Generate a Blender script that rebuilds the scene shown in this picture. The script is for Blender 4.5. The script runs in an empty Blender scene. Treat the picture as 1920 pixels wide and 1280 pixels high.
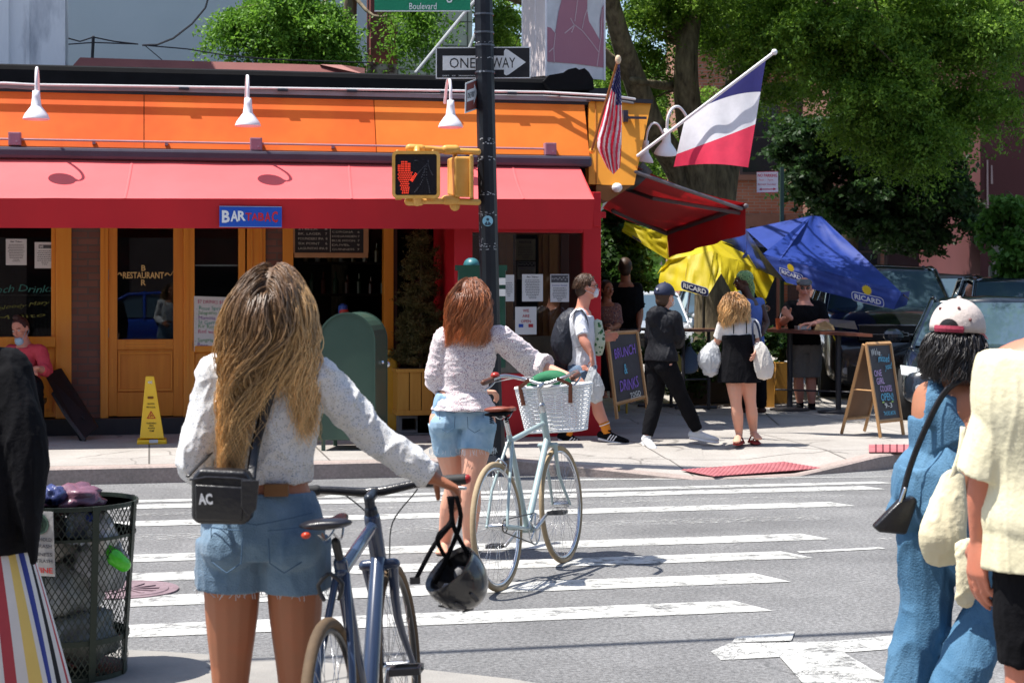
import bpy, bmesh, math, random
import numpy as np
from mathutils import Vector as V, Matrix, noise
random.seed(7); RS = np.random.RandomState(7)
C = bpy.context.scene.collection
sc = bpy.context.scene
R = math.radians
# ---------------- camera, world, sun, exposure ----------------
F, H, HZ, CX = 3200.0, 1.6, 540.0, 960.0
YAW = R(12)
RGT = V((math.cos(YAW), -math.sin(YAW), 0)); FWD = V((math.sin(YAW), math.cos(YAW), 0)); UP = V((0, 0, 1))
cd = bpy.data.cameras.new('camera'); cam = bpy.data.objects.new('camera', cd); C.objects.link(cam); sc.camera = cam
cam.location = (0, 0, H); cam.rotation_euler = (R(90), 0, -YAW)
cd.lens = 60; cd.sensor_width = 36; cd.shift_y = -100 / 1920; cd.clip_end = 600; cd.clip_start = .1
cd.dof.use_dof = True; cd.dof.focus_distance = 11.0; cd.dof.aperture_fstop = 8
SUN = V((-.385, .05, .92)).normalized()
el = math.asin(SUN.z); az = math.atan2(SUN.x, SUN.y)
w = bpy.data.worlds.new('World'); sc.world = w; w.use_nodes = True
nt = w.node_tree; bg = nt.nodes['Background']; sk = nt.nodes.new('ShaderNodeTexSky')
sk.sky_type = 'NISHITA'; sk.sun_disc = False; sk.sun_elevation = el; sk.sun_rotation = az; sk.dust_density = 1.2
nt.links.new(sk.outputs[0], bg.inputs[0]); bg.inputs[1].default_value = .125
sl = bpy.data.lights.new('sun', 'SUN'); so = bpy.data.objects.new('sun', sl); C.objects.link(so)
sl.energy = 5.0; sl.angle = R(.5); sl.color = (1, .955, .89)
so.rotation_euler = SUN.to_track_quat('Z', 'Y').to_euler(); so.location = (0, 0, 30)
sc.view_settings.view_transform = 'Standard'; sc.view_settings.look = 'None'; sc.view_settings.exposure = .80
sc.view_settings.gamma = 1
try:
    sc.cycles.max_bounces = 8; sc.cycles.transparent_max_bounces = 24; sc.cycles.caustics_reflective = False; sc.cycles.caustics_refractive = False
except Exception: pass

# ---------------- measuring helpers: where the things of the place stand ----------------
def D(px, py, d): return RGT * ((px - CX) / F * d) + FWD * d + V((0, 0, H - (py - HZ) / F * d))
def G(px, py, z=0.0): return D(px, py, (H - z) * F / (py - HZ))
def PY(px, py, Y):
    dr = RGT * ((px - CX) / F) + FWD
    return D(px, py, Y / dr.y)

# ---------------- mesh builder ----------------
class MB:
    def __init__(s, mat=None):
        s.v = []; s.f = []; s.m = []; s.mats = []; s.cur = 0; s.sm = []; s.smooth = False; s.col = None
        if mat is not None: s.use(mat)
    def use(s, mat):
        if mat not in s.mats: s.mats.append(mat)
        s.cur = s.mats.index(mat); return s
    def add(s, vs, fs):
        o = len(s.v); s.v.extend([tuple(p) for p in vs])
        for f in fs:
            s.f.append(tuple(i + o for i in f)); s.m.append(s.cur); s.sm.append(s.smooth)
        return s
    def box(s, c, sz, M=None):
        c = V(c); x, y, z = [k / 2 for k in sz]
        vs = [V((a * x, b * y, d * z)) for a in (-1, 1) for b in (-1, 1) for d in (-1, 1)]
        vs = [(M @ p if M else p) + c for p in vs]
        return s.add(vs, [(0, 1, 3, 2), (4, 6, 7, 5), (0, 4, 5, 1), (2, 3, 7, 6), (0, 2, 6, 4), (1, 5, 7, 3)])
    def bb(s, x0, x1, y0, y1, z0, z1):
        return s.box(((x0 + x1) / 2, (y0 + y1) / 2, (z0 + z1) / 2), (abs(x1 - x0), abs(y1 - y0), abs(z1 - z0)))
    def fb(s, x0, x1, y0, y1, Y, t):          # slab on the facade plane Y
        xm = (x0 + x1) / 2
        a = PY(x0, y0, Y).x; b = PY(x1, y0, Y).x
        return s.bb(a, b, Y, Y + t, PY(xm, y1, Y).z, PY(xm, y0, Y).z)
    def quad(s, a, b, c, d): return s.add([a, b, c, d], [(0, 1, 2, 3)])
    def prism(s, pts, off):                    # polygon extruded by a vector
        n = len(pts); off = V(off)
        vs = [V(p) for p in pts] + [V(p) + off for p in pts]
        fs = [tuple(range(n))[::-1], tuple(range(n, 2 * n))] + [(i, (i + 1) % n, (i + 1) % n + n, i + n) for i in range(n)]
        return s.add(vs, fs)
    def ring_loft(s, rings, cap=True, closed=False):
        n = len(rings[0]); vs = [p for r in rings for p in r]; fs = []
        k = len(rings)
        for i in range(k if closed else k - 1):
            j = (i + 1) % k
            for a in range(n):
                b = (a + 1) % n
                fs.append((i * n + a, i * n + b, j * n + b, j * n + a))
        if cap and not closed:
            fs.append(tuple(range(n))[::-1]); fs.append(tuple((k - 1) * n + a for a in range(n)))
        return s.add(vs, fs)
    def tube(s, pts, r, n=8, side=None, sub=0, round_=True, fold=None, closed=False):
        pts = [V(p) for p in pts]
        rr = [r] * len(pts) if not isinstance(r, (list,)) else r
        rr = [(q, q) if not isinstance(q, tuple) else q for q in rr]
        if sub:
            P2 = []; R2 = []
            k = len(pts)
            for i in range(k - 1 if not closed else k):
                g = (lambda j: j % k) if closed else (lambda j: min(max(j, 0), k - 1))
                p0, p1, p2, p3 = pts[g(i - 1)], pts[g(i)], pts[g(i + 1)], pts[g(i + 2)]
                q0, q1, q2, q3 = rr[g(i - 1)], rr[g(i)], rr[g(i + 1)], rr[g(i + 2)]
                for t_ in range(sub):
                    t = t_ / sub
                    c0 = -.5 * t ** 3 + t * t - .5 * t; c1 = 1.5 * t ** 3 - 2.5 * t * t + 1; c2 = -1.5 * t ** 3 + 2 * t * t + .5 * t; c3 = .5 * t ** 3 - .5 * t * t
                    P2.append(p0 * c0 + p1 * c1 + p2 * c2 + p3 * c3)
                    R2.append(tuple(max(1e-4, q0[m] * c0 + q1[m] * c1 + q2[m] * c2 + q3[m] * c3) for m in (0, 1)))
            if not closed: P2.append(pts[-1]); R2.append(rr[-1])
            pts, rr = P2, R2
        rings = []; k = len(pts)
        T = []
        for i in range(k):
            a = pts[(i - 1) % k] if closed else pts[max(i - 1, 0)]; b = pts[(i + 1) % k] if closed else pts[min(i + 1, k - 1)]
            t = (b - a); T.append(t.normalized() if t.length > 1e-9 else V((0, 0, 1)))
        if side is None:
            sd = V((1, 0, 0)) if abs(T[0].x) < .8 else V((0, 1, 0))
        else: sd = V(side)
        A = sd
        def ring(p, t, A, ra, rb, u=0):
            B = t.cross(A)
            out = []
            for j in range(n):
                th = 2 * math.pi * j / n; m = 1
                if fold: m = 1 + fold[1] * (u ** fold[2]) * math.sin(fold[0] * th + 1.7 * math.sin(th * 2))
                out.append(p + A * (ra * m * math.cos(th)) + B * (rb * m * math.sin(th)))
            return out
        base = None
        for i in range(k):
            t = T[i]
            src = sd if side is not None else A
            A = (src - t * src.dot(t))
            if A.length < 1e-6: A = t.orthogonal()
            A.normalize()
            ra, rb = rr[i]
            if i == 0 and round_ and not closed:
                for h in (.97, .75, .4):
                    q = math.sqrt(1 - h * h); rings.append(ring(pts[0] - t * h * min(ra, rb), t, A, ra * q, rb * q))
            rings.append(ring(pts[i], t, A, ra, rb, i / max(1, k - 1)))
            if i == k - 1 and round_ and not closed:
                for h in (.4, .75, .97):
                    q = math.sqrt(1 - h * h); rings.append(ring(pts[i] + t * h * min(ra, rb), t, A, ra * q, rb * q, 1))
        return s.ring_loft(rings, closed=closed)
    def ell(s, c, rx, ry=None, rz=None, n=14, M=None):
        ry = ry or rx; rz = rz or rx; rings = []
        m = max(6, n // 2 + 1)
        for i in range(1, m):
            ph = math.pi * i / m; z = -math.cos(ph); q = math.sin(ph)
            ring = [V((rx * q * math.cos(2 * math.pi * j / n), ry * q * math.sin(2 * math.pi * j / n), rz * z)) for j in range(n)]
            rings.append([(M @ p if M else p) + V(c) for p in ring])
        return s.ring_loft(rings)
    def lathe(s, prof, c=(0, 0, 0), n=20, M=None, cap=True):   # prof: list of (radius, z)
        rings = [[(M @ V((r * math.cos(2 * math.pi * j / n), r * math.sin(2 * math.pi * j / n), z)) if M else V((r * math.cos(2 * math.pi * j / n), r * math.sin(2 * math.pi * j / n), z))) + V(c) for j in range(n)] for r, z in prof]
        return s.ring_loft(rings, cap=cap)
    def text(s, txt, O, xd, ud, size=None, w=None, h=None, off=0.0, jit=0, align='C', ex=.0006, shear=0):
        O = V(O); xd = V(xd).normalized(); ud = V(ud).normalized(); nn = xd.cross(ud)
        vs, fs, bw = _txt(txt, off, shear)
        if not vs: return s
        xs = [v[0] for v in vs]; ys = [v[1] for v in vs]
        W = max(xs) - min(xs); Hh = max(ys) - min(ys)
        sx = sy = size or 1
        if w: sx = w / W; sy = sx
        if h:
            sy = h / Hh
            if not w: sx = sy
        x0 = min(xs) + (W / 2 if align == 'C' else (0 if align == 'L' else W)); y0 = (min(ys) + max(ys)) / 2
        out = []
        for x, y, z in vs:
            X = (x - x0) * sx; Y = (y - y0) * sy
            if jit: Y += jit * sy * math.sin(x * 2.3 + len(txt)) ; X += jit * .5 * sx * math.sin(y * 7)
            out.append(O + xd * X + ud * Y + nn * ex)
        return s.add(out, fs)
    def build(s, name, parent=None, world=True, smooth=None, merge=False, flip=False):
        me = bpy.data.meshes.new(name)
        vs = s.v
        if parent is not None and world:
            Mi = wm(parent).inverted(); vs = [tuple(Mi @ V(p)) for p in vs]
        me.from_pydata(vs, [], s.f)
        for m in s.mats: me.materials.append(m)
        if len(s.mats) > 1: me.polygons.foreach_set('material_index', s.m)
        me.polygons.foreach_set('use_smooth', [bool(smooth)] * len(s.f) if smooth is not None else s.sm)
        me.update()
        if any(s.sm) and len(s.f) < 80000:
            bm = bmesh.new(); bm.from_mesh(me); bmesh.ops.remove_doubles(bm, verts=bm.verts, dist=2e-5); bm.to_mesh(me); bm.free()
        o = bpy.data.objects.new(name, me); C.objects.link(o)
        if parent is not None: o.parent = parent
        return o
_tc = {}
def _txt(t, off, shear=0):
    k = (t, off, shear)
    if k not in _tc:
        cu = bpy.data.curves.new('t', 'FONT'); cu.body = t; cu.offset = off; cu.resolution_u = 2; cu.shear = shear
        o = bpy.data.objects.new('t', cu); C.objects.link(o)
        dg = bpy.context.evaluated_depsgraph_get(); me = bpy.data.meshes.new_from_object(o.evaluated_get(dg))
        _tc[k] = ([tuple(v.co) for v in me.vertices], [tuple(p.vertices) for p in me.polygons], 0)
        bpy.data.objects.remove(o); bpy.data.curves.remove(cu); bpy.data.meshes.remove(me)
    return _tc[k]
def wm(o):
    M = o.matrix_basis.copy()
    while o.parent: o = o.parent; M = o.matrix_basis @ M
    return M
def tag(o, label=None, cat=None, group=None, kind=None):
    if label: o['label'] = label
    if cat: o['category'] = cat
    if group: o['group'] = group
    if kind: o['kind'] = kind
    return o
def thing(name, label, cat, loc=(0, 0, 0), rot=(0, 0, 0), group=None):
    o = bpy.data.objects.new(name, None); C.objects.link(o); o.empty_display_size = .2
    o.location = loc; o.rotation_euler = rot
    return tag(o, label, cat, group)
def struct(mb, name, **k): return tag(mb.build(name, **k), kind='structure')
def kids(o): return [c for c in C.objects if c.parent == o]
def copy_tree(o, loc=None, label=None, parent=None):
    c = o.copy(); C.objects.link(c); c.parent = parent
    if loc is not None: c.location = loc
    if label: c['label'] = label
    for k in kids(o): copy_tree(k, None, None, c)
    return c
def mod(o, kind, **k):
    m = o.modifiers.new(kind.lower(), kind)
    for a, b in k.items(): setattr(m, a, b)
    return m
def bevel(o, w=.006, seg=2):
    mod(o, 'BEVEL', width=w, segments=seg, limit_method='ANGLE', angle_limit=R(35)); return o

# ---------------- materials ----------------
_mc = {}
def nd(nt, t, **k):
    n = nt.nodes.new(t)
    for a, b in k.items():
        if a in n.inputs: n.inputs[a].default_value = b
        else: setattr(n, a, b)
    return n
def M(name, rgb, rough=.65, metal=0, var=.12, scale=6, bump=.15, bscale=60, coat=0, rgb2=None, stretch=(1, 1, 1), spec=.4, sheen=0, thr=None, trans=0, emit=0):
    if name in _mc: return _mc[name]
    m = bpy.data.materials.new(name); m.use_nodes = True; nt = m.node_tree; P = nt.nodes['Principled BSDF']; L = nt.links.new
    _mc[name] = m
    tc = nd(nt, 'ShaderNodeTexCoord'); mp = nd(nt, 'ShaderNodeMapping'); mp.inputs['Scale'].default_value = stretch
    L(tc.outputs['Object'], mp.inputs[0])
    n1 = nd(nt, 'ShaderNodeTexNoise', Scale=scale, Detail=6.0, Roughness=.6); L(mp.outputs[0], n1.inputs[0])
    mr = nd(nt, 'ShaderNodeMapRange'); L(n1.outputs[0], mr.inputs[0])
    if thr: mr.inputs[1].default_value, mr.inputs[2].default_value = thr
    else: mr.inputs[1].default_value, mr.inputs[2].default_value = .3, .7
    mx = nd(nt, 'ShaderNodeMix', data_type='RGBA')
    c1 = [max(0, c * (1 - var)) for c in rgb]; c2 = [min(1, c * (1 + var)) for c in rgb] if rgb2 is None else rgb2
    if rgb2 is not None: c1 = rgb
    mx.inputs[6].default_value = (*c1, 1); mx.inputs[7].default_value = (*c2, 1)
    L(mr.outputs[0], mx.inputs[0]); L(mx.outputs[2], P.inputs['Base Color'])
    P.inputs['Roughness'].default_value = rough; P.inputs['Metallic'].default_value = metal
    P.inputs['Specular IOR Level'].default_value = spec
    P.inputs['Coat Weight'].default_value = coat; P.inputs['Coat Roughness'].default_value = .05
    if sheen: P.inputs['Sheen Weight'].default_value = sheen
    if bump:
        n2 = nd(nt, 'ShaderNodeTexNoise', Scale=bscale, Detail=4.0); L(mp.outputs[0], n2.inputs[0])
        b = nd(nt, 'ShaderNodeBump', Strength=bump, Distance=.01); L(n2.outputs[0], b.inputs['Height']); L(b.outputs[0], P.inputs['Normal'])
    if emit:
        P.inputs['Emission Color'].default_value = (*rgb, 1); P.inputs['Emission Strength'].default_value = emit
    if trans:
        tr = nd(nt, 'ShaderNodeBsdfTranslucent'); L(mx.outputs[2], tr.inputs[0]); ms = nd(nt, 'ShaderNodeMixShader'); ms.inputs[0].default_value = trans
        L(P.outputs[0], ms.inputs[1]); L(tr.outputs[0], ms.inputs[2]); L(ms.outputs[0], nt.nodes['Material Output'].inputs[0])
    return m
def glassM(name='pane_glass', tint=(.75, .8, .8), refl=.05, rough=0.0, clear=None):
    if name in _mc: return _mc[name]
    m = bpy.data.materials.new(name); m.use_nodes = True; nt = m.node_tree; L = nt.links.new
    nt.nodes.remove(nt.nodes['Principled BSDF'])
    t = nd(nt, 'ShaderNodeBsdfTransparent'); t.inputs[0].default_value = (*tint, 1)
    g = nd(nt, 'ShaderNodeBsdfGlossy', Roughness=rough); g.inputs[0].default_value = (.95, .97, 1, 1)
    fr = nd(nt, 'ShaderNodeFresnel', IOR=1.5); ad = nd(nt, 'ShaderNodeMath', operation='ADD'); ad.inputs[1].default_value = refl
    L(fr.outputs[0], ad.inputs[0]); ms = nd(nt, 'ShaderNodeMixShader'); L(ad.outputs[0], ms.inputs[0]); L(t.outputs[0], ms.inputs[1]); L(g.outputs[0], ms.inputs[2])
    L(ms.outputs[0], nt.nodes['Material Output'].inputs[0]); _mc[name] = m; return m
def brickM(name, c1, c2, mortar, bw=.21, bh=.068, ms=.010, xz=True):
    if name in _mc: return _mc[name]
    m = M(name, c1, .85); nt = m.node_tree; L = nt.links.new; P = nt.nodes['Principled BSDF']
    tc = nd(nt, 'ShaderNodeTexCoord'); sp = nd(nt, 'ShaderNodeSeparateXYZ'); L(tc.outputs['Object'], sp.inputs[0])
    ad = nd(nt, 'ShaderNodeMath', operation='ADD'); L(sp.outputs[0], ad.inputs[0]); L(sp.outputs[1], ad.inputs[1])
    cb = nd(nt, 'ShaderNodeCombineXYZ'); L(ad.outputs[0], cb.inputs[0]); L(sp.outputs[2], cb.inputs[1])
    br = nd(nt, 'ShaderNodeTexBrick', Scale=1.0); br.inputs['Brick Width'].default_value = bw; br.inputs['Row Height'].default_value = bh; br.inputs['Mortar Size'].default_value = ms
    br.inputs['Color1'].default_value = (*c1, 1); br.inputs['Color2'].default_value = (*c2, 1); br.inputs['Mortar'].default_value = (*mortar, 1)
    L(cb.outputs[0], br.inputs[0])
    n = nd(nt, 'ShaderNodeTexNoise', Scale=3.0, Detail=5.0); L(tc.outputs['Object'], n.inputs[0])
    mx = nd(nt, 'ShaderNodeMix', data_type='RGBA', blend_type='MULTIPLY'); mx.inputs[0].default_value = .6
    L(br.outputs[0], mx.inputs[6]); L(n.outputs[0], mx.inputs[7]); 
    g = nd(nt, 'ShaderNodeGamma'); g.inputs[1].default_value = .8; L(mx.outputs[2], g.inputs[0]); L(g.outputs[0], P.inputs['Base Color'])
    b = nd(nt, 'ShaderNodeBump', Strength=.5, Distance=.01); iv = nd(nt, 'ShaderNodeMath', operation='SUBTRACT'); iv.inputs[0].default_value = 1; L(br.outputs[1], iv.inputs[1]); L(iv.outputs[0], b.inputs['Height']); L(b.outputs[0], P.inputs['Normal'])
    return m
def attrM(name, rough=.6, spec=.3, trans=0, attr='col', bump=0):
    if name in _mc: return _mc[name]
    m = bpy.data.materials.new(name); m.use_nodes = True; nt = m.node_tree; P = nt.nodes['Principled BSDF']; L = nt.links.new
    a = nd(nt, 'ShaderNodeAttribute', attribute_name=attr); L(a.outputs['Color'], P.inputs['Base Color']); P.inputs['Roughness'].default_value = rough
    P.inputs['Specular IOR Level'].default_value = spec
    if trans:
        tr = nd(nt, 'ShaderNodeBsdfTranslucent'); L(a.outputs['Color'], tr.inputs[0]); ms = nd(nt, 'ShaderNodeMixShader'); ms.inputs[0].default_value = trans
        L(P.outputs[0], ms.inputs[1]); L(tr.outputs[0], ms.inputs[2]); L(ms.outputs[0], nt.nodes['Material Output'].inputs[0])
    _mc[name] = m; return m
def npmesh(name, verts, quads, mat, col=None, parent=None, smooth=False):
    """verts (N,3) world coords, quads (Q,k)"""
    if parent is not None:
        Mi = np.array(wm(parent).inverted()); verts = verts @ Mi[:3, :3].T + Mi[:3, 3]
    me = bpy.data.meshes.new(name); nv, nq, k = len(verts), len(quads), quads.shape[1]
    me.vertices.add(nv); me.vertices.foreach_set('co', verts.astype('f').ravel())
    me.loops.add(nq * k); me.loops.foreach_set('vertex_index', quads.astype('i').ravel())
    me.polygons.add(nq); me.polygons.foreach_set('loop_start', np.arange(0, nq * k, k, dtype='i'))
    me.polygons.foreach_set('use_smooth', np.full(nq, smooth))
    me.update(calc_edges=True); me.materials.append(mat)
    if col is not None:
        at = me.color_attributes.new('col', 'FLOAT_COLOR', 'POINT'); c4 = np.ones((nv, 4), 'f'); c4[:, :3] = col; at.data.foreach_set('color', c4.ravel())
    o = bpy.data.objects.new(name, me); C.objects.link(o)
    if parent is not None: o.parent = parent
    return o
def lin(r, g, b):
    f = lambda c: ((c / 255 + .055) / 1.055) ** 2.4 if c > 10 else c / 255 / 12.92
    return (f(r), f(g), f(b))
XD = V((1, 0, 0))
# ================= ground =================
asphalt = M('asphalt', (.158, .157, .158), .9, rgb2=(.225, .224, .222), scale=1.2, bump=.6, bscale=120)
def speckle(m, scale, dark, light, amt):
    nt = m.node_tree; L = nt.links.new; P = nt.nodes['Principled BSDF']; src = P.inputs['Base Color'].links[0].from_socket
    tc = nd(nt, 'ShaderNodeTexCoord'); n = nd(nt, 'ShaderNodeTexNoise', Scale=scale, Detail=2.0, Roughness=.7); L(tc.outputs['Object'], n.inputs[0])
    r = nd(nt, 'ShaderNodeValToRGB'); r.color_ramp.elements[0].position = .35; r.color_ramp.elements[1].position = .65
    r.color_ramp.elements[0].color = (*dark, 1); r.color_ramp.elements[1].color = (*light, 1); L(n.outputs[0], r.inputs[0])
    mx = nd(nt, 'ShaderNodeMix', data_type='RGBA', blend_type='MULTIPLY'); mx.inputs[0].default_value = amt
    L(src, mx.inputs[6]); L(r.outputs[0], mx.inputs[7]); L(mx.outputs[2], P.inputs['Base Color'])
def cracks(m, scale, width, col, amt, nscale=2.0, thr=(.5, .56)):
    nt = m.node_tree; L = nt.links.new; P = nt.nodes['Principled BSDF']; src = P.inputs['Base Color'].links[0].from_socket
    tc = nd(nt, 'ShaderNodeTexCoord'); nn = nd(nt, 'ShaderNodeTexNoise', Scale=nscale * 2, Detail=4.0); L(tc.outputs['Object'], nn.inputs[0])
    mxv = nd(nt, 'ShaderNodeMix', data_type='RGBA'); mxv.inputs[0].default_value = .12; L(tc.outputs['Object'], mxv.inputs[6]); L(nn.outputs['Color'], mxv.inputs[7])
    vo = nd(nt, 'ShaderNodeTexVoronoi', feature='DISTANCE_TO_EDGE', Scale=scale); L(mxv.outputs[2], vo.inputs[0])
    lt = nd(nt, 'ShaderNodeMapRange'); lt.inputs[1].default_value = width; lt.inputs[2].default_value = width * .3; L(vo.outputs[0], lt.inputs[0])
    n2 = nd(nt, 'ShaderNodeTexNoise', Scale=nscale * .35, Detail=2.0); L(tc.outputs['Object'], n2.inputs[0])
    m2 = nd(nt, 'ShaderNodeMapRange'); m2.inputs[1].default_value, m2.inputs[2].default_value = thr; L(n2.outputs[0], m2.inputs[0])
    mu = nd(nt, 'ShaderNodeMath', operation='MULTIPLY'); L(lt.outputs[0], mu.inputs[0]); L(m2.outputs[0], mu.inputs[1])
    mu2 = nd(nt, 'ShaderNodeMath', operation='MULTIPLY'); L(mu.outputs[0], mu2.inputs[0]); mu2.inputs[1].default_value = amt
    mx = nd(nt, 'ShaderNodeMix', data_type='RGBA'); L(mu2.outputs[0], mx.inputs[0]); L(src, mx.inputs[6]); mx.inputs[7].default_value = (*col, 1); L(mx.outputs[2], P.inputs['Base Color'])
speckle(asphalt, 45, (.45, .45, .45), (1.25, 1.25, 1.25), .75)
speckle(asphalt, 150, (.5, .5, .5), (1.3, 1.3, 1.3), .6)
speckle(asphalt, .45, (.78, .78, .78), (1.12, 1.12, 1.12), .8)
speckle(asphalt, 3.0, (.86, .86, .86), (1.05, 1.05, 1.05), .7)
cracks(asphalt, .9, .008, (.07, .07, .07), .5, 3.0, (.52, .6))
conc = M('sidewalk_concrete', (.29, .268, .243), .9, rgb2=(.39, .365, .335), scale=1.6, bump=.35, bscale=90)
speckle(conc, 60, (.75, .75, .75), (1.1, 1.1, 1.1), .6)
def joints(m, sx, sy, w, col):
    nt = m.node_tree; L = nt.links.new; P = nt.nodes['Principled BSDF']; src = P.inputs['Base Color'].links[0].from_socket
    tc = nd(nt, 'ShaderNodeTexCoord'); br = nd(nt, 'ShaderNodeTexBrick', Scale=1.0, offset=0.0); br.inputs['Brick Width'].default_value = sx; br.inputs['Row Height'].default_value = sy
    br.inputs['Mortar Size'].default_value = w; L(tc.outputs['Object'], br.inputs[0])
    mx = nd(nt, 'ShaderNodeMix', data_type='RGBA'); L(br.outputs[1], mx.inputs[0]); L(src, mx.inputs[6]); mx.inputs[7].default_value = (*col, 1); L(mx.outputs[2], P.inputs['Base Color'])
cracks(conc, .8, .01, (.12, .11, .1), .7)
joints(conc, 1.5, 1.45, .009, (.10, .09, .08))
b = MB(asphalt); b.quad((-60, -40, 0), (60, -40, 0), (60, 160, 0), (-60, 160, 0)); struct(b, 'road')
# far sidewalk: kerb line straight along the facade, then round the corner and up the side street
KY = 14.32
kl = [(-40, KY), (-20, KY)] + [(x, KY) for x in np.arange(-6, 3.4, 1.5)]
kpx = [(1300, 899), (1400, 897), (1500, 892), (1580, 886), (1650, 881), (1712, 872), (1762, 856), (1790, 828)]
for p in kpx: q = G(*p); kl.append((q.x, q.y))
qq = V((kl[-1][0], kl[-1][1], 0)); dirS = (FWD + RGT * .075).normalized()
for dd in (1.5, 4, 10, 30, 80): q = qq + dirS * dd; kl.append((q.x, q.y))
def kh(x, y):
    q = V((x, y, 0)); lat = q.dot(RGT); dep = q.dot(FWD)
    px = CX + lat / dep * F
    if dep > 18 or px < 1180: return .14
    if px < 1290: return .14 - .125 * (px - 1180) / 110
    if px < 1540: return .015
    if px < 1620: return .015 + .115 * (px - 1540) / 80
    return .13
kern = M('kerb_stone', (.30, .25, .22), .8, rgb2=(.38, .30, .27), scale=3, bump=.3)
speckle(kern, 40, (.7, .7, .7), (1.1, 1.1, 1.1), .6)
def inner(i, off):
    a = V((*kl[max(i - 1, 0)], 0)); c = V((*kl[min(i + 1, len(kl) - 1)], 0)); t = (c - a).normalized(); nn = V((-t.y, t.x, 0))
    return V((*kl[i], 0)) + nn * off
k = MB(kern); s = MB(conc)
n = len(kl)
for i in range(n - 1):
    z0, z1 = kh(*kl[i]), kh(*kl[i + 1])
    a, b_ = V((*kl[i], 0)), V((*kl[i + 1], 0)); a1, b1 = inner(i, .16), inner(i + 1, .16)
    up = lambda p, z: V((p.x, p.y, z))
    k.quad(up(a, -.05), up(b_, -.05), up(b_, z1 - .015), up(a, z0 - .015))
    k.quad(up(a, z0 - .015), up(b_, z1 - .015), up(inner(i + 1, .02), z1), up(inner(i, .02), z0))
    k.quad(up(inner(i, .02), z0), up(inner(i + 1, .02), z1), up(b1, z1), up(a1, z0))
    s.quad(up(a1, z0), up(b1, z1), up(inner(i + 1, .9), .14 if z1 > .1 else z1 + .06), up(inner(i, .9), .14 if z0 > .1 else z0 + .06))
    s.quad(up(inner(i, .9), .14 if z0 > .1 else z0 + .06), up(inner(i + 1, .9), .14 if z1 > .1 else z1 + .06), up(inner(i + 1, 1.8), .14), up(inner(i, 1.8), .14))
struct(k, 'kerb')
# the rest of the pavement as one fan up to the building
last = [inner(i, 1.8) for i in range(n)]
pivot = V((1.5, 60, .14))
for i in range(n - 1):
    a, b_ = last[i], last[i + 1]
    zf_ = .14 - .0006 * (i % 20)
    if i < n - 6:
        s.add([(a.x, a.y, .14), (b_.x, b_.y, .14), (b_.x, max(b_.y, 19), .139), (a.x, max(19, a.y), .139)], [(0, 1, 2, 3)])
    else:
        s.add([(a.x, a.y, zf_), (b_.x, b_.y, zf_), (1.2, b_.y, zf_), (1.2, a.y, zf_)], [(0, 1, 2, 3)])
struct(s, 'pavement')
# near pavement ramp at the bottom of the picture
nz = G(300, 1236).y
b = MB(M('ramp_concrete', (.21, .20, .185), .9, rgb2=(.29, .275, .25), scale=2.5, bump=.4, bscale=80))
cracks(_mc['ramp_concrete'], 1.1, .02, (.09, .09, .09), .9, 2.0, (.4, .46))
z5 = V((0, 0, .005)); b.add([(-12, -6, .005), (3.2, -6, .005), G(1290, 1330) + z5, G(960, 1274) + z5, G(793, 1256) + z5, G(300, 1222) + z5, G(60, 1212) + z5, (-12, G(60, 1212).y - .3, .005)], [tuple(range(8))]); struct(b, 'near_pavement')
paint = M('road_paint', (.74, .74, .72), .75, rgb2=(.60, .60, .58), scale=5, bump=.3, bscale=120)
def wornpaint(name, thr, sc_=14, crack=False):
    m = M(name, (.53, .53, .505), .75, rgb2=(.42, .42, .40), scale=5, bump=.3, bscale=120); nt = m.node_tree; L = nt.links.new; P = nt.nodes['Principled BSDF']
    tc = nd(nt, 'ShaderNodeTexCoord'); n1 = nd(nt, 'ShaderNodeTexNoise', Scale=sc_, Detail=8.0, Roughness=.75); L(tc.outputs['Object'], n1.inputs[0])
    mr = nd(nt, 'ShaderNodeMapRange'); mr.inputs[1].default_value, mr.inputs[2].default_value = thr; L(n1.outputs[0], mr.inputs[0])
    out = mr.outputs[0]
    if crack:
        vo = nd(nt, 'ShaderNodeTexVoronoi', feature='DISTANCE_TO_EDGE', Scale=5.5); mv = nd(nt, 'ShaderNodeMix', data_type='RGBA'); mv.inputs[0].default_value = .35
        L(tc.outputs['Object'], mv.inputs[6]); L(n1.outputs['Color'], mv.inputs[7]); L(mv.outputs[2], vo.inputs[0])
        m3 = nd(nt, 'ShaderNodeMapRange'); m3.inputs[1].default_value = .012; m3.inputs[2].default_value = .03; L(vo.outputs[0], m3.inputs[0])
        mu = nd(nt, 'ShaderNodeMath', operation='MULTIPLY'); L(out, mu.inputs[0]); L(m3.outputs[0], mu.inputs[1]); out = mu.outputs[0]
    L(out, P.inputs['Alpha']); return m
pA = wornpaint('stripe_paint', (.34, .52), 7); pB = wornpaint('faded_paint', (.50, .72), 20); pC = wornpaint('cracked_paint', (.36, .50), 7, True)
leftX = G(235, 1182).x
st = [(1412, 1136, .30, pA), (1448, 1083, .30, pA), (1495, 1040, .28, pA), (1530, 1006, .28, pA), (1543, 970, .26, pB), (1580, 945, .26, pA), (1602, 929, .14, pB), (1640, 914.5, .24, pA), (1660, 904.5, .15, pA)]
for i, (rx, ry, wd, m) in enumerate(st):
    q = G(rx, ry); lx = leftX if i < 4 else -9
    xr = q.x
    o_ = tag(MB(m).quad((lx, q.y - wd / 2, .004), (xr + .05, q.y - wd / 2, .004), (xr - .05, q.y + wd / 2, .004), (lx - .05, q.y + wd / 2, .004)).build('crossing_stripe'), kind='structure')
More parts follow.
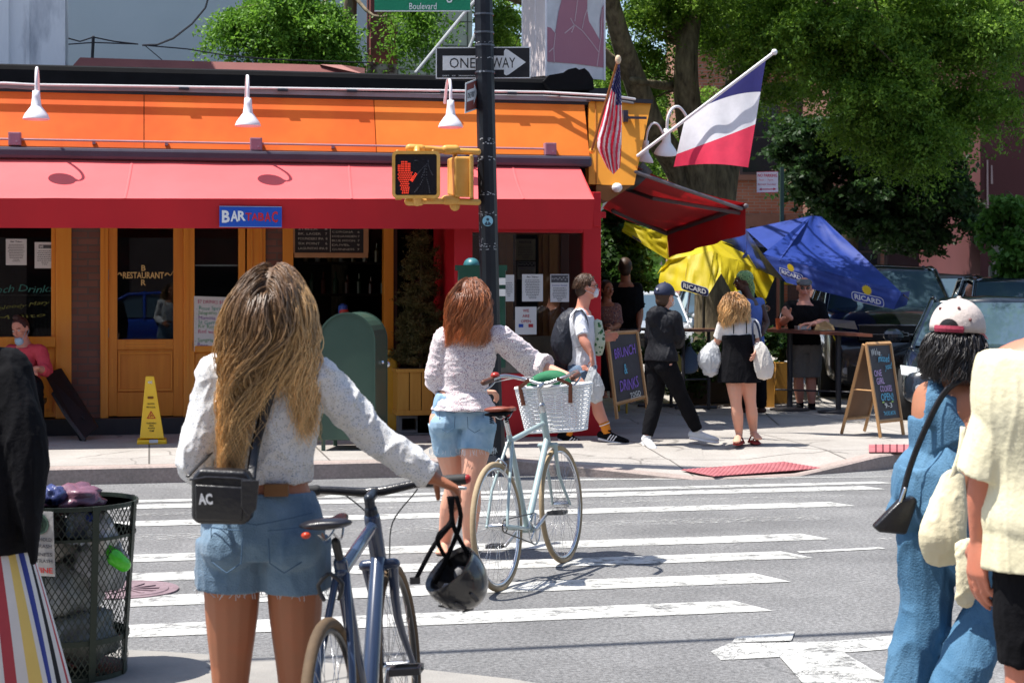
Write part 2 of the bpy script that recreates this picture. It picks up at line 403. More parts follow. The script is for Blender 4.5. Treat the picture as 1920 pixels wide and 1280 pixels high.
def gq(name, pts, m, z=.004, st_=True):
    o = MB(m).add([G(x, y, 0) + V((0, 0, z)) for x, y in pts], [tuple(range(len(pts)))]).build(name)
    return tag(o, kind='structure')
gq('lane_line', [(1494, 1034), (1650, 1026), (1660, 1029), (1500, 1037)], pA)
gq('lane_line', [(1640, 1010), (1700, 1004), (1760, 999), (1650, 1014)], pB, .004)
gq('road_line', [(1020, 899), (1760, 893), (1920, 890), (1920, 891.5), (1020, 901.5)], pA)
gq('road_arrow_marking', [(1333, 1222), (1366, 1207), (1560, 1203), (2100, 1150), (2100, 1185), (1580, 1224), (1500, 1230), (1352, 1238)], pC)
gq('road_arrow_marking', [(1380, 1196), (1490, 1186), (1484, 1203), (1372, 1207)], pC, .008)
gq('road_arrow_marking', [(1462, 1233), (1580, 1224), (1900, 1420), (1640, 1440)], pC, .008)
# tactile pads
tm = M('tactile_pad', (.32, .09, .10), .85, rgb2=(.42, .15, .16), scale=5)
def pad(corners, nx, ny, name='tactile_paving'):
    c = [V(p) for p in corners]; nrm = V((0, 0, 1)); m = MB(tm)
    m.prism(c, (0, 0, .004))
    for i in range(nx):
        for j in range(ny):
            u, v = (i + .5) / nx, (j + .5) / ny
            p = c[0].lerp(c[1], u).lerp(c[3].lerp(c[2], u), v) + V((0, 0, .003))
            m.lathe([(.022, 0), (.02, .004), (.012, .007)], p, 6)
    return m
def onwalk(px, py, z): return G(px, py, z)
m = pad([G(1277, 881, .046), G(1469, 866, .072), G(1542, 878, .042), G(1340, 893, .024)], 24, 10)
tag(m.build('tactile_paving'), 'long red tactile slab set in the corner ramp by the crossing', 'tactile paving', 'red tactile slabs at the corner')
m = MB(tm); c4 = [G(1629, 848, .139), G(1708, 848, .139), G(1708, 834, .142), G(1629, 834, .142)]
m.prism(c4, (0, 0, .006))
for i in range(1, 6):
    p = c4[0].lerp(c4[1], i / 6); q = c4[3].lerp(c4[2], i / 6); m.use(M('pad_gap', (.12, .02, .03))); m.prism([p + V((-.008, 0, .006)), p + V((.008, 0, .006)), q + V((.008, 0, .006)), q + V((-.008, 0, .006))], (0, 0, .003))
tag(m.build('tactile_paving'), 'short red ribbed slab on the pavement in front of the cookie sign', 'tactile paving', 'red tactile slabs at the corner')
# manhole
mh = G(238, 1107); m = MB(M('manhole_iron', (.16, .11, .12), .7, rgb2=(.24, .17, .19), scale=12))
m.lathe([(.27, .001), (.27, .010), (.24, .012), (.235, .006), (.22, .006), (.215, .012), (.17, .012), (.165, .007), (.0, .008)], (mh.x, mh.y, 0), 40)
for a in range(12): th = a * math.pi / 6; m.box((mh.x + .1 * math.cos(th), mh.y + .1 * math.sin(th), .010), (.14, .015, .008), Matrix.Rotation(th, 3, 'Z'))
tag(m.build('manhole_cover'), 'round brown iron manhole cover in the asphalt behind the litter bin', 'manhole cover')

# ================= restaurant =================
orange = M('orange_fascia_paint', (.80, .115, .006), .6, rgb2=(.88, .175, .012), scale=1.1, bump=.1, bscale=8)
speckle(orange, 2.2, (.93, .85, .8), (1, 1, 1), .8)
yello = M('amber_paint', (.78, .28, .015), .55, rgb2=(.84, .35, .035), scale=1.5, bump=.1, bscale=8)
wood = M('varnished_wood', (.76, .25, .018), .42, rgb2=(.78, .31, .03), scale=3, stretch=(6, 6, .5), bump=.12, bscale=12, coat=.15)
woodd = M('door_wood', (.62, .19, .018), .45, rgb2=(.74, .27, .028), scale=3, stretch=(6, 6, .5), bump=.12, bscale=12)
dark = M('dark_trim', (.018, .018, .024), .5, rgb2=(.03, .03, .036), scale=3)
slate = M('slate_trim', (.045, .04, .06), .5, rgb2=(.06, .055, .08), scale=3)
grayt = M('grey_flashing', (.20, .20, .22), .45, rgb2=(.30, .30, .32), scale=3, metal=.2)
redp = M('red_paint', (.50, .008, .018), .45, rgb2=(.56, .012, .022), scale=3, bump=.05)
brick = brickM('brown_brick', (.13, .045, .032), (.18, .065, .045), (.09, .06, .05), .2, .07, .008)
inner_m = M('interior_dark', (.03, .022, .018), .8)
glass = glassM(refl=-.012)
white = M('white_enamel', (.80, .78, .80), .35, var=.03, bump=0)
bld = thing('restaurant_building', 'corner restaurant with orange fascia, wooden shopfront and red corner bay', 'building', (-2, 17.7, .14))
xL = -6.0; xR = PY(1110, 400, 17.0).x
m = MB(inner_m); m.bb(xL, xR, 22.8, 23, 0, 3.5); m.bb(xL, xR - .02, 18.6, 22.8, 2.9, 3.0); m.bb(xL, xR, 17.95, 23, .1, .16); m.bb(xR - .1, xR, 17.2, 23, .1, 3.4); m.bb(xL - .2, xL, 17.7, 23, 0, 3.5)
m.build('interior_wall', bld)
m = MB(M('roof_tar', (.05, .05, .055), .8)); m.bb(xL, xR + .02, 17.25, 23, 3.48, 3.54); m.build('roof', bld)
# fascia (slightly leaning panels) + seams
m = MB(orange); zt, zb = 3.50, 2.955
for a, b_ in zip([-6, PY(-180, 230, 17).x, PY(270, 230, 17).x, PY(705, 230, 17).x], [PY(-180, 230, 17).x, PY(270, 230, 17).x, PY(705, 230, 17).x, PY(1104, 230, 17).x]):
    if b_ > 2.5 or a > 1.9: m.use(M('amber_orange_paint', (.82, .155, .008), .6, rgb2=(.88, .24, .02), scale=1.1, bump=.1, bscale=8))
    m.prism([(a + .004, 16.96, zb), (b_ - .004, 16.96, zb), (b_ - .004, 17.17, zt), (a + .004, 17.17, zt)], (0, .06, 0))
m.use(dark); m.bb(xL, xR - .02, 17.262, 17.4, 2.9, 3.5)
m.build('fascia', bld)
m = MB(slate); m.bb(xL, xR - .03, 16.86, 17.06, 2.835, 2.945); bevel(m.build('awning_box', bld), .03)
m = MB(dark); m.bb(xL, xR, 17.17, 17.35, 3.503, 3.53); m.use(grayt); m.bb(xL, xR + .02, 17.15, 17.4, 3.532, 3.575); m.build('cornice', bld)
m = MB(M('black_parapet', (.005, .005, .006), .8, var=.3, spec=.15)); m.bb(xL, PY(1105, 160, 17.4).x, 17.4, 17.6, 3.54, 3.745)
m.tube([(xL, 17.48, 3.745), (-2, 17.48, 3.745), (1, 17.48, 3.75), (PY(1100, 160, 17.4).x, 17.48, 3.745)], .06, 8)
m.prism([PY(x, y, 17.26) for x, y in [(1020, 152), (1030, 141), (1048, 138), (1058, 136), (1066, 130), (1080, 127), (1086, 131), (1096, 128), (1104, 135), (1112, 148), (1114, 168), (1030, 168)]], (0, .1, 0))
m.build('parapet', bld)
pinkp = M('pink_conduit', (.42, .22, .24), .5); mauve = M('mauve_box', (.30, .17, .23), .5)
m = MB(M('white_conduit', (.62, .60, .60), .4)); z0 = 3.6
pts = [PY(-60, 156, 17.12), PY(10, 156, 17.12)] + [PY(x, 158 + x * .0145, 17.12) for x in range(60, 1100, 80)] + [PY(1150, 180, 16.95), PY(1190, 186, 17.1)]
m.tube(pts, .014, 6); m.use(grayt); m.tube([p + V((0, .05, -.035)) for p in pts], .012, 6)
m.use(dark)
for x in (345, 530, 660, 835, 960, 1040): m.box(PY(x, 158 + x * .0145 + 4, 17.11), (.1, .03, .02))
m.build('conduit', bld)
m = MB(pinkp); pts = [PY(x, 261 + x * .0182, 16.975) for x in range(-60, 1041, 100)]; m.tube([p + V((0, -.022, 0)) for p in pts], .012, 6)
for x in (176, 312, 624, 900): m.box(PY(x, 263 + x * .0182, 16.965), (.03, .03, .045))
m.build('conduit', bld)
for x, y in ((28, 261), (480, 271), (1031, 280)):
    m = MB(mauve); c = PY(x, y, 16.94); m.box(c, (.115, .1, .125)); m.box(c + V((0, -.052, 0)), (.10, .006, .11)); m.box(c + V((.02, -.056, -.03)), (.02, .01, .02)); bevel(m.build('junction_box', bld), .006)
# shopfront --------------------------------------------------
YF = 17.6
def part(name, fn, mat, parent=bld, bv=0):
    m = MB(mat); fn(m); o = m.build(name, parent)
    if bv: bevel(o, bv)
    return o
part('wall', lambda m: (m.fb(-300, 1120, 318, 410, YF + .12, .12), m.bb(xL, PY(900, 600, YF).x, 17.45, 17.75, .10, .30)), dark)
part('brick_pilaster', lambda m: (m.fb(134, 191, 410, 785, YF, .25)), brick)
part('brick_pilaster', lambda m: (m.fb(498, 530, 410, 785, YF + .02, .25)), brick)
# left window with wooden panel
w1 = part('window', lambda m: (m.fb(104, 134, 410, 785, YF - .02, .14), m.fb(-300, 104, 632, 652, YF - .05, .14), m.fb(-300, 104, 652, 785, YF + .02, .1), m.fb(96, 104, 410, 632, YF + .01, .08), m.fb(-300, -250, 410, 650, YF, .1)), wood, bv=.006)
part('pane', lambda m: m.fb(-250, 97, 410, 634, YF + .05, .008), glass, w1)
part('panel_moulding', lambda m: (m.fb(20, 92, 672, 678, YF + .008, .02), m.fb(20, 92, 766, 772, YF + .008, .02), m.fb(14, 20, 672, 772, YF + .008, .02), m.fb(92, 98, 672, 772, YF + .008, .02)), woodd, w1)
gk = lambda m, x0, x1, y0, y1, t, Y: (m.fb(x0, x1, y0, y0 + t, Y, .02), m.fb(x0, x1, y1 - t, y1, Y, .02), m.fb(x0, x0 + t, y0 + t, y1 - t, Y, .02), m.fb(x1 - t, x1, y0 + t, y1 - t, Y, .02))
# door
dr = part('door', lambda m: (m.fb(203, 220, 410, 780, YF, .08), m.fb(325, 344, 410, 780, YF, .08), m.fb(220, 325, 636, 655, YF, .08), m.fb(220, 325, 410, 428, YF, .08), m.fb(220, 325, 655, 735, YF + .02, .05), m.fb(220, 325, 735, 780, YF, .08)), woodd, bv=.005)
part('pane', lambda m: m.fb(219, 326, 427, 637, YF + .035, .008), glass, dr)
part('panel_moulding', lambda m: (gk(m, 222, 323, 660, 732, 3, YF - .008), m.fb(236, 310, 641, 644, YF - .006, .02), m.fb(236, 310, 647, 650, YF - .006, .02), m.fb(209, 212, 672, 725, YF - .005, .02), m.fb(331, 334, 672, 725, YF - .005, .02)), wood, dr)
part('hinge', lambda m: (m.fb(200, 204, 505, 525, YF - .012, .03)), grayt, dr); part('hinge', lambda m: (m.fb(200, 204, 615, 632, YF - .012, .03)), grayt, dr); part('hinge', lambda m: (m.fb(199, 203, 718, 737, YF - .012, .03)), grayt, dr)
def fn(m):
    c = PY(269, 516, YF + .03)
    m.text('RESTAURANT', c, XD, UP, w=.405, h=.066, off=.02); 
    m.text('B', c + V((0, 0, .073)), XD, UP, h=.058, off=.02); m.text('R', c + V((0, 0, -.073)), XD, UP, h=.058, off=.02)
    for sgn in (-1, 1):
        m.tube([c + V((sgn * (.215 + i * .012), 0, .018 * math.sin(i * 1.1) + .004 * i)) for i in range(8)], [.007, .009, .008, .006, .005, .004, .004, .003], 6)
o = part('lettering', fn, M('gilt_letters', (.62, .42, .16), .5), dr)
part('door_frame', lambda m: (m.fb(188, 203, 410, 785, YF - .03, .16), m.fb(344, 365, 410, 785, YF - .03, .16)), wood, bv=.006)
part('door_frame', lambda m: (m.fb(191, 195, 410, 785, YF - .045, .03), m.fb(350, 354, 410, 785, YF - .045, .03)), wood)
# window with drinks list
w2 = part('window', lambda m: (m.fb(447, 460, 410, 785, YF - .02, .14), m.fb(365, 447, 660, 785, YF + .01, .1), m.fb(365, 447, 648, 660, YF - .04, .14)), wood, bv=.006)
part('pane', lambda m: m.fb(365, 448, 410, 650, YF + .05, .008), glass, w2)
part('roller_blind', lambda m: (m.fb(366, 446, 410, 498, YF + .1, .01)), M('brown_blind', (.055, .025, .02), .8), w2)
part('blind_rail', lambda m: (m.fb(366, 446, 496, 499, YF + .09, .03)), white, w2)
part('pilaster', lambda m: (m.fb(463, 498, 410, 785, YF - .01, .16), m.fb(470, 474, 410, 785, YF - .03, .03), m.fb(488, 492, 410, 785, YF - .03, .03)), wood, bv=.004)
part('pilaster', lambda m: (m.fb(530, 550, 410, 785, YF - .01, .16), m.fb(720, 738, 410, 785, YF - .01, .16)), wood, bv=.004)
part('window_sill', lambda m: (m.fb(550, 720, 655, 668, YF - .04, .25), m.fb(550, 720, 668, 785, YF, .12)), wood, bv=.004)
w3 = part('window', lambda m: (m.fb(738, 745, 410, 785, YF + .01, .12), m.fb(840, 858, 410, 785, YF + .01, .12), m.fb(745, 840, 690, 785, YF + .02, .12)), M('dark_wood', (.06, .022, .015), .5), bv=.004)
part('pane', lambda m: m.fb(745, 840, 410, 690, YF + .05, .008), glass, w3)
# red corner bay -------------------------------------------------
YB = 16.35
bay = part('corner_bay', lambda m: (m.fb(852, 886, 425, 700, YB, .5), m.fb(1094, 1127, 360, 700, YB, .6), m.fb(852, 1127, 700, 819, YB - .005, .5), m.fb(886, 1094, 410, 436, YB, .4), m.fb(1112, 1127, 360, 425, YB - .02, .3),
      m.bb(PY(852, 500, YB).x, PY(852, 500, YB).x + .06, YB + .5, 17.6, .14, 2.30), m.bb(PY(852, 500, YB).x + .01, xR, YB + .1, 17.6, 2.30, 2.36)), redp, bv=.006)
part('pane', lambda m: m.fb(886, 1094, 436, 700, YB + .06, .008), glassM('bay_glass', (.85, .86, .84), .02), bay)
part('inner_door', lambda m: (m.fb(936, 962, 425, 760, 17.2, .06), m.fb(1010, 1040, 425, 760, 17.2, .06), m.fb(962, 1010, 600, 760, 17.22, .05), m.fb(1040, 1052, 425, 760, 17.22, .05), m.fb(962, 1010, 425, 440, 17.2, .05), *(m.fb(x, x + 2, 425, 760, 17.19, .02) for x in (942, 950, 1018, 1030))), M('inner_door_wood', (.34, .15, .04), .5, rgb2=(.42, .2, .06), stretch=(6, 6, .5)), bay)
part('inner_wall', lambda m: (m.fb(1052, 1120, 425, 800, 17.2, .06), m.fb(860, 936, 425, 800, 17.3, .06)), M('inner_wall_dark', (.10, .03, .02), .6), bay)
part('radiator_panel', lambda m: (m.fb(900, 1060, 630, 700, YB + .3, .05)), M('stone_panel', (.28, .24, .2), .6, rgb2=(.4, .36, .31), scale=8), bay)
# amber corner sign box ------------------------------------------
Yc = 16.9
cp = [(1104, 189), (1221, 194), (1189, 347), (1140, 347), (1104, 345)]
m = MB(yello); m.prism([PY(x, y, Yc if y > 300 else Yc + .27) for x, y in cp], (.05, .45, 0)); m.use(M('amber_seam', (.4, .13, .01)))
m.tube([PY(1118, 344, Yc - .002), PY(1117, 190, Yc + .262)], .005, 4)
cb = m.build('corner_box', bld)
m = MB(dark); m.prism([PY(x, y, Yc + .24) for x, y in [(1100, 181), (1224, 187), (1224, 194), (1100, 189)]], (.05, .6, 0)); m.build('corner_cap', cb)
m = MB(M('soffit_wood', (.24, .10, .025), .5)); m.prism([PY(x, y, Yc) for x, y in [(1118, 347.5), (1186, 347.5), (1140, 378), (1118, 370)]], (.05, .4, 0)); m.build('soffit', cb)
m = MB(white); m.ell(PY(1157, 352, Yc - .02), .055, .055, .05, 14); m.build('globe_light', cb)
m = MB(slate); m.box(PY(1172, 218, Yc + .2), (.05, .06, .12)); m.box(PY(1193, 221, Yc + .15), (.22, .02, .025)); m.build('bracket', cb)
# side wall of the restaurant down the side street
m = MB(M('side_wall', (.10, .045, .035), .8)); a = PY(1127, 500, 16.9); a = V((a.x - .05, 17.4, 0)); e = a + (FWD - RGT * .02).normalized() * 12; m.prism([(a.x, a.y, .1), (e.x, e.y, .1), (e.x, e.y, 3.4), (a.x, a.y, 3.4)], (-.2, 0, 0)); m.build('side_wall', bld)

# ---------------- front awning ----------------
def fabric(name, c1, trans=.22, rough=.55, sc_=3):
    return M(name, c1, rough, var=.10, scale=1.4, bump=.12, bscale=5, spec=.4, sheen=.1, trans=trans, stretch=(1, 1, .4))
redc = fabric('awning_canvas', (.50, .004, .014), .02, .6)
aw = thing('shop_awning', 'long red canvas awning over the shopfront with a scalloped valance', 'awning', (-1, 16.2, 2.1))
xa0, xa1 = -6.2, PY(1088, 313, 16.9).x; xb1 = PY(1112, 372, 16.0).x
def awY(t): return 16.18 + (15.95 - 16.18) * t
N = 120; rows = 10
m = MB(fabric('sunlit_tone_canvas', (.72, .10, .105), .05, .5)); m.smooth = True  # paler copy of the valance red; the slope's sunlit wash put into its colour
gr = []
for i in range(N + 1):
    t = i / N; xt = xa0 + (xa1 - xa0) * t; xb = xa0 + (xb1 - xa0) * t
    zt_ = 2.84 + .0 * t; zf = 2.372 + .085 * t; col = []
    for j in range(rows + 1):
        u = j / rows; sag = -.025 * math.sin(math.pi * u) + .006 * noise.noise(V((xt * 2, u * 3, 0)))
        col.append(V((xt + (xb - xt) * u, 16.93 + (awY(t) - 16.93) * u, zt_ + (zf - zt_) * u + sag)))
    gr.append(col)
for i in range(N):
    for j in range(rows): m.quad(gr[i][j], gr[i + 1][j], gr[i + 1][j + 1], gr[i][j + 1])
cnp = m.build('canopy', aw); 
for i in (22, 45, 69, 93, 112): m = MB(_mc['sunlit_tone_canvas']); m.tube([p + V((0, 0, .003)) for p in gr[i]], [(.012, .003)] * 11, 6, side=XD); m.build('seam', aw)

m = MB(redc); m.smooth = True; vr = []
for i in range(N * 2 + 1):
    t = i / N / 2; c = gr[0][-1] + (gr[-1][-1] - gr[0][-1]) * t; zb_ = 2.125 + .045 * t; col = []
    bulge = 0
    for j in range(17):
        u = j / 16
        out = .008 * math.sin(t * 60) * u + (.07 if t > .80 or t < .62 else .03) * u ** 2 * bulge * (.6 + .5 * noise.noise(V((t * 30, 0, 3))))
        out += (.05 if t > .82 or t < .45 else .02) * max(0, noise.noise(V((t * 40, u * 1.5, 9)))) * u ** 3
        col.append(V((c.x, awY(t) - out + .07 * u * (1 - .8 * bulge * u), c.z + (zb_ - .018 * bulge - c.z) * u)))
    vr.append(col)
for i in range(N * 2):
    for j in range(16): m.quad(vr[i][j], vr[i + 1][j], vr[i + 1][j + 1], vr[i][j + 1])
m.build('valance', aw)
m = MB(redc); m.add([gr[-1][0], gr[-1][-1], V((xb1, 16.02, 2.3)), V((xa1, 16.93, 2.62))], [(0, 1, 2, 3)]); m.build('end_panel', aw)
m = MB(grayt); m.tube([(xa0, 16.3, 2.355), (xb1 - .02, 16.03, 2.44)], .022, 8)
for x in (-4.2, -1.7, .6): m.tube([(x, 16.9, 2.62), (x, 16.3, 2.35)], .015, 6)
m.build('frame', aw)
# blue sign on the valance
sg = thing('valance_sign', 'blue rectangular sign with white and red letters on the red valance', 'sign', PY(470, 407, 16.13))
c = PY(470, 406.5, 16.03); m = MB(M('blue_sign', (.012, .09, .50), .45, var=.05)); m.box(c, (.575, .012, .195))
m.use(M('sign_edge', (.3, .4, .6), .5))
for zz in (-.094, .094): m.box(c + V((0, -.007, zz)), (.575, .004, .006))
m.build('board', sg)
m = MB(M('sign_white', (.85, .85, .85), .5, var=.02)); 
for i, (ch, x, h) in enumerate([('B', -.228, .115), ('A', -.150, .1), ('R', -.082, .092)]): m.text(ch, c + V((x, -.0085, .004 * i)), XD, UP, w=.072, h=h, off=.035)
m.use(M('sign_red', (.60, .02, .03), .5))
for i, (ch, x, h) in enumerate([('T', -.020, .072), ('A', .037, .068), ('B', .096, .075), ('A', .156, .088), ('C', .222, .105)]): m.text(ch, c + V((x, -.0085, .0)), XD, UP, w=.056, h=h, off=.03)
m.build('lettering', sg)

# ---------------- gooseneck lamps ----------------
def lamp_parts(t, sgn=-1, lean=0):
    m = MB(white); m.smooth = True
    m.tube([(0, .34, .0), (0, .26, .12), (0, .16, .205), (0, .06, .20), (0, .0, .10), (0, 0, -.03)], .015, 8, sub=4); m.build('arm', t, world=False)
    m = MB(white); m.smooth = True
    m.lathe([(.0, 0), (.034, -.002), (.038, -.06), (.048, -.145), (.052, -.15), (.075, -.18), (.108, -.225), (.124, -.262), (.124, -.27), (.118, -.272), (.10, -.225), (.06, -.17), (.0, -.16)], (0, 0, -.01), 24)
    m.build('shade', t, world=False)
    m = MB(M('bulb', (.7, .7, .65), .3)); m.ell((0, 0, -.22), .035, n=10); m.build('bulb', t, world=False)
lm = thing('gooseneck_lamp', 'white gooseneck lamp at the left end of the orange fascia', 'lamp', PY(68, 168, 16.56), group='white gooseneck lamps on the fascia')
lamp_parts(lm)
copy_tree(lm, PY(465, 182, 16.56), 'white gooseneck lamp on the fascia above the blue valance sign')
copy_tree(lm, PY(845, 186, 16.56), 'white gooseneck lamp on the fascia just left of the black pole')
l4 = copy_tree(lm, PY(1251, 240, 17.2), 'white gooseneck lamp with a high curved arm at the amber corner box, by the flag'); l4.rotation_euler = (R(10), R(14), R(-60))
l5 = copy_tree(lm, PY(1212, 262, 17.5), 'lower white gooseneck lamp at the amber corner box, partly behind the flagpole'); l5.rotation_euler = (0, R(10), R(-60)); l5.scale = (.85,) * 3

# ---------------- side awning ----------------
dkred = fabric('side_awning_canvas', (.60, .010, .015), .12, .6)
saw = thing('side_awning', 'red canvas awning over the side street tables, seen from its end', 'awning', D(1260, 420, 19))
nearW = D(1192, 312, 17.6); nearO = D(1398, 381, 18.3); farO = D(1250, 432, 20.4); farW = D(1130, 390, 20.2)
m = MB(dkred); m.smooth = True; g2 = []
for i in range(21):
    a = nearW.lerp(farW, i / 20); b_ = nearO.lerp(farO, i / 20); col = []
    for j in range(9): u = j / 8; col.append(a.lerp(b_, u) + V((0, 0, -.05 * math.sin(math.pi * u))))
    g2.append(col)
for i in range(20):
    for j in range(8): m.quad(g2[i][j], g2[i + 1][j], g2[i + 1][j + 1], g2[i][j + 1])
m.build('canopy', saw)
dz = V((0, 0, -.33)); m = MB(dkred); m.smooth = True
for i in range(20):
    a, b_ = nearO.lerp(farO, i / 20), nearO.lerp(farO, (i + 1) / 20); m.quad(a, b_, b_ + dz + RGT * .03 * math.sin(i + 1), a + dz + RGT * .03 * math.sin(i))
m.build('valance', saw)
m = MB(M('awning_metal', (.16, .14, .15), .5, metal=.4)); m.tube([nearO + V((0, 0, -.03)), farO + V((0, 0, -.03))], .03, 8); m.tube([nearW + V((0, 0, -.06)), D(1275, 352, 17.8), nearO + V((-.05, 0, -.06))], .022, 6)
m.tube([D(1160, 350, 19), D(1225, 372, 18.3), nearO + V((-.04, .1, -.1))], .022, 6); m.tube([D(1150, 395, 20), D(1249, 437, 20.3)], .03, 6)
m.build('frame', saw)
m = MB(M('grey_housing', (.06, .06, .065), .6)); m.prism([D(x, y, 17.65) for x, y in [(1186, 345), (1205, 303), (1224, 322), (1200, 345)]], FWD * 7); m.build('roller_housing', saw)
# ================= trees =================
leafM = attrM('leaf', .55, .35, .45)
bark = M('bark', (.06, .045, .03), .9, rgb2=(.26, .21, .13), scale=5, stretch=(3, 3, .7), bump=1.0, bscale=14)
def leaves(blobs, size, c1, c2, droop=.5, twig=.45, per=26, seed=1, elong=.45, clump=.18, sp=1.0):
    """blobs: (centre, rx, ry, rz, ntwigs). Twigs fill each blob's volume and carry leaflets."""
    rs = np.random.RandomState(seed); VV = []; CC = []
    for (c, rx, ry, rz, nt_) in blobs:
        u = rs.normal(size=(nt_, 3)); u /= np.linalg.norm(u, axis=1)[:, None]; r = rs.uniform(.25, 1, nt_) ** .45
        nc = max(3, nt_ // 20); cu = rs.normal(size=(nc, 3)); cu /= np.linalg.norm(cu, axis=1)[:, None]; cu *= rs.uniform(.3, 1, nc)[:, None] ** .5
        p0 = np.array(c) + (cu[rs.randint(0, nc, nt_)] * .85 + u * r[:, None] * clump) * np.array([rx, ry, rz])
        dirn = rs.normal(size=(nt_, 3)); dirn[:, 2] = dirn[:, 2] * .4 - droop; dirn /= np.linalg.norm(dirn, axis=1)[:, None]
        L = twig * rs.uniform(.5, 1.3, nt_)
        t = rs.uniform(0, 1, (nt_, per)); side = rs.normal(size=(nt_, per, 3)) * (size * sp * np.array([1, 1, .45]))
        p = p0[:, None, :] + dirn[:, None, :] * (t * L[:, None])[:, :, None] + side
        p[:, :, 2] -= (t ** 2) * L[:, None] * droop * .4
        p = p.reshape(-1, 3); n = len(p)
        a = rs.normal(size=(n, 3)); a += np.repeat(dirn, per, 0) * .8; a /= np.linalg.norm(a, axis=1)[:, None]
        nn = rs.normal(size=(n, 3)); nn[:, 2] += .9; bb = np.cross(a, nn); bb /= np.linalg.norm(bb, axis=1)[:, None] + 1e-9
        s = size * rs.uniform(.6, 1.3, (n, 1))
        v = np.stack([p - a * s, p + bb * s * elong, p + a * s, p - bb * s * elong], 1)
        VV.append(v.reshape(-1, 3))
        k = (np.repeat(rs.uniform(0, 1, nt_), per) * .7 + rs.uniform(0, 1, n) * .3)[:, None]
        col = np.array(c1) * (1 - k) + np.array(c2) * k
        CC.append(np.repeat(col, 4, 0))
    v = np.concatenate(VV); q = np.arange(len(v)).reshape(-1, 4)
    return v, q, np.concatenate(CC)
def tree(name, label, base, limbs, blobs, size, c1, c2, group=None, **k):
    t = thing(name, label, 'tree', base, group=group)
    m = MB(bark); m.smooth = True
    for pts, rad in limbs: m.tube(pts, rad, 10, sub=4)
    lp = [(q, (rad[i] if isinstance(rad, list) else rad)) for pts, rad in limbs for i, q in enumerate(pts)]; rr_ = random.Random(seed_ := len(blobs))
    for (bc, rx, ry, rz, n_) in blobs:
        bc = V(bc); q, r0_ = min(lp, key=lambda a: (a[0] - bc).length); e_ = bc
        if (q - bc).length > 6 or n_ > 600: continue
        for _ in range(3):
            e_ = bc + V((rr_.uniform(-rx, rx), rr_.uniform(-ry, ry), rr_.uniform(-rz, rz))) * .8; md = q.lerp(e_, .5) + V((rr_.uniform(-.2, .2), rr_.uniform(-.2, .2), rr_.uniform(0, .35))); m.tube([q, md, e_], [min(r0_ * .4, .05), .025 if rx > .6 else .01, .008 if rx > .6 else .004], 6, sub=4)
    m.build('trunk', t)
    npmesh('crown', *leaves(blobs, size, c1, c2, **k)[:2], leafM, leaves(blobs, size, c1, c2, **k)[2], t)
    return t
G1, G2 = (.035, .11, .008), (.27, .44, .05)
D1, D2 = (.012, .035, .010), (.04, .085, .02)
def B(px, py, d, rx, ry, n, rd=None):   # blob measured in picture pixels at its distance
    s = d / F; return (tuple(D(px, py, d)), rx * s, (rd or 1.2), ry * s, n)
d0 = 27
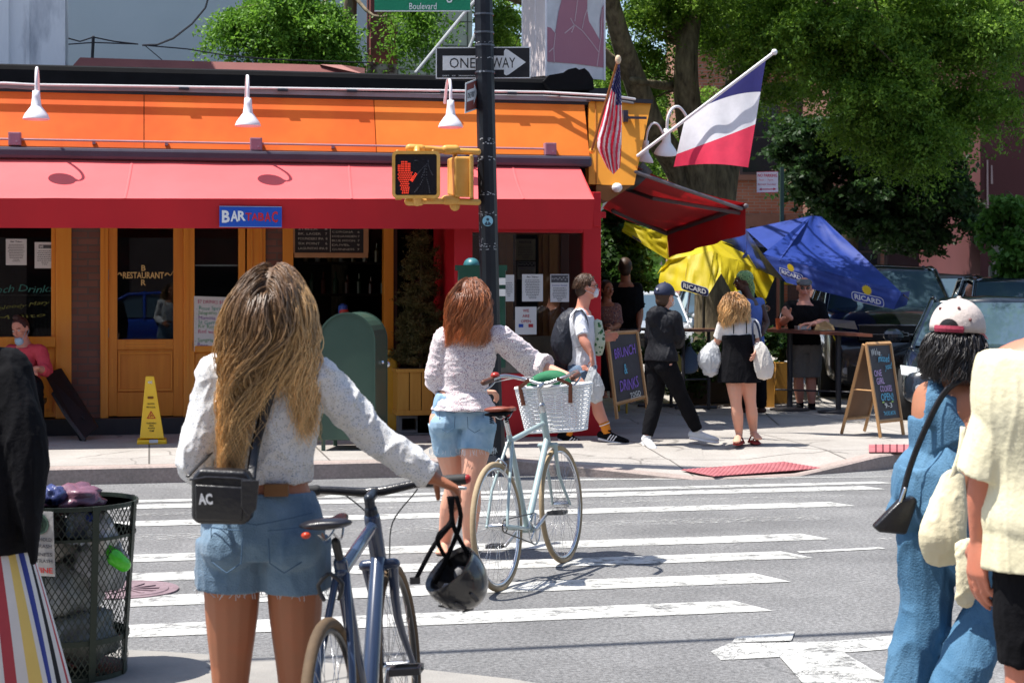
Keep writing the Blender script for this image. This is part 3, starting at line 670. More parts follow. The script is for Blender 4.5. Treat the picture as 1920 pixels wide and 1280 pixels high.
tree('locust_tree', 'large honey locust with thick forked trunk rising behind the tricolour flag', D(1345, 700, d0),
     [([D(1345, 730, d0), D(1343, 560, d0), D(1338, 420, d0), D(1335, 330, d0)], [.42, .36, .34, .36]),
      ([D(1330, 400, d0), D(1312, 300, d0 - .2), D(1290, 200, d0 - .4), D(1288, 90, d0 - .6), D(1310, -40, d0)], [.34, .27, .22, .18, .14]),
      ([D(1320, 400, d0), D(1270, 310, d0), D(1225, 240, d0 - .6), D(1190, 150, d0 - 1), D(1160, 60, d0 - 1.5), D(1130, -60, d0 - 2)], [.30, .24, .21, .18, .15, .12]),
      ([D(1345, 380, d0), D(1370, 240, d0 + .3), D(1385, 120, d0 + .6), D(1400, -40, d0 + 1)], [.30, .22, .18, .14]),
      ([D(1375, 200, d0), D(1430, 130, d0 - .5), D(1480, 70, d0 - 1), D(1530, 20, d0 - 1.6), D(1600, -60, d0 - 2)], [.15, .13, .12, .10, .07]),
      ([D(1295, 160, d0), D(1240, 160, d0 - .6), D(1185, 150, d0 - 1.4)], [.10, .07, .05]),
      ([D(1190, 150, d0 - 1), D(1140, 110, d0 - 1.2), D(1090, 60, d0 - 1.4), D(1000, 10, d0 - 1.5), D(900, -20, d0 - 2)], [.13, .1, .09, .07, .05])],
     [B(1180, 60, 27, 60, 90, 130), B(1240, 10, 27, 80, 60, 200), B(1350, 30, 28, 90, 60, 220), B(1180, 200, 28.5, 60, 90, 110), B(1260, 250, 29, 50, 60, 90),
      B(1450, 60, 26, 90, 70, 330), B(1560, 60, 25, 110, 80, 440), B(1640, 150, 25, 100, 70, 400), B(1690, 60, 25.5, 120, 90, 400), B(1800, 30, 25, 110, 60, 360), B(1760, 170, 26, 80, 90, 300),
      B(1700, 250, 25.5, 70, 60, 260), B(1610, 230, 26, 60, 40, 90), B(1500, 150, 27, 60, 40, 70), B(1900, 60, 26, 60, 100, 180), B(1850, 190, 26.5, 30, 40, 60), B(950, 60, 28, 40, 90, 100), B(920, 30, 29, 50, 80, 80),
      B(1230, 330, 30, 70, 50, 90), B(1340, 200, 29.5, 60, 80, 50), B(1500, -60, 26, 500, 60, 900, 3), (tuple(RGT * .5 + FWD * 19.2 + UP * 6.3), 1.3, 1.2, .5, 230), (tuple(RGT * 1.7 + FWD * 19.5 + UP * 6.4), 1.3, 1.3, .5, 230), (tuple(RGT * 2.8 + FWD * 20.4 + UP * 6.3), 1.3, 1.3, .5, 200), (tuple(RGT * 4.4 + FWD * 21 + UP * 6.6), 1.4, 1.6, .5, 220), B(1500, -380, 25, 500, 110, 900, 3.5), B(1850, -380, 28, 400, 110, 700, 4)],  # unseen crown clumps above the view, added to shade the side pavement and street
     .034, G1, G2, seed=3, twig=.6, per=58, elong=.5, droop=.55, sp=1.9)
tree('maple_tree', 'dense dark green street tree in front of the brick rowhouse', D(1590, 690, 33),
     [([D(1590, 690, 33), D(1592, 480, 33), D(1600, 380, 33), D(1610, 240, 33)], [.2, .17, .15, .08]), ([D(1596, 420, 33), D(1540, 330, 33), D(1500, 270, 33)], [.1, .08, .05]), ([D(1598, 400, 33), D(1690, 320, 33), D(1760, 270, 32)], [.1, .08, .05])],
     [B(1520, 270, 33, 80, 70, 420), B(1620, 300, 32.5, 90, 90, 560), B(1720, 330, 32.5, 90, 80, 480), B(1600, 400, 33, 80, 50, 260), B(1700, 410, 33, 90, 50, 260), B(1780, 400, 33, 50, 60, 160), B(1500, 360, 34, 50, 60, 160), B(1740, 250, 31.5, 70, 50, 260), B(1690, 440, 34, 100, 30, 140)],
     .06, D1, (.05, .11, .025), seed=4, twig=.4, per=34, droop=.2, elong=.6)
tree('roof_tree', 'bright green locust branches hanging over the roof beside the grey wall', D(640, 760, 22.6),
     [([D(640, 760, 22.6), D(640, 400, 22.6), D(650, 200, 22.5), D(660, -80, 22.3)], [.14, .12, .1, .08]), ([D(655, -20, 22.3), D(600, 10, 22), D(560, 60, 21.8), D(530, 110, 21.6)], [.03, .02, .012, .006]), ([D(655, -20, 22.3), D(700, 30, 22), D(760, 30, 21.8), D(775, 90, 21.6)], [.03, .02, .012, .006])],
     [B(520, 0, 21.5, 90, 50, 300, .7), B(470, 20, 21.5, 55, 25, 90, .6), B(560, 60, 21.5, 75, 55, 270, .7), B(600, 95, 21.5, 55, 22, 90, .5), B(630, 40, 21.5, 42, 55, 130, .6), B(775, 25, 21.5, 22, 50, 70, .5), B(800, 0, 21.5, 30, 30, 40, .5)],
     .028, (.05, .15, .012), (.22, .42, .045), seed=5, twig=.5, per=56, droop=.9, elong=.5, sp=1.9)
tree('corner_shrub', 'leafy shrub beside the stoop railing at the right edge', D(1900, 640, 26), [([D(1900, 640, 26), D(1895, 480, 26), D(1890, 400, 26)], [.04, .03, .02])],
     [B(1900, 400, 26, 40, 50, 200, .5), B(1915, 480, 25.5, 40, 60, 200, .5), B(1870, 440, 26, 20, 30, 40, .4)], .06, (.06, .16, .02), (.15, .30, .05), seed=6, twig=.2, per=24, elong=.7, droop=.1)
tree('street_shrub', 'dark leafy tree behind the red bay under the side awning', D(1165, 720, 24), [([D(1165, 720, 24), D(1165, 560, 24), D(1160, 420, 24)], [.07, .06, .03])],
     [B(1160, 440, 24, 38, 60, 300, .5), B(1170, 520, 24, 40, 60, 300, .5), B(1150, 590, 24, 30, 50, 130, .4)], .05, D1, (.06, .13, .02), seed=8, twig=.2, per=24, elong=.6, droop=.1)
tree('far_tree', 'pale green trees far down the side street beneath the awning', D(1290, 640, 70), [([D(1290, 640, 70), D(1290, 500, 70), D(1290, 380, 70)], [.3, .25, .1])],
     [B(1200, 400, 70, 120, 70, 500, 3), B(1320, 380, 75, 150, 90, 600, 3), B(1100, 330, 75, 150, 90, 500, 3), B(950, 150, 70, 120, 120, 600, 3), B(1250, 200, 75, 200, 150, 900, 3), B(1250, 500, 80, 120, 30, 200, 3)], .2, (.06, .15, .02), (.2, .36, .06), seed=9, twig=1.0, per=24)
# ================= buildings behind =================
pw = M('weathered_render', (.80, .80, .80), .85, rgb2=(.28, .30, .34), scale=1.8, stretch=(1.6, 1.6, .45), thr=(.48, .72), bump=.5, bscale=20)
o = thing('concrete_pier', 'weathered white rendered chimney pier at the upper left', 'pier', D(60, 140, 19.5)); m = MB(pw)
a = PY(122, 130, 19.6); m.bb(-7.5, a.x, 19.6, 20.4, 2.5, 8); m.bb(a.x - .42, a.x - .38, 19.58, 19.6, 2.5, 8); m.bb(a.x - .75, a.x - .6, 19.56, 19.6, 2.5, 8); m.build('wall', o)
bw_ = M('blue_grey_render', (.54, .60, .60), .8, rgb2=(.60, .66, .66), scale=.8, bump=.1)
gw = M('sage_siding', (.46, .50, .38), .8, rgb2=(.5, .54, .42), scale=.8, bump=.1)
o = thing('rear_building', 'tall plain blue grey wall with sage siding behind the restaurant roof', 'building', D(500, 600, 24.5)); 
ga = PY(700, 0, 24).x; gb = PY(886, 0, 24).x
m = MB(bw_); m.bb(-9, ga, 24, 30, 0, 9); m.build('wall', o); m = MB(gw); m.bb(ga, gb, 24.02, 30, 0, 9)
m.use(M('siding_seam', (.10, .11, .08), .8)); 
for x in (745, 800, 876): m.bb(PY(x, 0, 24).x, PY(x + 2, 0, 24).x, 24.012, 24.02, 3, 9)
for z in np.arange(4, 9, .35): m.bb(ga, gb, 24.014, 24.02, z, z + .012)
m.build('siding', o)
rp = M('oxblood_paint', (.15, .038, .032), .7, rgb2=(.19, .055, .045), scale=3)
o = thing('red_column', 'dark red timber column standing between the tree branches and the street sign', 'column', D(720, 120, 23)); m = MB(rp); m.bb(PY(695, 0, 22).x, PY(745, 0, 22).x, 22, 22.4, 2, 8); m.build('shaft', o)
m = MB(M('flaking_base', (.45, .38, .36), .8, rgb2=(.12, .06, .06), scale=8, thr=(.45, .6))); m.bb(PY(688, 0, 21.9).x, PY(745, 0, 21.9).x, 21.9, 22.45, PY(720, 140, 21.9).z, PY(720, 120, 21.9).z); m.build('base', o)
o = thing('red_roof_curb', 'low sloping dull red roof curb behind the black parapet', 'roof', D(400, 130, 20)); m = MB(rp); 
m.prism([PY(125, 136, 19.4), PY(150, 108, 19.6), PY(600, 122, 19.6), PY(684, 140, 19.4), PY(684, 150, 19.4), PY(125, 150, 19.4)], (0, .6, 0)); m.build('curb', o)
m = MB(M('pink_coping', (.35, .16, .13), .7, rgb2=(.25, .1, .09))); m.prism([PY(600, 121, 19.55), PY(640, 122, 19.55), PY(684, 128, 19.38), PY(684, 140, 19.38)], (0, .3, 0)); m.build('coping', o)
m = MB(dark); m.tube([PY(x, y, 20.5) for x, y in [(395, -20), (385, 15), (360, 45), (325, 72), (295, 84), (268, 85)]], .012, 5); m.tube([PY(x, y, 20.5) for x, y in [(268, 85), (350, 92), (430, 105), (520, 112), (700, 118)]], .008, 5)
m.tube([PY(x, y, 20.5) for x, y in [(120, 70), (150, 78), (175, 70), (215, 78), (258, 83)]], .009, 5); m.tube([PY(x, y, 20.5) for x, y in [(120, 84), (175, 80), (258, 83)]], .008, 5)
m.tube([PY(175, 70, 20.5), PY(173, 112, 20.5)], .018, 6); m.tube([PY(272, 86, 20.5), PY(303, 112, 20.5)], .006, 5)
tag(m.build('utility_cable'), 'black cables looping across the blue grey wall from a short mast', 'cable')
o = thing('steel_brace', 'pale diagonal steel brace rod rising from the roof beside the one way sign', 'brace', PY(780, 136, 17.9), group='steel braces behind the one way sign'); m = MB(M('galvanised', (.45, .46, .45), .4, metal=.3)); m.tube([PY(780, 136, 17.9), PY(875, 20, 17.9), PY(935, -50, 17.9)], .018, 8); m.build('rod', o)
o = thing('steel_brace', 'second shorter steel brace rod just left of the black pole', 'brace', PY(880, 92, 18.4), group='steel braces behind the one way sign'); m = MB(_mc['galvanised']); m.tube([PY(860, 140, 18.4), PY(892, 60, 18.4), PY(960, -90, 18.4)], .016, 8); m.build('rod', o)
# billboard
bb_ = thing('billboard', 'boxy rooftop billboard with mauve poster and pale pink side', 'billboard', PY(1056, 145, 18.2))
A0, A1, A2 = PY(980, 146, 18.9), PY(1024, 142, 18.2), PY(1133, 150, 18.6)
m = MB(M('pale_pink_panel', (.66, .56, .54), .6, rgb2=(.70, .62, .60), scale=1.5)); H9 = V((0, 0, 2))
m.quad(A0, A1, A1 + H9, A0 + H9); m.build('side_panel', bb_)
m = MB(M('poster_white', (.62, .62, .64), .6)); m.quad(A1, A2, A2 + H9, A1 + H9); m.quad(A2, A0, A0 + H9, A2 + H9); pn = m.build('poster_panel', bb_)
mv = M('poster_mauve', (.38, .15, .20), .6, rgb2=(.41, .18, .23), scale=1.2); ex_ = (A2 - A1).normalized(); nrm = ex_.cross(UP) * .006
def pp(x, y): t = (x - 1024) / (1133 - 1024); q = A1.lerp(A2, t); yb = 142 + 8 * t; s = 0.00568; return V((q.x, q.y, q.z + (yb - y) * s)) + nrm
m = MB(mv)
m.add([pp(*p) for p in [(1025, 115), (1025, 48), (1032, 50), (1040, 60), (1046, 20), (1053, -10), (1053, -40), (1100, -40), (1100, 15), (1103, 35), (1112, 50), (1124, 72), (1124, 30), (1128, 8), (1132, 0), (1132, 126), (1080, 119)]], [tuple(range(17))])
lnm = M('poster_line', (.55, .40, .43), .6)
m.use(lnm); q2 = nrm * .5
for ln in ([(1038, 118), (1037, 90), (1040, 60)], [(1118, 125), (1122, 95), (1126, 60), (1128, 10)], [(1068, 30), (1074, 42), (1090, 54), (1106, 74), (1121, 95)], [(1076, 36), (1080, 5), (1083, -20)], [(1090, 50), (1094, 28), (1100, 10)], [(1076, 43), (1066, 52), (1057, 60)], [(1076, 43), (1070, 58)], [(1037, 88), (1028, 97)]):
    for a_, c_ in zip(ln, ln[1:]):
        a3, c3 = pp(*a_) + q2, pp(*c_) + q2; n3 = (c3 - a3).cross(nrm).normalized() * .006; m.quad(a3 - n3, c3 - n3, c3 + n3, a3 + n3)
m.build('poster', bb_)
m = MB(white); m.tube([A1, A1 + H9], .012, 6); m.tube([A2 + V((0, -.01, 0)), A2 + H9], .014, 6); m.tube([A0, A0 + H9], .012, 6); m.tube([A0.lerp(A1, .55), A0.lerp(A1, .55) + H9], .004, 6); m.build('frame', bb_)
m = MB(dark); m.box((A1 + A2) / 2 + V((0, .3, -.35)), (1.0, .5, .5)); m.build('plinth', bb_)
# brick rowhouses behind the trees
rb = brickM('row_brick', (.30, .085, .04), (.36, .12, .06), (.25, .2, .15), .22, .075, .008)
st_m = M('brownstone', (.16, .08, .055), .8); wf = M('window_frame_dark', (.04, .03, .03), .5); wg = M('dark_glazing', (.012, .015, .02), .08, var=0, bump=0, spec=.6)
def rowhouse(label, px0, px1, d, top, cols, rows, y_w, wallm, grp):
    o = thing('brick_rowhouse', label, 'house', D((px0 + px1) / 2, 540 + 1.55 * F / d, d), group=grp)
    X0, X1 = D(px0, 0, d), D(px1, 0, d); ex = (X1 - X0); Wd = ex.length; ex.normalize(); ny = UP.cross(ex)
    def q(m, x0, x1, z0, z1, t0, t1):
        p = [V((X0.x, X0.y, 0)) + ex * x0 + UP * z0, V((X0.x, X0.y, 0)) + ex * x1 + UP * z0, V((X0.x, X0.y, 0)) + ex * x1 + UP * z1, V((X0.x, X0.y, 0)) + ex * x0 + UP * z1]
        m.prism([a - ny * -t0 for a in p], ny * (t1 - t0))
    m = MB(wallm); q(m, 0, Wd, 0, top, 0, 6); m.build('wall', o)
    for r_ in range(rows):
        for c_ in range(cols):
            cx_ = Wd * (c_ + .5) / cols; zc = y_w + r_ * 3.1
            f = MB(st_m); q(f, cx_ - .62, cx_ + .62, zc + .95, zc + 1.2, -.08, .0); q(f, cx_ - .6, cx_ + .6, zc - 1.05, zc - .92, -.1, .0); f.use(wf); q(f, cx_ - .5, cx_ + .5, zc - .92, zc + .95, -.03, .0); fo = f.build('window', o)
            g = MB(wg); q(g, cx_ - .43, cx_ + .43, zc - .85, zc - .02, -.035, -.03); q(g, cx_ - .43, cx_ + .43, zc + .03, zc + .88, -.035, -.03); g.build('pane', fo)
    return o, q
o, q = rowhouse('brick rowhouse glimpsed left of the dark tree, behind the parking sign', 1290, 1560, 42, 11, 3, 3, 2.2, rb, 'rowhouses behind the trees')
f = MB(st_m); q(f, 1.35, 2.3, 0, 3.4, -.15, 0); f.use(wg); q(f, 1.5, 2.15, .1, 3.1, -.16, -.15); f.build('door', o)
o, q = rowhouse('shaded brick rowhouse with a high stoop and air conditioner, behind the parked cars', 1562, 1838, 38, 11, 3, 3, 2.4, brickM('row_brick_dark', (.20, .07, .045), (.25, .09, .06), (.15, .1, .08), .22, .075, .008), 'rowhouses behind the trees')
f = MB(M('ac_unit', (.45, .46, .44), .5)); q(f, 2.85, 3.35, 2.75, 3.15, -.4, -.05); f.use(dark); q(f, 2.92, 3.28, 2.82, 3.08, -.41, -.4); f.build('air_conditioner', o)
for i in range(5): f = MB(st_m); q(f, 1.2, 2.4, 0, 1.3 - i * .24, -.4 - i * .3, -.1 - i * .3) if False else q(f, 1.2, 2.4, 0, 1.3 - i * .24, -.35 - (i + 1) * .3, -.35 - i * .3); f.build('step', o)
o = thing('red_wall_building', 'windowless mauve red side wall at the right edge behind the shrub', 'building', D(1880, 690, 33)); m = MB(M('mauve_red_wall', (.085, .022, .022), .8, rgb2=(.11, .03, .03), scale=.8)); c = D(1838, 0, 33); c.z = 0
e1 = D(2150, 0, 33.5); e1.z = 0; m.prism([c, e1, e1 + UP * 9, c + UP * 9], FWD * 5)
m.use(M('pale_scratches', (.35, .25, .25), .8)); 
for px, y0, y1 in ((1850, 300, 400), (1858, 310, 345), (1845, 380, 430)): m.quad(D(px, y1, 32.97), D(px + 4, y1, 32.97), D(px + 3, y0, 32.97), D(px, y0, 32.97))
m.build('wall', o)
o = thing('stoop_stairs', 'weathered timber stair railing rising at the right edge behind the cars', 'stairs', D(1890, 640, 27)); tw = M('weathered_timber', (.26, .22, .18), .8, rgb2=(.36, .31, .26), stretch=(4, 4, .6))
m = MB(tw); r0, r1 = D(1858, 502, 27), D(1935, 425, 28); m.tube([r0, r1], .04, 6); m.build('handrail', o)
for i in range(8): p = r0.lerp(r1, i / 7.0); m = MB(tw); m.box(p + V((0, 0, -.35)), (.06, .06, .7)); m.build('baluster', o)
m = MB(tw); 
for i in range(7): p = r0.lerp(r1, i / 6); m.box(p + V((.3, .5, -.95 )), (1.1, .35, .12), Matrix.Rotation(-YAW, 3, 'Z'))
m.build('treads', o)
for i in (0, 1): m = MB(tw); m.box(D(1868 + i * 60, 560, 27 + i), (.1, .1, 2.2)); m.build('post', o)
# far buildings closing the side street and the buildings across the road behind the camera (seen only as reflections)
o = thing('far_building', 'pale brick building far down the side street under the awning', 'building', D(1200, 590, 95)); m = MB(brickM('far_brick', (.3, .2, .16), (.34, .24, .2), (.3, .28, .25), .4, .2)); c = D(1100, 0, 95); c.z = 0; e1 = D(1500, 0, 97); e1.z = 0; m.prism([c, e1, e1 + UP * 12, c + UP * 12], FWD * 5); m.build('wall', o)
for i in range(6):
    for j in range(3): m = MB(wg); a = c.lerp(e1, (i + .3) / 6) - FWD * .05; b_ = c.lerp(e1, (i + .6) / 6) - FWD * .05; m.quad(a + UP * (1.5 + 3.4 * j), b_ + UP * (1.5 + 3.4 * j), b_ + UP * (3.3 + 3.4 * j), a + UP * (3.3 + 3.4 * j)); m.build('window', o)
o = thing('opposite_building', 'brick building across the road behind the viewer', 'building', (0, -9, 0)); m = MB(brickM('opp_brick', (.16, .08, .06), (.2, .1, .08), (.2, .17, .15))); m.bb(-25, 25, -15, -9, 0, 11); m.build('wall', o)
for i in range(12): m = MB(wg); m.bb(-23 + i * 4, -20.5 + i * 4, -9.03, -8.99, .6, 3); m.build('shop_window', o)
# ================= road side cars =================
def car(label, loc, head, body, L=4.7, Wd=1.9, Hh=1.75, hood=1.08, kind='suv', grp='cars parked on the side street', seeds=0, logo=False):
    """front of the car at local -Y"""
    t = thing('parked_car', label, 'car', loc, (0, 0, head), grp); hw = Wd / 2
    # stations along length from front bumper: y, z of beltline/hood, half width
    if kind == 'suv': S = [(-.0, .62, .72), (.03, .92, .86), (.12, 1.0, .92), (.5, hood, .97), (1.25, hood + .06, 1.0), (1.6, hood + .08, 1.0), (3.9, hood + .1, 1.0), (4.55, hood + .08, .95), (4.68, .8, .88)]; roofp = [(1.25, hood + .04, .9), (1.95, Hh - .06, .74), (2.4, Hh, .74), (3.9, Hh - .03, .74), (4.5, hood + .06, .84)]
    elif kind == 'pickup': S = [(-.0, .62, .72), (.03, 1.0, .9), (.12, 1.1, .95), (.5, hood, .98), (1.25, hood + .06, 1.0), (1.6, hood + .08, 1.0), (4.6, hood + .1, 1.0), (4.68, .8, .95)]; roofp = [(1.2, hood + .04, .9), (1.8, Hh - .06, .76), (2.3, Hh, .76), (3.0, Hh - .02, .76), (3.3, hood + .06, .86)]
    else: S = [(-.0, .5, .68), (.03, .68, .84), (.15, .76, .92), (.6, hood - .14, .97), (1.3, hood - .03, 1.0), (1.7, hood, 1.0), (3.9, hood + .02, 1.0), (4.5, hood - .04, .93), (4.68, .7, .85)]; roofp = [(1.25, hood - .04, .88), (2.1, Hh - .04, .68), (2.5, Hh, .68), (3.2, Hh - .04, .68), (4.1, hood, .84)]
    sc_ = L / 4.68; b = MB(body); b.smooth = True; rings = []
    for y, z, wf_ in S:
        x = hw * wf_; zb = .30; zm = .55 * z + .45 * zb
        prof = [(-x * .92, zb), (-x, zb + .12), (-x * 1.0, zm), (-x * .965, z - .09), (-x * .90, z - .02), (-x * .6, z + .015), (0, z + .03), (x * .6, z + .015), (x * .90, z - .02), (x * .965, z - .09), (x, zm), (x, zb + .12), (x * .92, zb)]
        rings.append([V((a, y * sc_ - L / 2, c)) for a, c in prof])
    b.ring_loft(rings); bo = b.build('body', t, world=False)
    mod(bo, 'SUBSURF', levels=1, render_levels=2)
    r = MB(body); r.smooth = True; g = MB(M('car_glass', (.05, .085, .11), .03, var=0, bump=0, spec=.9, coat=.6))  # bluish base tint stands in for sky reflected in the glass
    # glasshouse
    rg = []
    for y, z, wf_ in roofp: rg.append((y * sc_ - L / 2, z, hw * wf_))
    y0, z0, x0 = rg[0]; y1, z1, x1 = rg[1]; y2, z2, x2 = rg[2]; y3, z3, x3 = rg[3]; y4, z4, x4 = rg[4]
    belt = hood + (.05 if kind != 'sedan' else -.02)
    g.quad((-x0 * .95, y0, z0), (x0 * .95, y0, z0), (x1 * .97, y1, z1), (-x1 * .97, y1, z1)); wso = g.build('windshield', t, world=False)
    g = MB(_mc['car_glass']); g.quad((-x4 * .95, y4, z4), (-x3 * .95, y3, z3), (x3 * .95, y3, z3), (x4 * .95, y4, z4)); g.build('rear_window', t, world=False)
    for sg_ in (-1, 1):
        xs = hw * .93
        g = MB(_mc['car_glass']); ym = (y2 + y3) / 2
        g.add([(sg_ * xs, y0 + .25, belt), (sg_ * xs, ym - .04, belt), (sg_ * x2 * 1.0, ym - .04, z2 - .06), (sg_ * x1 * 1.0, y1 + .1, z1 - .06)], [(0, 1, 2, 3)]); g.build('side_window', t, world=False)
        g = MB(_mc['car_glass']); g.add([(sg_ * xs, ym + .04, belt), (sg_ * xs, y4 - .3, belt), (sg_ * x3, y3, z3 - .06), (sg_ * x2, ym + .04, z2 - .06)], [(0, 1, 2, 3)]); g.build('side_window', t, world=False)
        for pa, pb in (((sg_ * x0 * .98, y0, z0 - .03), (sg_ * x1, y1, z1)), ((sg_ * xs, ym, belt), (sg_ * x2, ym, z2)), ((sg_ * x4, y4, z4), (sg_ * x3, y3, z3))): r.tube([pa, pb], .035, 6)
        r.tube([(sg_ * x1, y1, z1), (sg_ * x2, y2, z2 - .01), (sg_ * x3, y3, z3)], .035, 6)
    r.ring_loft([[V((-x * 1.0, y, z - .03)), V((-x * .8, y, z + .015)), V((0, y, z + .04)), V((x * .8, y, z + .015)), V((x * 1.0, y, z - .03)), V((0, y, z - .04))] for y, z, x in (rg[1], rg[2], rg[3])])
    r.build('roof', t, world=False)
    k = MB(M('cabin_dark', (.01, .01, .012), .8)); k.bb(-hw * .86, hw * .86, y0 + .45, y4 - .3, .8, belt + .02); k.build('cabin', t, world=False)
    ty = M('tyre_rubber', (.015, .015, .016), .8); rm = M('alloy', (.35, .35, .37), .3, metal=.8)
    for sx in (-1, 1):
        for yy in (.85 * sc_ - L / 2, 3.75 * sc_ - L / 2):
            Mx = Matrix.Rotation(R(90), 3, 'Y'); wh = MB(ty); wh.smooth = True
            wh.lathe([(.2, -.11), (.33, -.11), (.355, -.07), (.36, 0), (.355, .07), (.33, .11), (.2, .11)], (sx * (hw - .11), yy, .36), 24, Mx); wo = wh.build('wheel', t, world=False)
            wr = MB(rm); wr.lathe([(.0, .1), (.06, .1), (.07, .06), (.19, .08), (.225, .115), (.225, -.1), (.0, -.1)], (sx * (hw - .11), yy, .36), 20, Matrix.Rotation(R(90 * sx), 3, 'Y')); wr.build('rim', wo, world=False)
        hl = MB(M('headlamp', (.62, .66, .68), .08, spec=.9, coat=1, bump=0)); zh = hood - .17 if kind != 'sedan' else .66; yf = -L / 2
        hl.prism([(sx * hw * .56, yf + .0, zh - .04), (sx * hw * .93, yf + .18, zh + .0), (sx * hw * .95, yf + .26, zh + .1), (sx * hw * .6, yf + .03, zh + .07)], (0, .12, 0)); hl.build('headlight', t, world=False)
        mi = MB(body); mi.ell((sx * (hw + .12), y0 + .55, belt + .08), .12, .08, .085, 12); mi.build('mirror', t, world=False)
    gr_ = MB(M('grille_black', (.012, .012, .014), .3)); yf = -L / 2 - .012; zg = hood - .25 if kind != 'sedan' else .6
    gr_.box((0, yf + .02, zg), (Wd * .54, .05, .2)); gr_.box((0, yf + .0, .48), (Wd * .7, .06, .2)); gr_.use(M('chrome', (.5, .5, .52), .12, metal=1, bump=0))
    gr_.box((0, yf - .01, zg + .10), (Wd * .56, .03, .018)); gr_.box((0, yf - .012, zg - .02), (Wd * .54, .03, .014))
    if logo:
        gr_.box((0, yf - .03, zg - .02), (.2, .02, .05)); gr_.box((0, yf - .03, zg - .02), (.08, .02, .085)); gr_.use(M('logo_black', (.01, .01, .01), .4)); gr_.box((0, yf - .041, zg - .02), (.18, .004, .034)); gr_.box((0, yf - .0415, zg - .02), (.06, .004, .068))
    gr_.build('grille', t, world=False)
    pl = MB(M('number_plate', (.55, .5, .35), .5)); pl.box((0, yf - .02, .5), (.3, .02, .15)); pl.build('number_plate', t, world=False)
    for sx in (-1, 1): fl = MB(M('fog_lamp', (.5, .5, .52), .1, coat=1)); fl.lathe([(.045, 0), (.04, .01), (0, .012)], (sx * hw * .72, yf - .0, .52), 12, Matrix.Rotation(R(90), 3, 'X')); fl.build('fog_light', t, world=False)
    return t
def paintM(n, c): return M(n, c, .22, coat=1, var=.03, bump=0, spec=.5)
blk = paintM('black_car_paint', (.008, .009, .011)); gry = paintM('steel_car_paint', (.20, .23, .25)); sil = paintM('silver_car_paint', (.42, .44, .46)); blu = paintM('blue_black_car_paint', (.014, .02, .03))
def gp(px, d): p = D(px, 540, d); return (p.x, p.y, 0)
hd = -YAW
car('black parked car with a chrome grille badge, its nose toward the bar table', gp(1650, 24.6), hd - R(6), blk, 4.8, 1.95, 1.90, 1.27, logo=True)
car('glossy black sedan nearest the pavement, behind the woman in the cap', gp(1850, 20.4), hd - R(16), blu, 4.7, 1.88, 1.47, .98, 'sedan')
car('steel grey pickup with a pale windscreen, farthest of the parked row', gp(1735, 37.5), hd - R(4), gry, 5.2, 2.0, 1.98, 1.2, 'pickup')
car('black car between the grey pickup and the nearest black sedan', gp(1762, 31), hd - R(4), blk, 4.7, 1.9, 1.83, 1.12)
car('dark blue car with a green reflecting windscreen at the right edge', gp(1915, 25.5), hd - R(8), blu, 4.8, 1.95, 1.75, 1.12)
car('small silver hatchback parked far off under the side awning', gp(1215, 36), hd, sil, 4.2, 1.75, 1.5, .95, 'sedan')
car('dark parked car partly hidden behind the bar tables under the yellow parasol', gp(1345, 40), hd, blk, 4.5, 1.85, 1.6, 1.0)

q = G(1400, 1196) + SUN / SUN.z * 6.5; m = MB(M('cable_rubber', (.02, .02, .02), .6)); m.tube([q + XD * x + UP * (.00035 * x * x) for x in range(-30, 31, 3)], .03, 6); tag(m.build('overhead_cable'), 'black overhead cable high above the crossing whose shadow lies over the asphalt', 'cable')
# ================= pole, signals, signs =================
polem = M('black_pole_paint', (.008, .009, .013), .4, rgb2=(.014, .016, .022), scale=4, bump=.25, bscale=20, spec=.3)
scuff = M('tape_scraps', (.35, .36, .38), .7)
pb, pt = D(925, 862, 14.6), D(903, -160, 14.6)
pole = thing('traffic_pole', 'tall black steel pole carrying the signals and one way signs', 'pole', pb)
m = MB(polem); m.tube([pb, pb.lerp(pt, .3), pt], [.088, .084, .078], 12, round_=False); m.build('shaft', pole)
m = MB(polem); m.tube([pb, pb + UP * .05, pb + UP * .3, pb + UP * .34], [.13, .105, .098, .09], 12, round_=False); m.build('base', pole)
m = MB(scuff); rr = random.Random(3)
def onpole(y, a): p = pb.lerp(pt, (862 - y) / 1022); th = R(a); return p - FWD * (.083 * math.cos(th)) + RGT * (.083 * math.sin(th)) 
for y0 in (262, 268, 296, 300, 362, 366, 398, 402, 458, 462, 466, 80, 110, 135):
    for q in range(7):
        a = rr.uniform(-75, 60); y = y0 + rr.uniform(-2, 2); da = rr.uniform(3, 16); h = rr.uniform(.6, 2.2)
        m.quad(onpole(y + h, a) - FWD * .003, onpole(y + h, a + da) - FWD * .003, onpole(y, a + da) - FWD * .003, onpole(y, a) - FWD * .003)
for q in range(26):
    a = rr.uniform(-80, -35); y = rr.uniform(250, 480); h = rr.uniform(2, 9); m.quad(onpole(y + h, a) - FWD * .003, onpole(y + h, a + 3) - FWD * .003, onpole(y, a + 2) - FWD * .003, onpole(y, a) - FWD * .003)
m.build('tape_scrap', pole)['kind'] = 'stuff'
for i, y in enumerate((28, 62, 86, 136)):
    c = pb.lerp(pt, (862 - y) / 1022); m = MB(M('strap_steel', (.10, .11, .13), .4, metal=.5)); m.tube([c - UP * .008, c + UP * .008], .088, 12, round_=False); m.build('strap', pole)
stk = thing('round_sticker', 'small round pale blue sticker with a dark face on the black pole', 'sticker', onpole(415, -2))
m = MB(M('sticker_blue', (.25, .50, .62), .5)); Q = Matrix((tuple(RGT), tuple(UP), tuple(-FWD))).transposed(); cs = onpole(415, -2) - FWD * .004
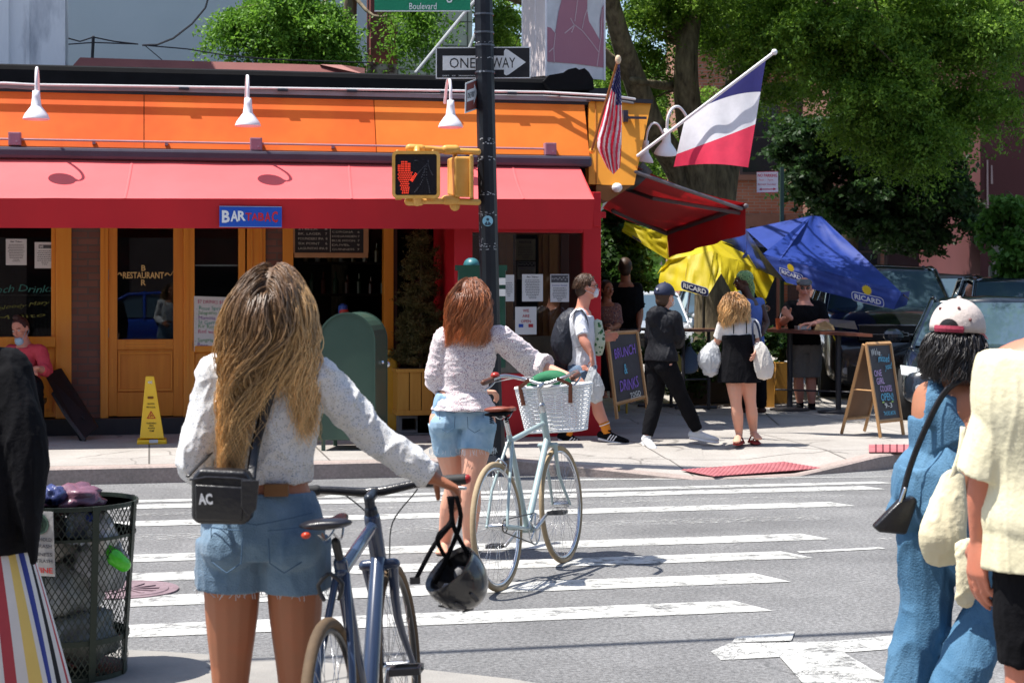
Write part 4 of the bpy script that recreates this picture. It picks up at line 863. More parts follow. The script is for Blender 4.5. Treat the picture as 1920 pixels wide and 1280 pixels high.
m.lathe([(.045, 0), (.045, .003), (0, .003)], cs, 24, Q); m.use(M('sticker_ink', (.03, .06, .09), .6)); c2 = cs - FWD * .0045
m.lathe([(.013, 0), (0, .0005)], c2 + UP * .012, 12, Q); m.add([c2 + RGT * x + UP * y for x, y in [(-.03, -.028), (-.012, -.006), (.012, -.006), (.03, -.028), (.015, -.038), (-.015, -.038)]], [(0, 1, 2, 3, 4, 5)]); m.use(_mc['sticker_blue']); m.add([c2 - FWD * .001 + RGT * x + UP * y for x, y in [(-.006, -.006), (.006, -.006), (0, -.03)]], [(0, 1, 2)])
m.build('print', stk)
# one way sign
ow = thing('one_way_sign', 'black and white one way sign with arrow pointing right behind the pole', 'sign', D(906, 118, 14.8))
def sd(px, py, d=14.72): return D(px, py, d)
m = MB(M('sign_black', (.012, .012, .014), .4, var=.05)); m.prism([sd(817, 148), sd(995, 147), sd(995, 88), sd(817, 89)], FWD * .006); 
sw = M('sign_sheet_white', (.62, .64, .66), .4, var=.03)
m.use(sw); e = -FWD * .002
for a in ([(817, 148), (995, 147), (995, 145.3), (817, 146.3)], [(817, 91), (995, 90), (995, 88), (817, 89)], [(817, 148), (819, 148), (819, 89), (817, 89)], [(993, 147), (995, 147), (995, 88), (993, 88)]): m.add([sd(*p) + e for p in a], [(0, 1, 2, 3)])
m.add([sd(*p) + e for p in [(830, 132), (945, 131), (945, 139), (949, 142), (954, 140), (986, 117), (953, 94), (948, 92), (945, 96), (945, 105), (830, 105)]], [tuple(range(11))])
m.use(_mc['sign_black']); 
m.text('ONE', sd(867, 118.5) + e * 2, RGT, UP, w=.222, h=.088, off=.0); m.text('WAY', sd(944, 118) + e * 2, RGT, UP, w=.205, h=.088)
m.use(sw); m.text('DEPT   OF   TRANSPORTATION', sd(869, 142.5) + e * 2, RGT, UP, w=.36, h=.011)
m.build('sign_plate', ow)
# green street sign (cropped by the frame at the top)
gs = thing('street_name_sign', 'green street name sign with white letters at the top of the pole', 'sign', D(790, -5, 14.6))
m = MB(M('sign_green', (.006, .20, .10), .45, var=.05)); m.prism([sd(702, 22, 14.55), sd(882, 22, 14.55), sd(882, -50, 14.55), sd(702, -50, 14.55)], FWD * .01)
m.use(sw); m.add([sd(x, y, 14.545) for x, y in [(702, 22), (882, 22), (882, 20), (702, 20)]], [(0, 1, 2, 3)])
m.text('Boulevard', sd(793, 12, 14.54), RGT, UP, w=.232, h=.056, off=.005); m.text('Eileen C Dugan', sd(793, -9, 14.54), RGT, UP, w=.70, h=.135, off=.012)
m.build('sign_plate', gs)
# small turned sign
ts = thing('turned_one_way_sign', 'small one way sign turned nearly edge on, strapped to the pole', 'sign', D(883, 180, 14.5))
ca, cb_, cc, cd_ = sd(872, 213, 14.35), sd(895, 205, 14.6), sd(896, 147, 14.6), sd(873, 156, 14.35)
def tq(u, v): return ca.lerp(cb_, u).lerp(cd_.lerp(cc, u), v)
m = MB(sw); nrm2 = (cb_ - ca).cross(cd_ - ca).normalized(); m.prism([ca, cb_, cc, cd_], -nrm2 * .004)
m.use(M('sign_rust', (.20, .05, .04), .6)); e2 = nrm2 * .002
m.add([tq(.08, .05) + e2, tq(.92, .05) + e2, tq(.92, .95) + e2, tq(.08, .95) + e2], [(0, 1, 2, 3)]); m.use(sw)
m.add([tq(u, v) + e2 * 2 for u, v in [(.1, .36), (.66, .36), (.66, .2), (.95, .55), (.66, .9), (.66, .74), (.1, .74)]], [tuple(range(7))])
m.use(_mc['sign_black']); m.text('ONE WAY', tq(.42, .55) + e2 * 3, cb_ - ca, cd_ - ca, w=.16, h=.05, off=.01)
m.build('sign_plate', ts)
# pedestrian signals
ylw = M('signal_yellow', (.58, .27, .03), .5, rgb2=(.66, .38, .10), scale=5, bump=.2, bscale=20, coat=.2)
ps = thing('pedestrian_signal', 'pedestrian signal facing the viewer with a lit red hand', 'signal', D(780, 328, 14.2))
SD_ = 14.15; px1 = SD_ / F
def sq(px, py, d=SD_): return D(px, py, d)
m = MB(ylw)
def rrect(x0, x1, y0, y1, r, d): 
    out = []
    for cx_, cy_, a0 in ((x1 - r, y1 - r, 0), (x1 - r, y0 + r, 270), (x0 + r, y0 + r, 180), (x0 + r, y1 - r, 90)):
        pass
    for cx_, cy_, a0 in ((x1 - r, y1 - r, 0), (x0 + r, y1 - r, 90), (x0 + r, y0 + r, 180), (x1 - r, y0 + r, 270)):
        for k in range(5): a = R(a0 + k * 22.5); out.append(sq(cx_ + r * math.cos(a), cy_ + r * math.sin(a), d))
    return out
m.prism(rrect(737, 823, 285, 370, 7, SD_ + .02), FWD * .16)
o_, i_ = rrect(735, 825, 283, 372, 9, SD_), rrect(741, 819, 289, 366, 4, SD_)
nn_ = len(o_); m.add(o_ + i_, [(k, (k + 1) % nn_, (k + 1) % nn_ + nn_, k + nn_) for k in range(nn_)]); o2 = [p + FWD * .05 for p in o_]; m.add(o_ + o2, [(k, (k + 1) % nn_, (k + 1) % nn_ + nn_, k + nn_) for k in range(nn_)]); i2 = [p + FWD * .03 for p in i_]; m.add(i_ + i2, [(k, (k + 1) % nn_, (k + 1) % nn_ + nn_, k + nn_) for k in range(nn_)])
for x in (745, 812): m.ell(sq(x, 283.5, SD_ + .02), .012); m.box(sq(x + 2, 373, SD_ + .02), (.05, .02, .015))
m.build('housing', ps)
m = MB(M('signal_face', (.010, .010, .014), .25, var=.1, bump=0)); m.prism([p + FWD * .015 for p in i_], FWD * .01); m.build('face', ps)
m = MB(M('lit_led', (.85, .05, .02), .5, var=0, bump=0, emit=.38)); dd_ = SD_ + .008
def dot(mm, x, y, r=.0062): mm.lathe([(r, 0), (r * .7, .003), (0, .004)], sq(x, y, dd_), 6, Q)
hand = []
for j in range(15):
    y = 362 - j * 3.5
    if y > 340: xs = np.arange(751 + (0 if y < 350 else (y - 350) * .3), 768 - (0 if y < 350 else (y - 350) * .15), 3.4)
    elif y > 322: xs = np.arange(747, 771, 3.4)
    else: xs = []
    for x in xs: hand.append((x + (1.7 if j % 2 else 0), y))
for fx, top in ((748.5, 308), (754.8, 303), (761.2, 301), (767, 304)):
    y = 320
    while y > top: hand.append((fx - 1.4, y)); hand.append((fx + 1.4, y)); y -= 3.3
for k in range(6): hand.append((771 + k * 1.6, 338 - k * 2.6)); hand.append((773 + k * 1.6, 340 - k * 2.6)); 
for x, y in hand: dot(m, x, y)
m.build('lit_hand', ps)
m = MB(M('unlit_led', (.045, .045, .055), .4)); wk = []
for a_, b_ in (((803, 301), (803, 304)), ((800, 308), (790, 318)), ((803, 308), (806, 318)), ((790, 318), (783, 326)), ((806, 318), (811, 328)), ((797, 312), (795, 334)), ((800, 312), (800, 334)), ((795, 334), (786, 350)), ((786, 350), (778, 360)), ((800, 334), (804, 348)), ((804, 348), (806, 361)), ((797, 316), (791, 332)), ((778, 301), (782, 301))):
    for k in range(5): dot(m, a_[0] + (b_[0] - a_[0]) * k / 4, a_[1] + (b_[1] - a_[1]) * k / 4, .006)
m.build('unlit_figure', ps)
m = MB(ylw); m.smooth = True
for ys, x0 in ((284, 770), (378, 768)):
    m.tube([sq(x0, ys - (6 if ys < 300 else 0), 14.35), sq(800, ys - (5 if ys < 300 else 1), 14.38), sq(840, ys - 1, 14.45), sq(896, ys + 1, 14.5)], [.031, .026, .028, .028], 10)
    m.tube([sq(x0 - 2, ys - (6 if ys < 300 else 0), 14.35), sq(x0 + 20, ys - (5 if ys < 300 else 0), 14.36)], .036, 10); m.tube([sq(836, ys - 3, 14.44), sq(854, ys - 3, 14.46)], .042, 10)
m.tube([sq(782, 378, 14.34), sq(782, 368, 14.3)], .04, 10); m.tube([sq(782, 279, 14.34), sq(782, 288, 14.3)], .03, 10)
m.build('bracket', ps)
p2 = thing('pedestrian_signal', 'second pedestrian signal turned sideways between the lit signal and the pole', 'signal', D(862, 330, 14.55))
m = MB(ylw); m.prism([D(x, y, d) for x, y, d in [(838, 366, 14.65), (852, 370, 14.40), (852, 293, 14.40), (838, 297, 14.65)]], RGT * .15 + FWD * .03); bevel(m.build('housing', p2), .02, 3)
m = MB(ylw); m.prism([D(x, y, d) for x, y, d in [(880, 371, 14.38), (880, 290, 14.38), (887, 290, 14.38), (887, 371, 14.38)]], FWD * .3); bevel(m.build('front_rim', p2), .01)
m = MB(ylw); m.tube([D(853, 294, 14.5), D(853, 282, 14.5)], .02, 8); m.tube([D(853, 370, 14.5), D(853, 386, 14.5)], [.03, .045], 8); m.build('clamp', p2)

# ================= street furniture =================
# relay mailbox
mbx = thing('relay_mailbox', 'olive green arched postal relay box on short legs by the kerb', 'mailbox', G(655, 848, .14))
gm = M('mailbox_green', (.035, .075, .055), .42, rgb2=(.05, .095, .07), scale=2, bump=.05, bscale=8, coat=.15)
dm = 4672 / (850 - 540) * 1.0 + .25
wL, wR = D(598, 700, dm), D(703, 700, dm); exm = (wR - wL).normalized(); wdm = (wR - wL).length
def arch(off, inset=0, z0=.235):
    out = []; W2 = wdm / 2 - inset; zc = H - (640 - 540) / F * dm; c = (wL + wR) / 2; c = V((c.x, c.y, 0))
    out.append(c + exm * W2 + UP * z0)
    for k in range(17): a = math.pi * k / 16; out.append(c + exm * (W2 * math.cos(a)) + UP * (zc + (W2 * 1.02) * math.sin(a) - .0))
    out.append(c - exm * W2 + UP * z0)
    return [p + off for p in out]
bdir = (FWD + RGT * .12).normalized()
m = MB(gm); m.smooth = True; m.prism(arch(V((0, 0, 0))), bdir * .55); bo = m.build('body', mbx, smooth=False); bevel(bo, .012, 3)
for k in (0, 1):
    m = MB(gm); a, b_ = arch(-bdir * .012 + bdir * .55 * k + RGT * .0, -.006), arch(-bdir * .012 + bdir * .55 * k, .012); q_ = len(a)
    m.add(a + b_, [(i, i + 1, i + 1 + q_, i + q_) for i in range(q_ - 1)]); a2 = [p + bdir * .024 for p in a]; m.add(a + a2, [(i, i + 1, i + 1 + q_, i + q_) for i in range(q_ - 1)]); m.build('rim', mbx)
for sx in (.02, wdm - .05):
    for k in (.02, .5): m = MB(gm); c = V((wL.x, wL.y, .19)) + exm * (sx + .015) + bdir * k; m.box(c, (.035, .035, .12)); m.build('leg', mbx)
m = MB(_mc['chrome']); m.lathe([(.02, 0), (.018, .02), (0, .024)], V((wR.x, wR.y, 0)) + bdir * .3 + UP * .92 + RGT * .0, 12, Matrix.Rotation(R(90), 3, 'Y')); m.build('lock', mbx)
# yellow news box behind it
yb = thing('yellow_news_box', 'yellow newspaper box mostly hidden behind the green relay box', 'news box', G(728, 818, .14))
ym = M('news_yellow', (.55, .27, .012), .45, coat=.2); cy = G(729, 812, .14); m = MB(ym)
m.prism([cy + RGT * x + UP * z for x, z in [(-.22, .02), (.075, .02), (.10, .1), (.10, .62), (.075, .78), (.02, .84), (-.22, .84)]], FWD * .4); bevel(m.build('body', yb), .02, 3)
m = MB(_mc['chrome']); m.ell(D(726, 683, 15.9), .03, .02, .03); m.build('coin_slot', yb)
# green news box at the pole
gb_ = thing('green_news_box', 'dark green metal news box behind the pole, with two white stickers', 'news box', G(902, 845, .14))
gn = M('news_green', (.008, .055, .035), .4, coat=.2); c = G(903, 838, .14); s_ = 15.67 / F
def gx(px, py): return D(px, py, 15.6)
m = MB(gn); m.prism([gx(858, 505), gx(948, 505), gx(948, 690), gx(858, 690)], FWD * .35); bevel(m.build('cabinet', gb_), .01)
m = MB(gn); m.prism([gx(853, 497), gx(951, 497), gx(951, 507), gx(853, 507)], FWD * .4 ); m.build('lid', gb_)
m = MB(M('teal_dome', (.03, .14, .16), .4)); m.smooth = True; m.ell(D(884, 497, 15.75), .075, .1, .07, 16); m.build('dome', gb_)
m = MB(gn); m.prism([gx(890, 690), gx(916, 690), gx(916, 838), gx(890, 838)], FWD * .1); m.build('stand', gb_)
m = MB(M('paper_white', (.66, .66, .66), .7, var=.03)); 
for y in (521, 542): m.prism([D(x, yy, 15.58) for x, yy in [(928, y), (948, y), (948, y + 13), (928, y + 13)]], FWD * .003)
m.build('sticker', gb_)
m = MB(gn); m.prism([D(x, yy, 15.57) for x, yy in [(922, 575), (946, 575), (946, 578), (922, 578)]], FWD * .01); m.build('handle', gb_)
# planter with evergreen on cinder blocks
YPt = 16.75
pl_ = thing('wooden_planter', 'amber slatted planter box raised on grey concrete blocks', 'planter', PY(800, 780, YPt))
m = MB(M('planter_wood', (.52, .24, .035), .55, rgb2=(.60, .30, .05), stretch=(6, 6, .6), bump=.1))
x0_, x1_ = PY(745, 700, YPt).x, PY(858, 700, YPt).x; zt_, zb_ = PY(800, 691, YPt).z, PY(800, 778, YPt).z; npk = 5
for i in range(npk): a = x0_ + (x1_ - x0_) * i / npk; m.bb(a + .004, a + (x1_ - x0_) / npk - .004, YPt, YPt + .03, zb_ + .05, zt_ - .03)
m.bb(x0_ - .015, x1_ + .015, YPt - .015, YPt + .5, zt_ - .035, zt_); m.bb(x0_ - .01, x1_ + .01, YPt - .012, YPt + .5, zb_, zb_ + .05); m.bb(x0_, x0_ + .03, YPt + .03, YPt + .48, zb_ + .05, zt_ - .04); m.bb(x1_ - .03, x1_, YPt + .03, YPt + .48, zb_ + .05, zt_ - .04)
m.use(M('soil', (.03, .02, .015), .9)); m.bb(x0_ + .03, x1_ - .03, YPt + .03, YPt + .45, zt_ - .1, zt_ + .001); bevel(m.build('box', pl_), .003)
cbm = M('cinder_block', (.16, .165, .17), .9, scale=20, bump=.6)
def cblock(loc, label):
    t = thing('concrete_block', label, 'block', loc, group='grey concrete blocks under the planter')
    m = MB(cbm); L_, W_, h_ = .40, .19, .17
    for z in (0.0125, h_ - .0125): m.box((0, 0, z), (L_, W_, .025))
    for x in (-L_ / 2 + .015, 0, L_ / 2 - .015): m.box((x, 0, h_ / 2), (.03, W_ - .004, h_ - .05))
    m.build('body', t, world=False); return t
zg = .14; bks = PY(800, 800, YPt)
cblock((x0_ + .22, YPt + .12, zb_ - .175), 'hollow grey concrete block under the left half of the planter')
cblock((x0_ + .62 - .18 + .02, YPt + .12, zb_ - .175) if False else (x1_ - .2, YPt + .12, zb_ - .175), 'hollow grey concrete block under the right half of the planter, beside the redhead')
t = thing('concrete_slab', 'flat dark grey block course on the pavement below the planter', 'block', (bks.x, YPt + .1, zg)); m = MB(cbm); m.bb(x0_ + .01, x1_, YPt + .02, YPt + .22, zg + .001, zb_ - .178); bevel(m.build('body', t), .01)
eg = thing('evergreen_shrub', 'brownish conical evergreen growing in the amber planter', 'plant', PY(800, 690, YPt + .2))
m = MB(bark); pbs = PY(800, 690, YPt + .22); pbs.x = (x0_ + x1_) / 2 - .03; m.tube([pbs, pbs + UP * .7, pbs + UP * 1.35], [.02, .015, .006], 6); m.build('stem', eg)
bl = [((pbs.x, pbs.y, pbs.z + .12 + .13 * i), .31 * (1 - i / 11) + .04, .26 * (1 - i / 11) + .04, .12, int(330 * (1 - i / 12))) for i in range(11)]
lv = leaves(bl, .015, (.06, .07, .022), (.24, .19, .07), seed=12, twig=.09, per=20, droop=-.6, elong=.35); npmesh('foliage', lv[0], lv[1], leafM, lv[2], eg)
# wet floor sign
wf_ = thing('wet_floor_sign', 'tall yellow caution wet floor sign standing on the pavement', 'safety sign', G(285, 831, .14)); d_w = 16.0
cym = M('caution_yellow', (.92, .52, .008), .4, rgb2=(.95, .58, .02), coat=.2, bump=0)
m = MB(cym)
def wq(px, py, dd=0): return D(px, py, d_w + dd)
bot = [wq(262, 822), wq(308, 822), wq(306, 818, .22), wq(264, 818, .22)]; top = [wq(273, 705, .14), wq(289, 705, .14), wq(289, 705, .18), wq(273, 705, .18)]
m.ring_loft([bot, top]); bevel(m.build('cone', wf_), .008, 2)
m = MB(cym); m.box(wq(285, 827, .11), (.275, .28, .05)); bevel(m.build('base', wf_), .015, 2)
bs = (wq(285, 822)); tp = wq(281, 705, .14); upw = (tp - bs).normalized()
nw = RGT.cross(upw).normalized()
def wl(u, x=0): 
    p = bs.lerp(tp, u) + RGT * x; return p + nw * .004
m = MB(M('print_black', (.02, .015, .01), .6)); m.text('CAUTION', wl(.555), RGT, upw, w=.07, h=.016, off=.02); m.text('WET FLOOR', wl(.50), RGT, upw, w=.085, h=.016, off=.02)
for i, s__ in enumerate(('CUIDADO', 'PISO', 'MOJADO', 'FILM')): m.text(s__, wl(.245 - i * .04), RGT, upw, h=.015, off=.02)
rdm = M('print_red', (.55, .03, .01), .5); m.use(rdm)
c = wl(.37); tri = [(-.042, -.03), (.042, -.03), (0, .045)]; ti = [(-.030, -.023), (.030, -.023), (0, .030)]
pts = [c + RGT * x + upw * y for x, y in tri] + [c + RGT * x + upw * y for x, y in ti]; m.add(pts, [(0, 1, 4, 3), (1, 2, 5, 4), (2, 0, 3, 5)])
m.tube([c + RGT * -.012 + upw * -.012, c + upw * .004, c + RGT * .012 + upw * -.008], .004, 5); m.ell(c + RGT * -.004 + upw * .014, .005, n=8)
m.use(M('slot_brown', (.25, .10, .01), .7)); m.tube([wl(.655, -.018), wl(.655, .018)], .011, 8); m.use(_mc['paper_white']); m.box(wq(288, 827, -.035), (.08, .003, .03)); m.text('<<', wl(.90), RGT, upw, w=.04, h=.03, off=.03)
m.build('print', wf_)
# folded black board leaning by the window
fb_ = thing('folded_board', 'folded black pavement board leaning at the brick pilaster', 'board', D(130, 820, 16.6)); bm_ = M('black_board_paint', (.012, .011, .012), .5)
q0 = [D(82, 700, 16.7), D(112, 690, 16.9), D(182, 800, 16.5), D(150, 828, 16.3)]; m = MB(bm_); m.prism([q0[0], q0[1], q0[2], q0[3]], FWD * .03 + RGT * .01); bevel(m.build('panel', fb_), .004)
m = MB(M('board_edge', (.04, .038, .042), .5)); m.tube([D(100, 738, 16.62), D(128, 785, 16.45), D(158, 824, 16.3)], .02, 6); m.tube([D(108, 750, 16.7), D(150, 818, 16.45)], .015, 6); m.tube([D(135, 762, 16.7), D(158, 785, 16.5)], .006, 6); m.build('strut', fb_)
# ---------- papers on the glass ----------
ink = M('ink', (.08, .08, .09), .7); pap = _mc['paper_white']
def paper(name, label, cat, x0, x1, y0, y1, Y, fn, grp=None, mat=None, tilt=0):
    c = PY((x0 + x1) / 2, (y0 + y1) / 2, Y); w_ = abs(PY(x1, y0, Y).x - PY(x0, y0, Y).x); h_ = PY(x0, y0, Y).z - PY(x0, y1, Y).z
    t = thing(name, label, cat, c, group=grp); Rm = Matrix.Rotation(R(tilt), 3, 'Y'); ax, up = Rm @ XD, Rm @ UP
    m = MB(mat or pap); m.prism([c + ax * (a * w_ / 2) + up * (b_ * h_ / 2) for a, b_ in ((-1, -1), (1, -1), (1, 1), (-1, 1))], (0, .003, 0)); m.build('sheet', t)
    m = MB(ink); fn(m, lambda u, v: c + ax * ((u - .5) * w_) + up * ((.5 - v) * h_) + V((0, -.002, 0)), ax, up, w_, h_); m.build('print', t)
    return t
def lines(n0, v0, v1, head=None, foot=None):
    def f(m, P_, ax, up, w_, h_):
        if head: m.text(head, P_(.5, .1), ax, up, w=w_ * .55, h=h_ * .06, off=.02)
        r_ = random.Random(n0)
        for i in range(n0):
            v = v0 + (v1 - v0) * i / (n0 - 1); hw_ = r_.uniform(.30, .40) if i < n0 - 2 else r_.uniform(.1, .2); u = .5 - hw_
            while u < .5 + hw_:
                e_ = min(u + r_.uniform(.04, .12), .5 + hw_); a, b_ = P_(u, v), P_(e_, v); m.quad(a - up * h_ * .011, b_ - up * h_ * .011, b_ + up * h_ * .011, a + up * h_ * .011); u = e_ + .025
    return f
def f_we(m, P_, ax, up, w_, h_):
    m.use(M('marker_red', (.42, .04, .05), .6))
    for i, s__ in enumerate(('WE', 'ARE', 'OPEN')): m.text(s__, P_(.5, .14 + i * .19), ax, up, h=h_ * .105, off=.01)
    m.quad(P_(.62, .74), P_(.84, .74), P_(.84, .62), P_(.62, .62)); m.use(M('marker_blue', (.02, .07, .38), .6)); m.quad(P_(.16, .74), P_(.38, .74), P_(.38, .62), P_(.16, .62))
def f_photo(m, P_, ax, up, w_, h_):
    m.quad(P_(.04, .30), P_(.96, .30), P_(.96, .03), P_(.04, .03)); lines(9, .50, .95, None)(m, P_, ax, up, w_, h_); m.use(M('photo_grey', (.3, .3, .3), .7))
    for i in range(9): a = P_(.1 + i * .1, .16 + .05 * math.sin(i * 3)); m.ell(a + V((0, -.001, 0)), w_ * .045, .001, w_ * .05, 8)
    m.use(M('photo_blue', (.05, .08, .3), .7)); m.text('Summer Sounds', P_(.5, .40), ax, up, w=w_ * .8, h=h_ * .05, off=.02)
gp1 = 'printed notices taped inside the left window'; gp2 = 'printed notices taped to the red bay window'
paper('notice', 'printed notice, leftmost of the two in the left window', 'notice', 11, 50, 448, 497, YF + .035, lines(11, .22, .85, 'Bar Tabac'), gp1)
def f_ban(m, P_, ax, up, w_, h_): m.quad(P_(.2, .24), P_(.82, .24), P_(.82, .10), P_(.2, .10)); m.use(pap); m.text('BAR', P_(.34, .17), ax, up, w=w_ * .2, h=h_ * .1, off=.03); m.use(ink); lines(8, .34, .85)(m, P_, ax, up, w_, h_)
paper('notice', 'printed notice with a black banner at its top, next to the amber window frame', 'notice', 65, 103, 454, 503, YF + .035, f_ban, gp1)
def f_dr(m, P_, ax, up, w_, h_):
    m.use(M('marker_pink', (.5, .06, .15), .6)); m.text('$7 DRINKS $10', P_(.47, .10), ax, up, w=w_ * .72, h=h_ * .07, jit=.05)
    cl = [M('marker_teal', (.05, .30, .22), .6), M('marker_green', (.1, .3, .12), .6), M('marker_violet', (.2, .06, .3), .6)]
    for i, s__ in enumerate(('Rose Spritz', 'Jalapeno Margarita', 'Mimosa', 'St Germain', 'Kir Royal', 'Red wine', '', 'Sangria', 'Beer')):
        if s__: m.use(cl[i % 3] if i != 5 else _mc['marker_pink']); m.text('. ' + s__, P_(.08, .22 + i * .082), ax, up, size=.055, align='L', jit=.06)
paper('drinks_list', 'handwritten white drinks list in coloured marker on the window by the door', 'menu', 361, 434, 556, 660, YF - .03, f_dr, tilt=2)
paper('notice', 'partly hidden notice at the left edge of the bay window, behind the green news box', 'notice', 944, 964, 515, 565, YB + .05, lines(8, .3, .8), gp2)
paper('notice', 'printed notice headed in bold, directly above the open sign', 'notice', 979, 1018, 514, 565, YB + .05, lines(12, .22, .88, 'Bar Tabac'), gp2)
paper('notice', 'notice with a dark group photo at the top, right of the other bay notices', 'notice', 1032, 1067, 514, 566, YB + .05, f_photo, gp2)
paper('open_sign', 'white sheet reading we are open with a blue and a red square', 'sign', 966, 1006, 575, 627, YB + .05, f_we)
def f_not(m, P_, ax, up, w_, h_): m.text('NOTICE', P_(.5, .15), ax, up, w=w_ * .6, h=h_ * .12, off=.03); lines(8, .35, .9)(m, P_, ax, up, w_, h_)
gpn = 'yellowed notices on the inner door behind the bay glass'
paper('inner_notice', 'yellowed notice sheet on the inner wooden door, upper of two', 'notice', 966, 1004, 448, 488, 17.17, f_not, gpn, M('old_paper', (.30, .27, .20), .8))
paper('inner_notice', 'grey picture notice on the inner wooden door, just below the yellowed one', 'notice', 970, 1004, 490, 524, 17.17, f_photo, gpn, M('old_paper2', (.33, .33, .31), .8))
# chalk beer board
def f_beer(m, P_, ax, up, w_, h_):
    m.use(M('chalk', (.45, .43, .36), .8))
    for i, s__ in enumerate(('BEER', 'STELLA    6', 'BK. LAGER   7', 'FOUNDERS IPA  8', 'SIX POINT    6', 'LAGUNITAS IPA 8')): m.text(s__, P_(.05, .13 + i * .145), ax, up, w=w_ * .42 if i else w_ * .2, h=h_ * .07, align='L', jit=.03)
    for i, s__ in enumerate(('HEINEKEN  6', 'MODELO    6', 'CORONA   6', 'HOEGAARDEN 7', 'BLUE MOON  7', 'DUVEL    9', 'GUINNESS  7')): m.text(s__, P_(.54, .10 + i * .13), ax, up, w=w_ * .4, h=h_ * .06, align='L', jit=.03)
    a, b_ = P_(.51, .04), P_(.51, .96); m.quad(b_, b_ + ax * .006, a + ax * .006, a)
bo_ = paper('beer_board', 'framed blackboard beer list hanging in the open window', 'menu board', 553, 682, 412, 475, YF + .02, f_beer, None, M('blackboard', (.016, .015, .017), .6))
fm_ = M('board_frame_wood', (.42, .22, .10), .6); m = MB(fm_); m.fb(552, 690, 474, 483, YF + .0, .03); m.fb(682, 691, 412, 474, YF + .0, .03); m.fb(545, 553, 412, 474, YF, .03); m.build('frame', bo_)
# window writing (left window)
def fn(m):
    m.text('French Drinks', PY(30, 541, YF + .045), XD, UP, w=.72, h=.07, jit=.08, shear=.3); m.use(M('chalk_yellow', (.16, .16, .03), .7)); m.text('bloody Mary', PY(45, 573, YF + .045), XD + UP * .12, UP, w=.5, h=.05, jit=.1, shear=.3); m.text('Mojito', PY(40, 594, YF + .045), XD + UP * .1, UP, w=.45, h=.05, jit=.1)
    m.use(M('lace', (.25, .24, .22), .8)); 
    for i in range(40): x = -2 + i * 2.5; m.tube([PY(x + 1.2 * math.cos(k), 553 + 1.5 * math.sin(k), YF + .06) for k in range(6)], .0015, 4); m.tube([PY(x, 556, YF + .06), PY(x, 628, YF + .06)], .0008, 3)
part('lettering', fn, M('chalk_teal', (.03, .14, .12), .7), w1)
# interior things seen through the open window
it = thing('bar_shelf', 'dim back bar shelf with bottles glimpsed inside the open window', 'shelf', (0, 21.5, .16)); m = MB(M('shelf_wood', (.05, .025, .015), .6)); xs0, xs1 = PY(560, 560, 21.5).x, PY(735, 560, 21.5).x
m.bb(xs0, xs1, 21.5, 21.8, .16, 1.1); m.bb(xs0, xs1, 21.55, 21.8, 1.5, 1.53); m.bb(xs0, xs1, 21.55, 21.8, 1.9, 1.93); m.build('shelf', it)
rr = random.Random(5)
for i in range(14):
    x = xs0 + .1 + (xs1 - xs0 - .2) * i / 13; z = 1.53 if i % 2 else 1.93; hh_ = rr.uniform(.2, .28); b_ = MB(M('bottle_%d' % (i % 4), [(.2, .12, .04), (.05, .12, .06), (.35, .33, .3), (.2, .04, .03)][i % 4], .1, bump=0)); b_.lathe([(.035, 0), (.037, hh_ * .6), (.014, hh_ * .75), (.013, hh_)], (x, 21.62, z), 10)
    tag(b_.build('bottle'), None, 'bottle', 'bottles on the dim back bar')['label'] = 'small glass bottle on the dim back bar inside'
jar = thing('sanitiser_bottle', 'small blue and red bottle on the ledge of the open window', 'bottle', PY(643, 580, YF)); m = MB(M('bottle_blue', (.04, .1, .4), .3)); c = PY(643, 578, YF + .05); m.lathe([(.045, -.1), (.05, 0), (.045, .03), (.02, .05)], c, 14); m.build('body', jar); m = MB(M('bottle_red', (.5, .04, .04), .4)); m.lathe([(.051, -.04), (.051, 0)], c + V((.005, -.003, -.01)), 14); m.build('label_band', jar)
# no parking sign
npo = D(1466, 700, 24); np_ = thing('parking_sign_post', 'green metal sign post rising behind the blue parasol', 'post', npo); m = MB(M('post_green', (.03, .06, .045), .5)); m.box((npo.x, npo.y, 1.7), (.055, .03, 3.2)); m.build('post', np_)
ns = thing('parking_sign', 'white no parking sign with red letters and a double arrow', 'sign', D(1441, 342, 23.8)); 
def nq(x, y, k=0): return D(x, y, 23.9 - k * .003)
m = MB(M('parking_white', (.62, .56, .62), .5, var=.03)); m.prism([nq(1419, 362), nq(1459, 361), nq(1459, 321), nq(1419, 322)], FWD * .005); m.use(M('parking_red', (.45, .02, .06), .5))
m.text('NO PARKING', nq(1439, 329, 1), RGT, UP, w=.27, h=.045, off=.02); m.text('7am - 7pm', nq(1436, 338, 1), RGT, UP, w=.2, h=.032); m.text('Except Sunday', nq(1438, 346, 1), RGT, UP, w=.25, h=.032)
m.add([nq(*p, 1) for p in [(1423, 355), (1428, 352.5), (1428, 354.2), (1450, 353.9), (1450, 352.2), (1456, 354.6), (1450, 357), (1450, 355.6), (1428, 355.9), (1428, 357.5)]], [tuple(range(10))])
for a in ([(1419, 362), (1459, 361), (1459, 360), (1419, 361)], [(1419, 323), (1459, 322), (1459, 321), (1419, 322)]): m.add([nq(*p, 1) for p in a], [(0, 1, 2, 3)])
m.build('sign_plate', ns)
# ================= flags =================
def flagmesh(name, rows_, parent, matf, n=40, k=30):
    pass
clw = M('flag_white', (.74, .74, .78), .7, trans=.3, bump=.05); clb = M('flag_blue', (.018, .018, .14), .7, trans=.3); clr = M('flag_red', (.74, .035, .09), .7, trans=.3)
tf = thing('tricolour_flag', 'large blue white and red striped flag on an angled pole', 'flag', D(1210, 285, 17.2))
m = MB(white); m.smooth = True; fa, fb2 = D(1196, 292, 17.2), D(1452, 98, 16.6); m.tube([fa, fb2], .016, 8); m.ell(fb2, .03); m.build('flagpole', tf)
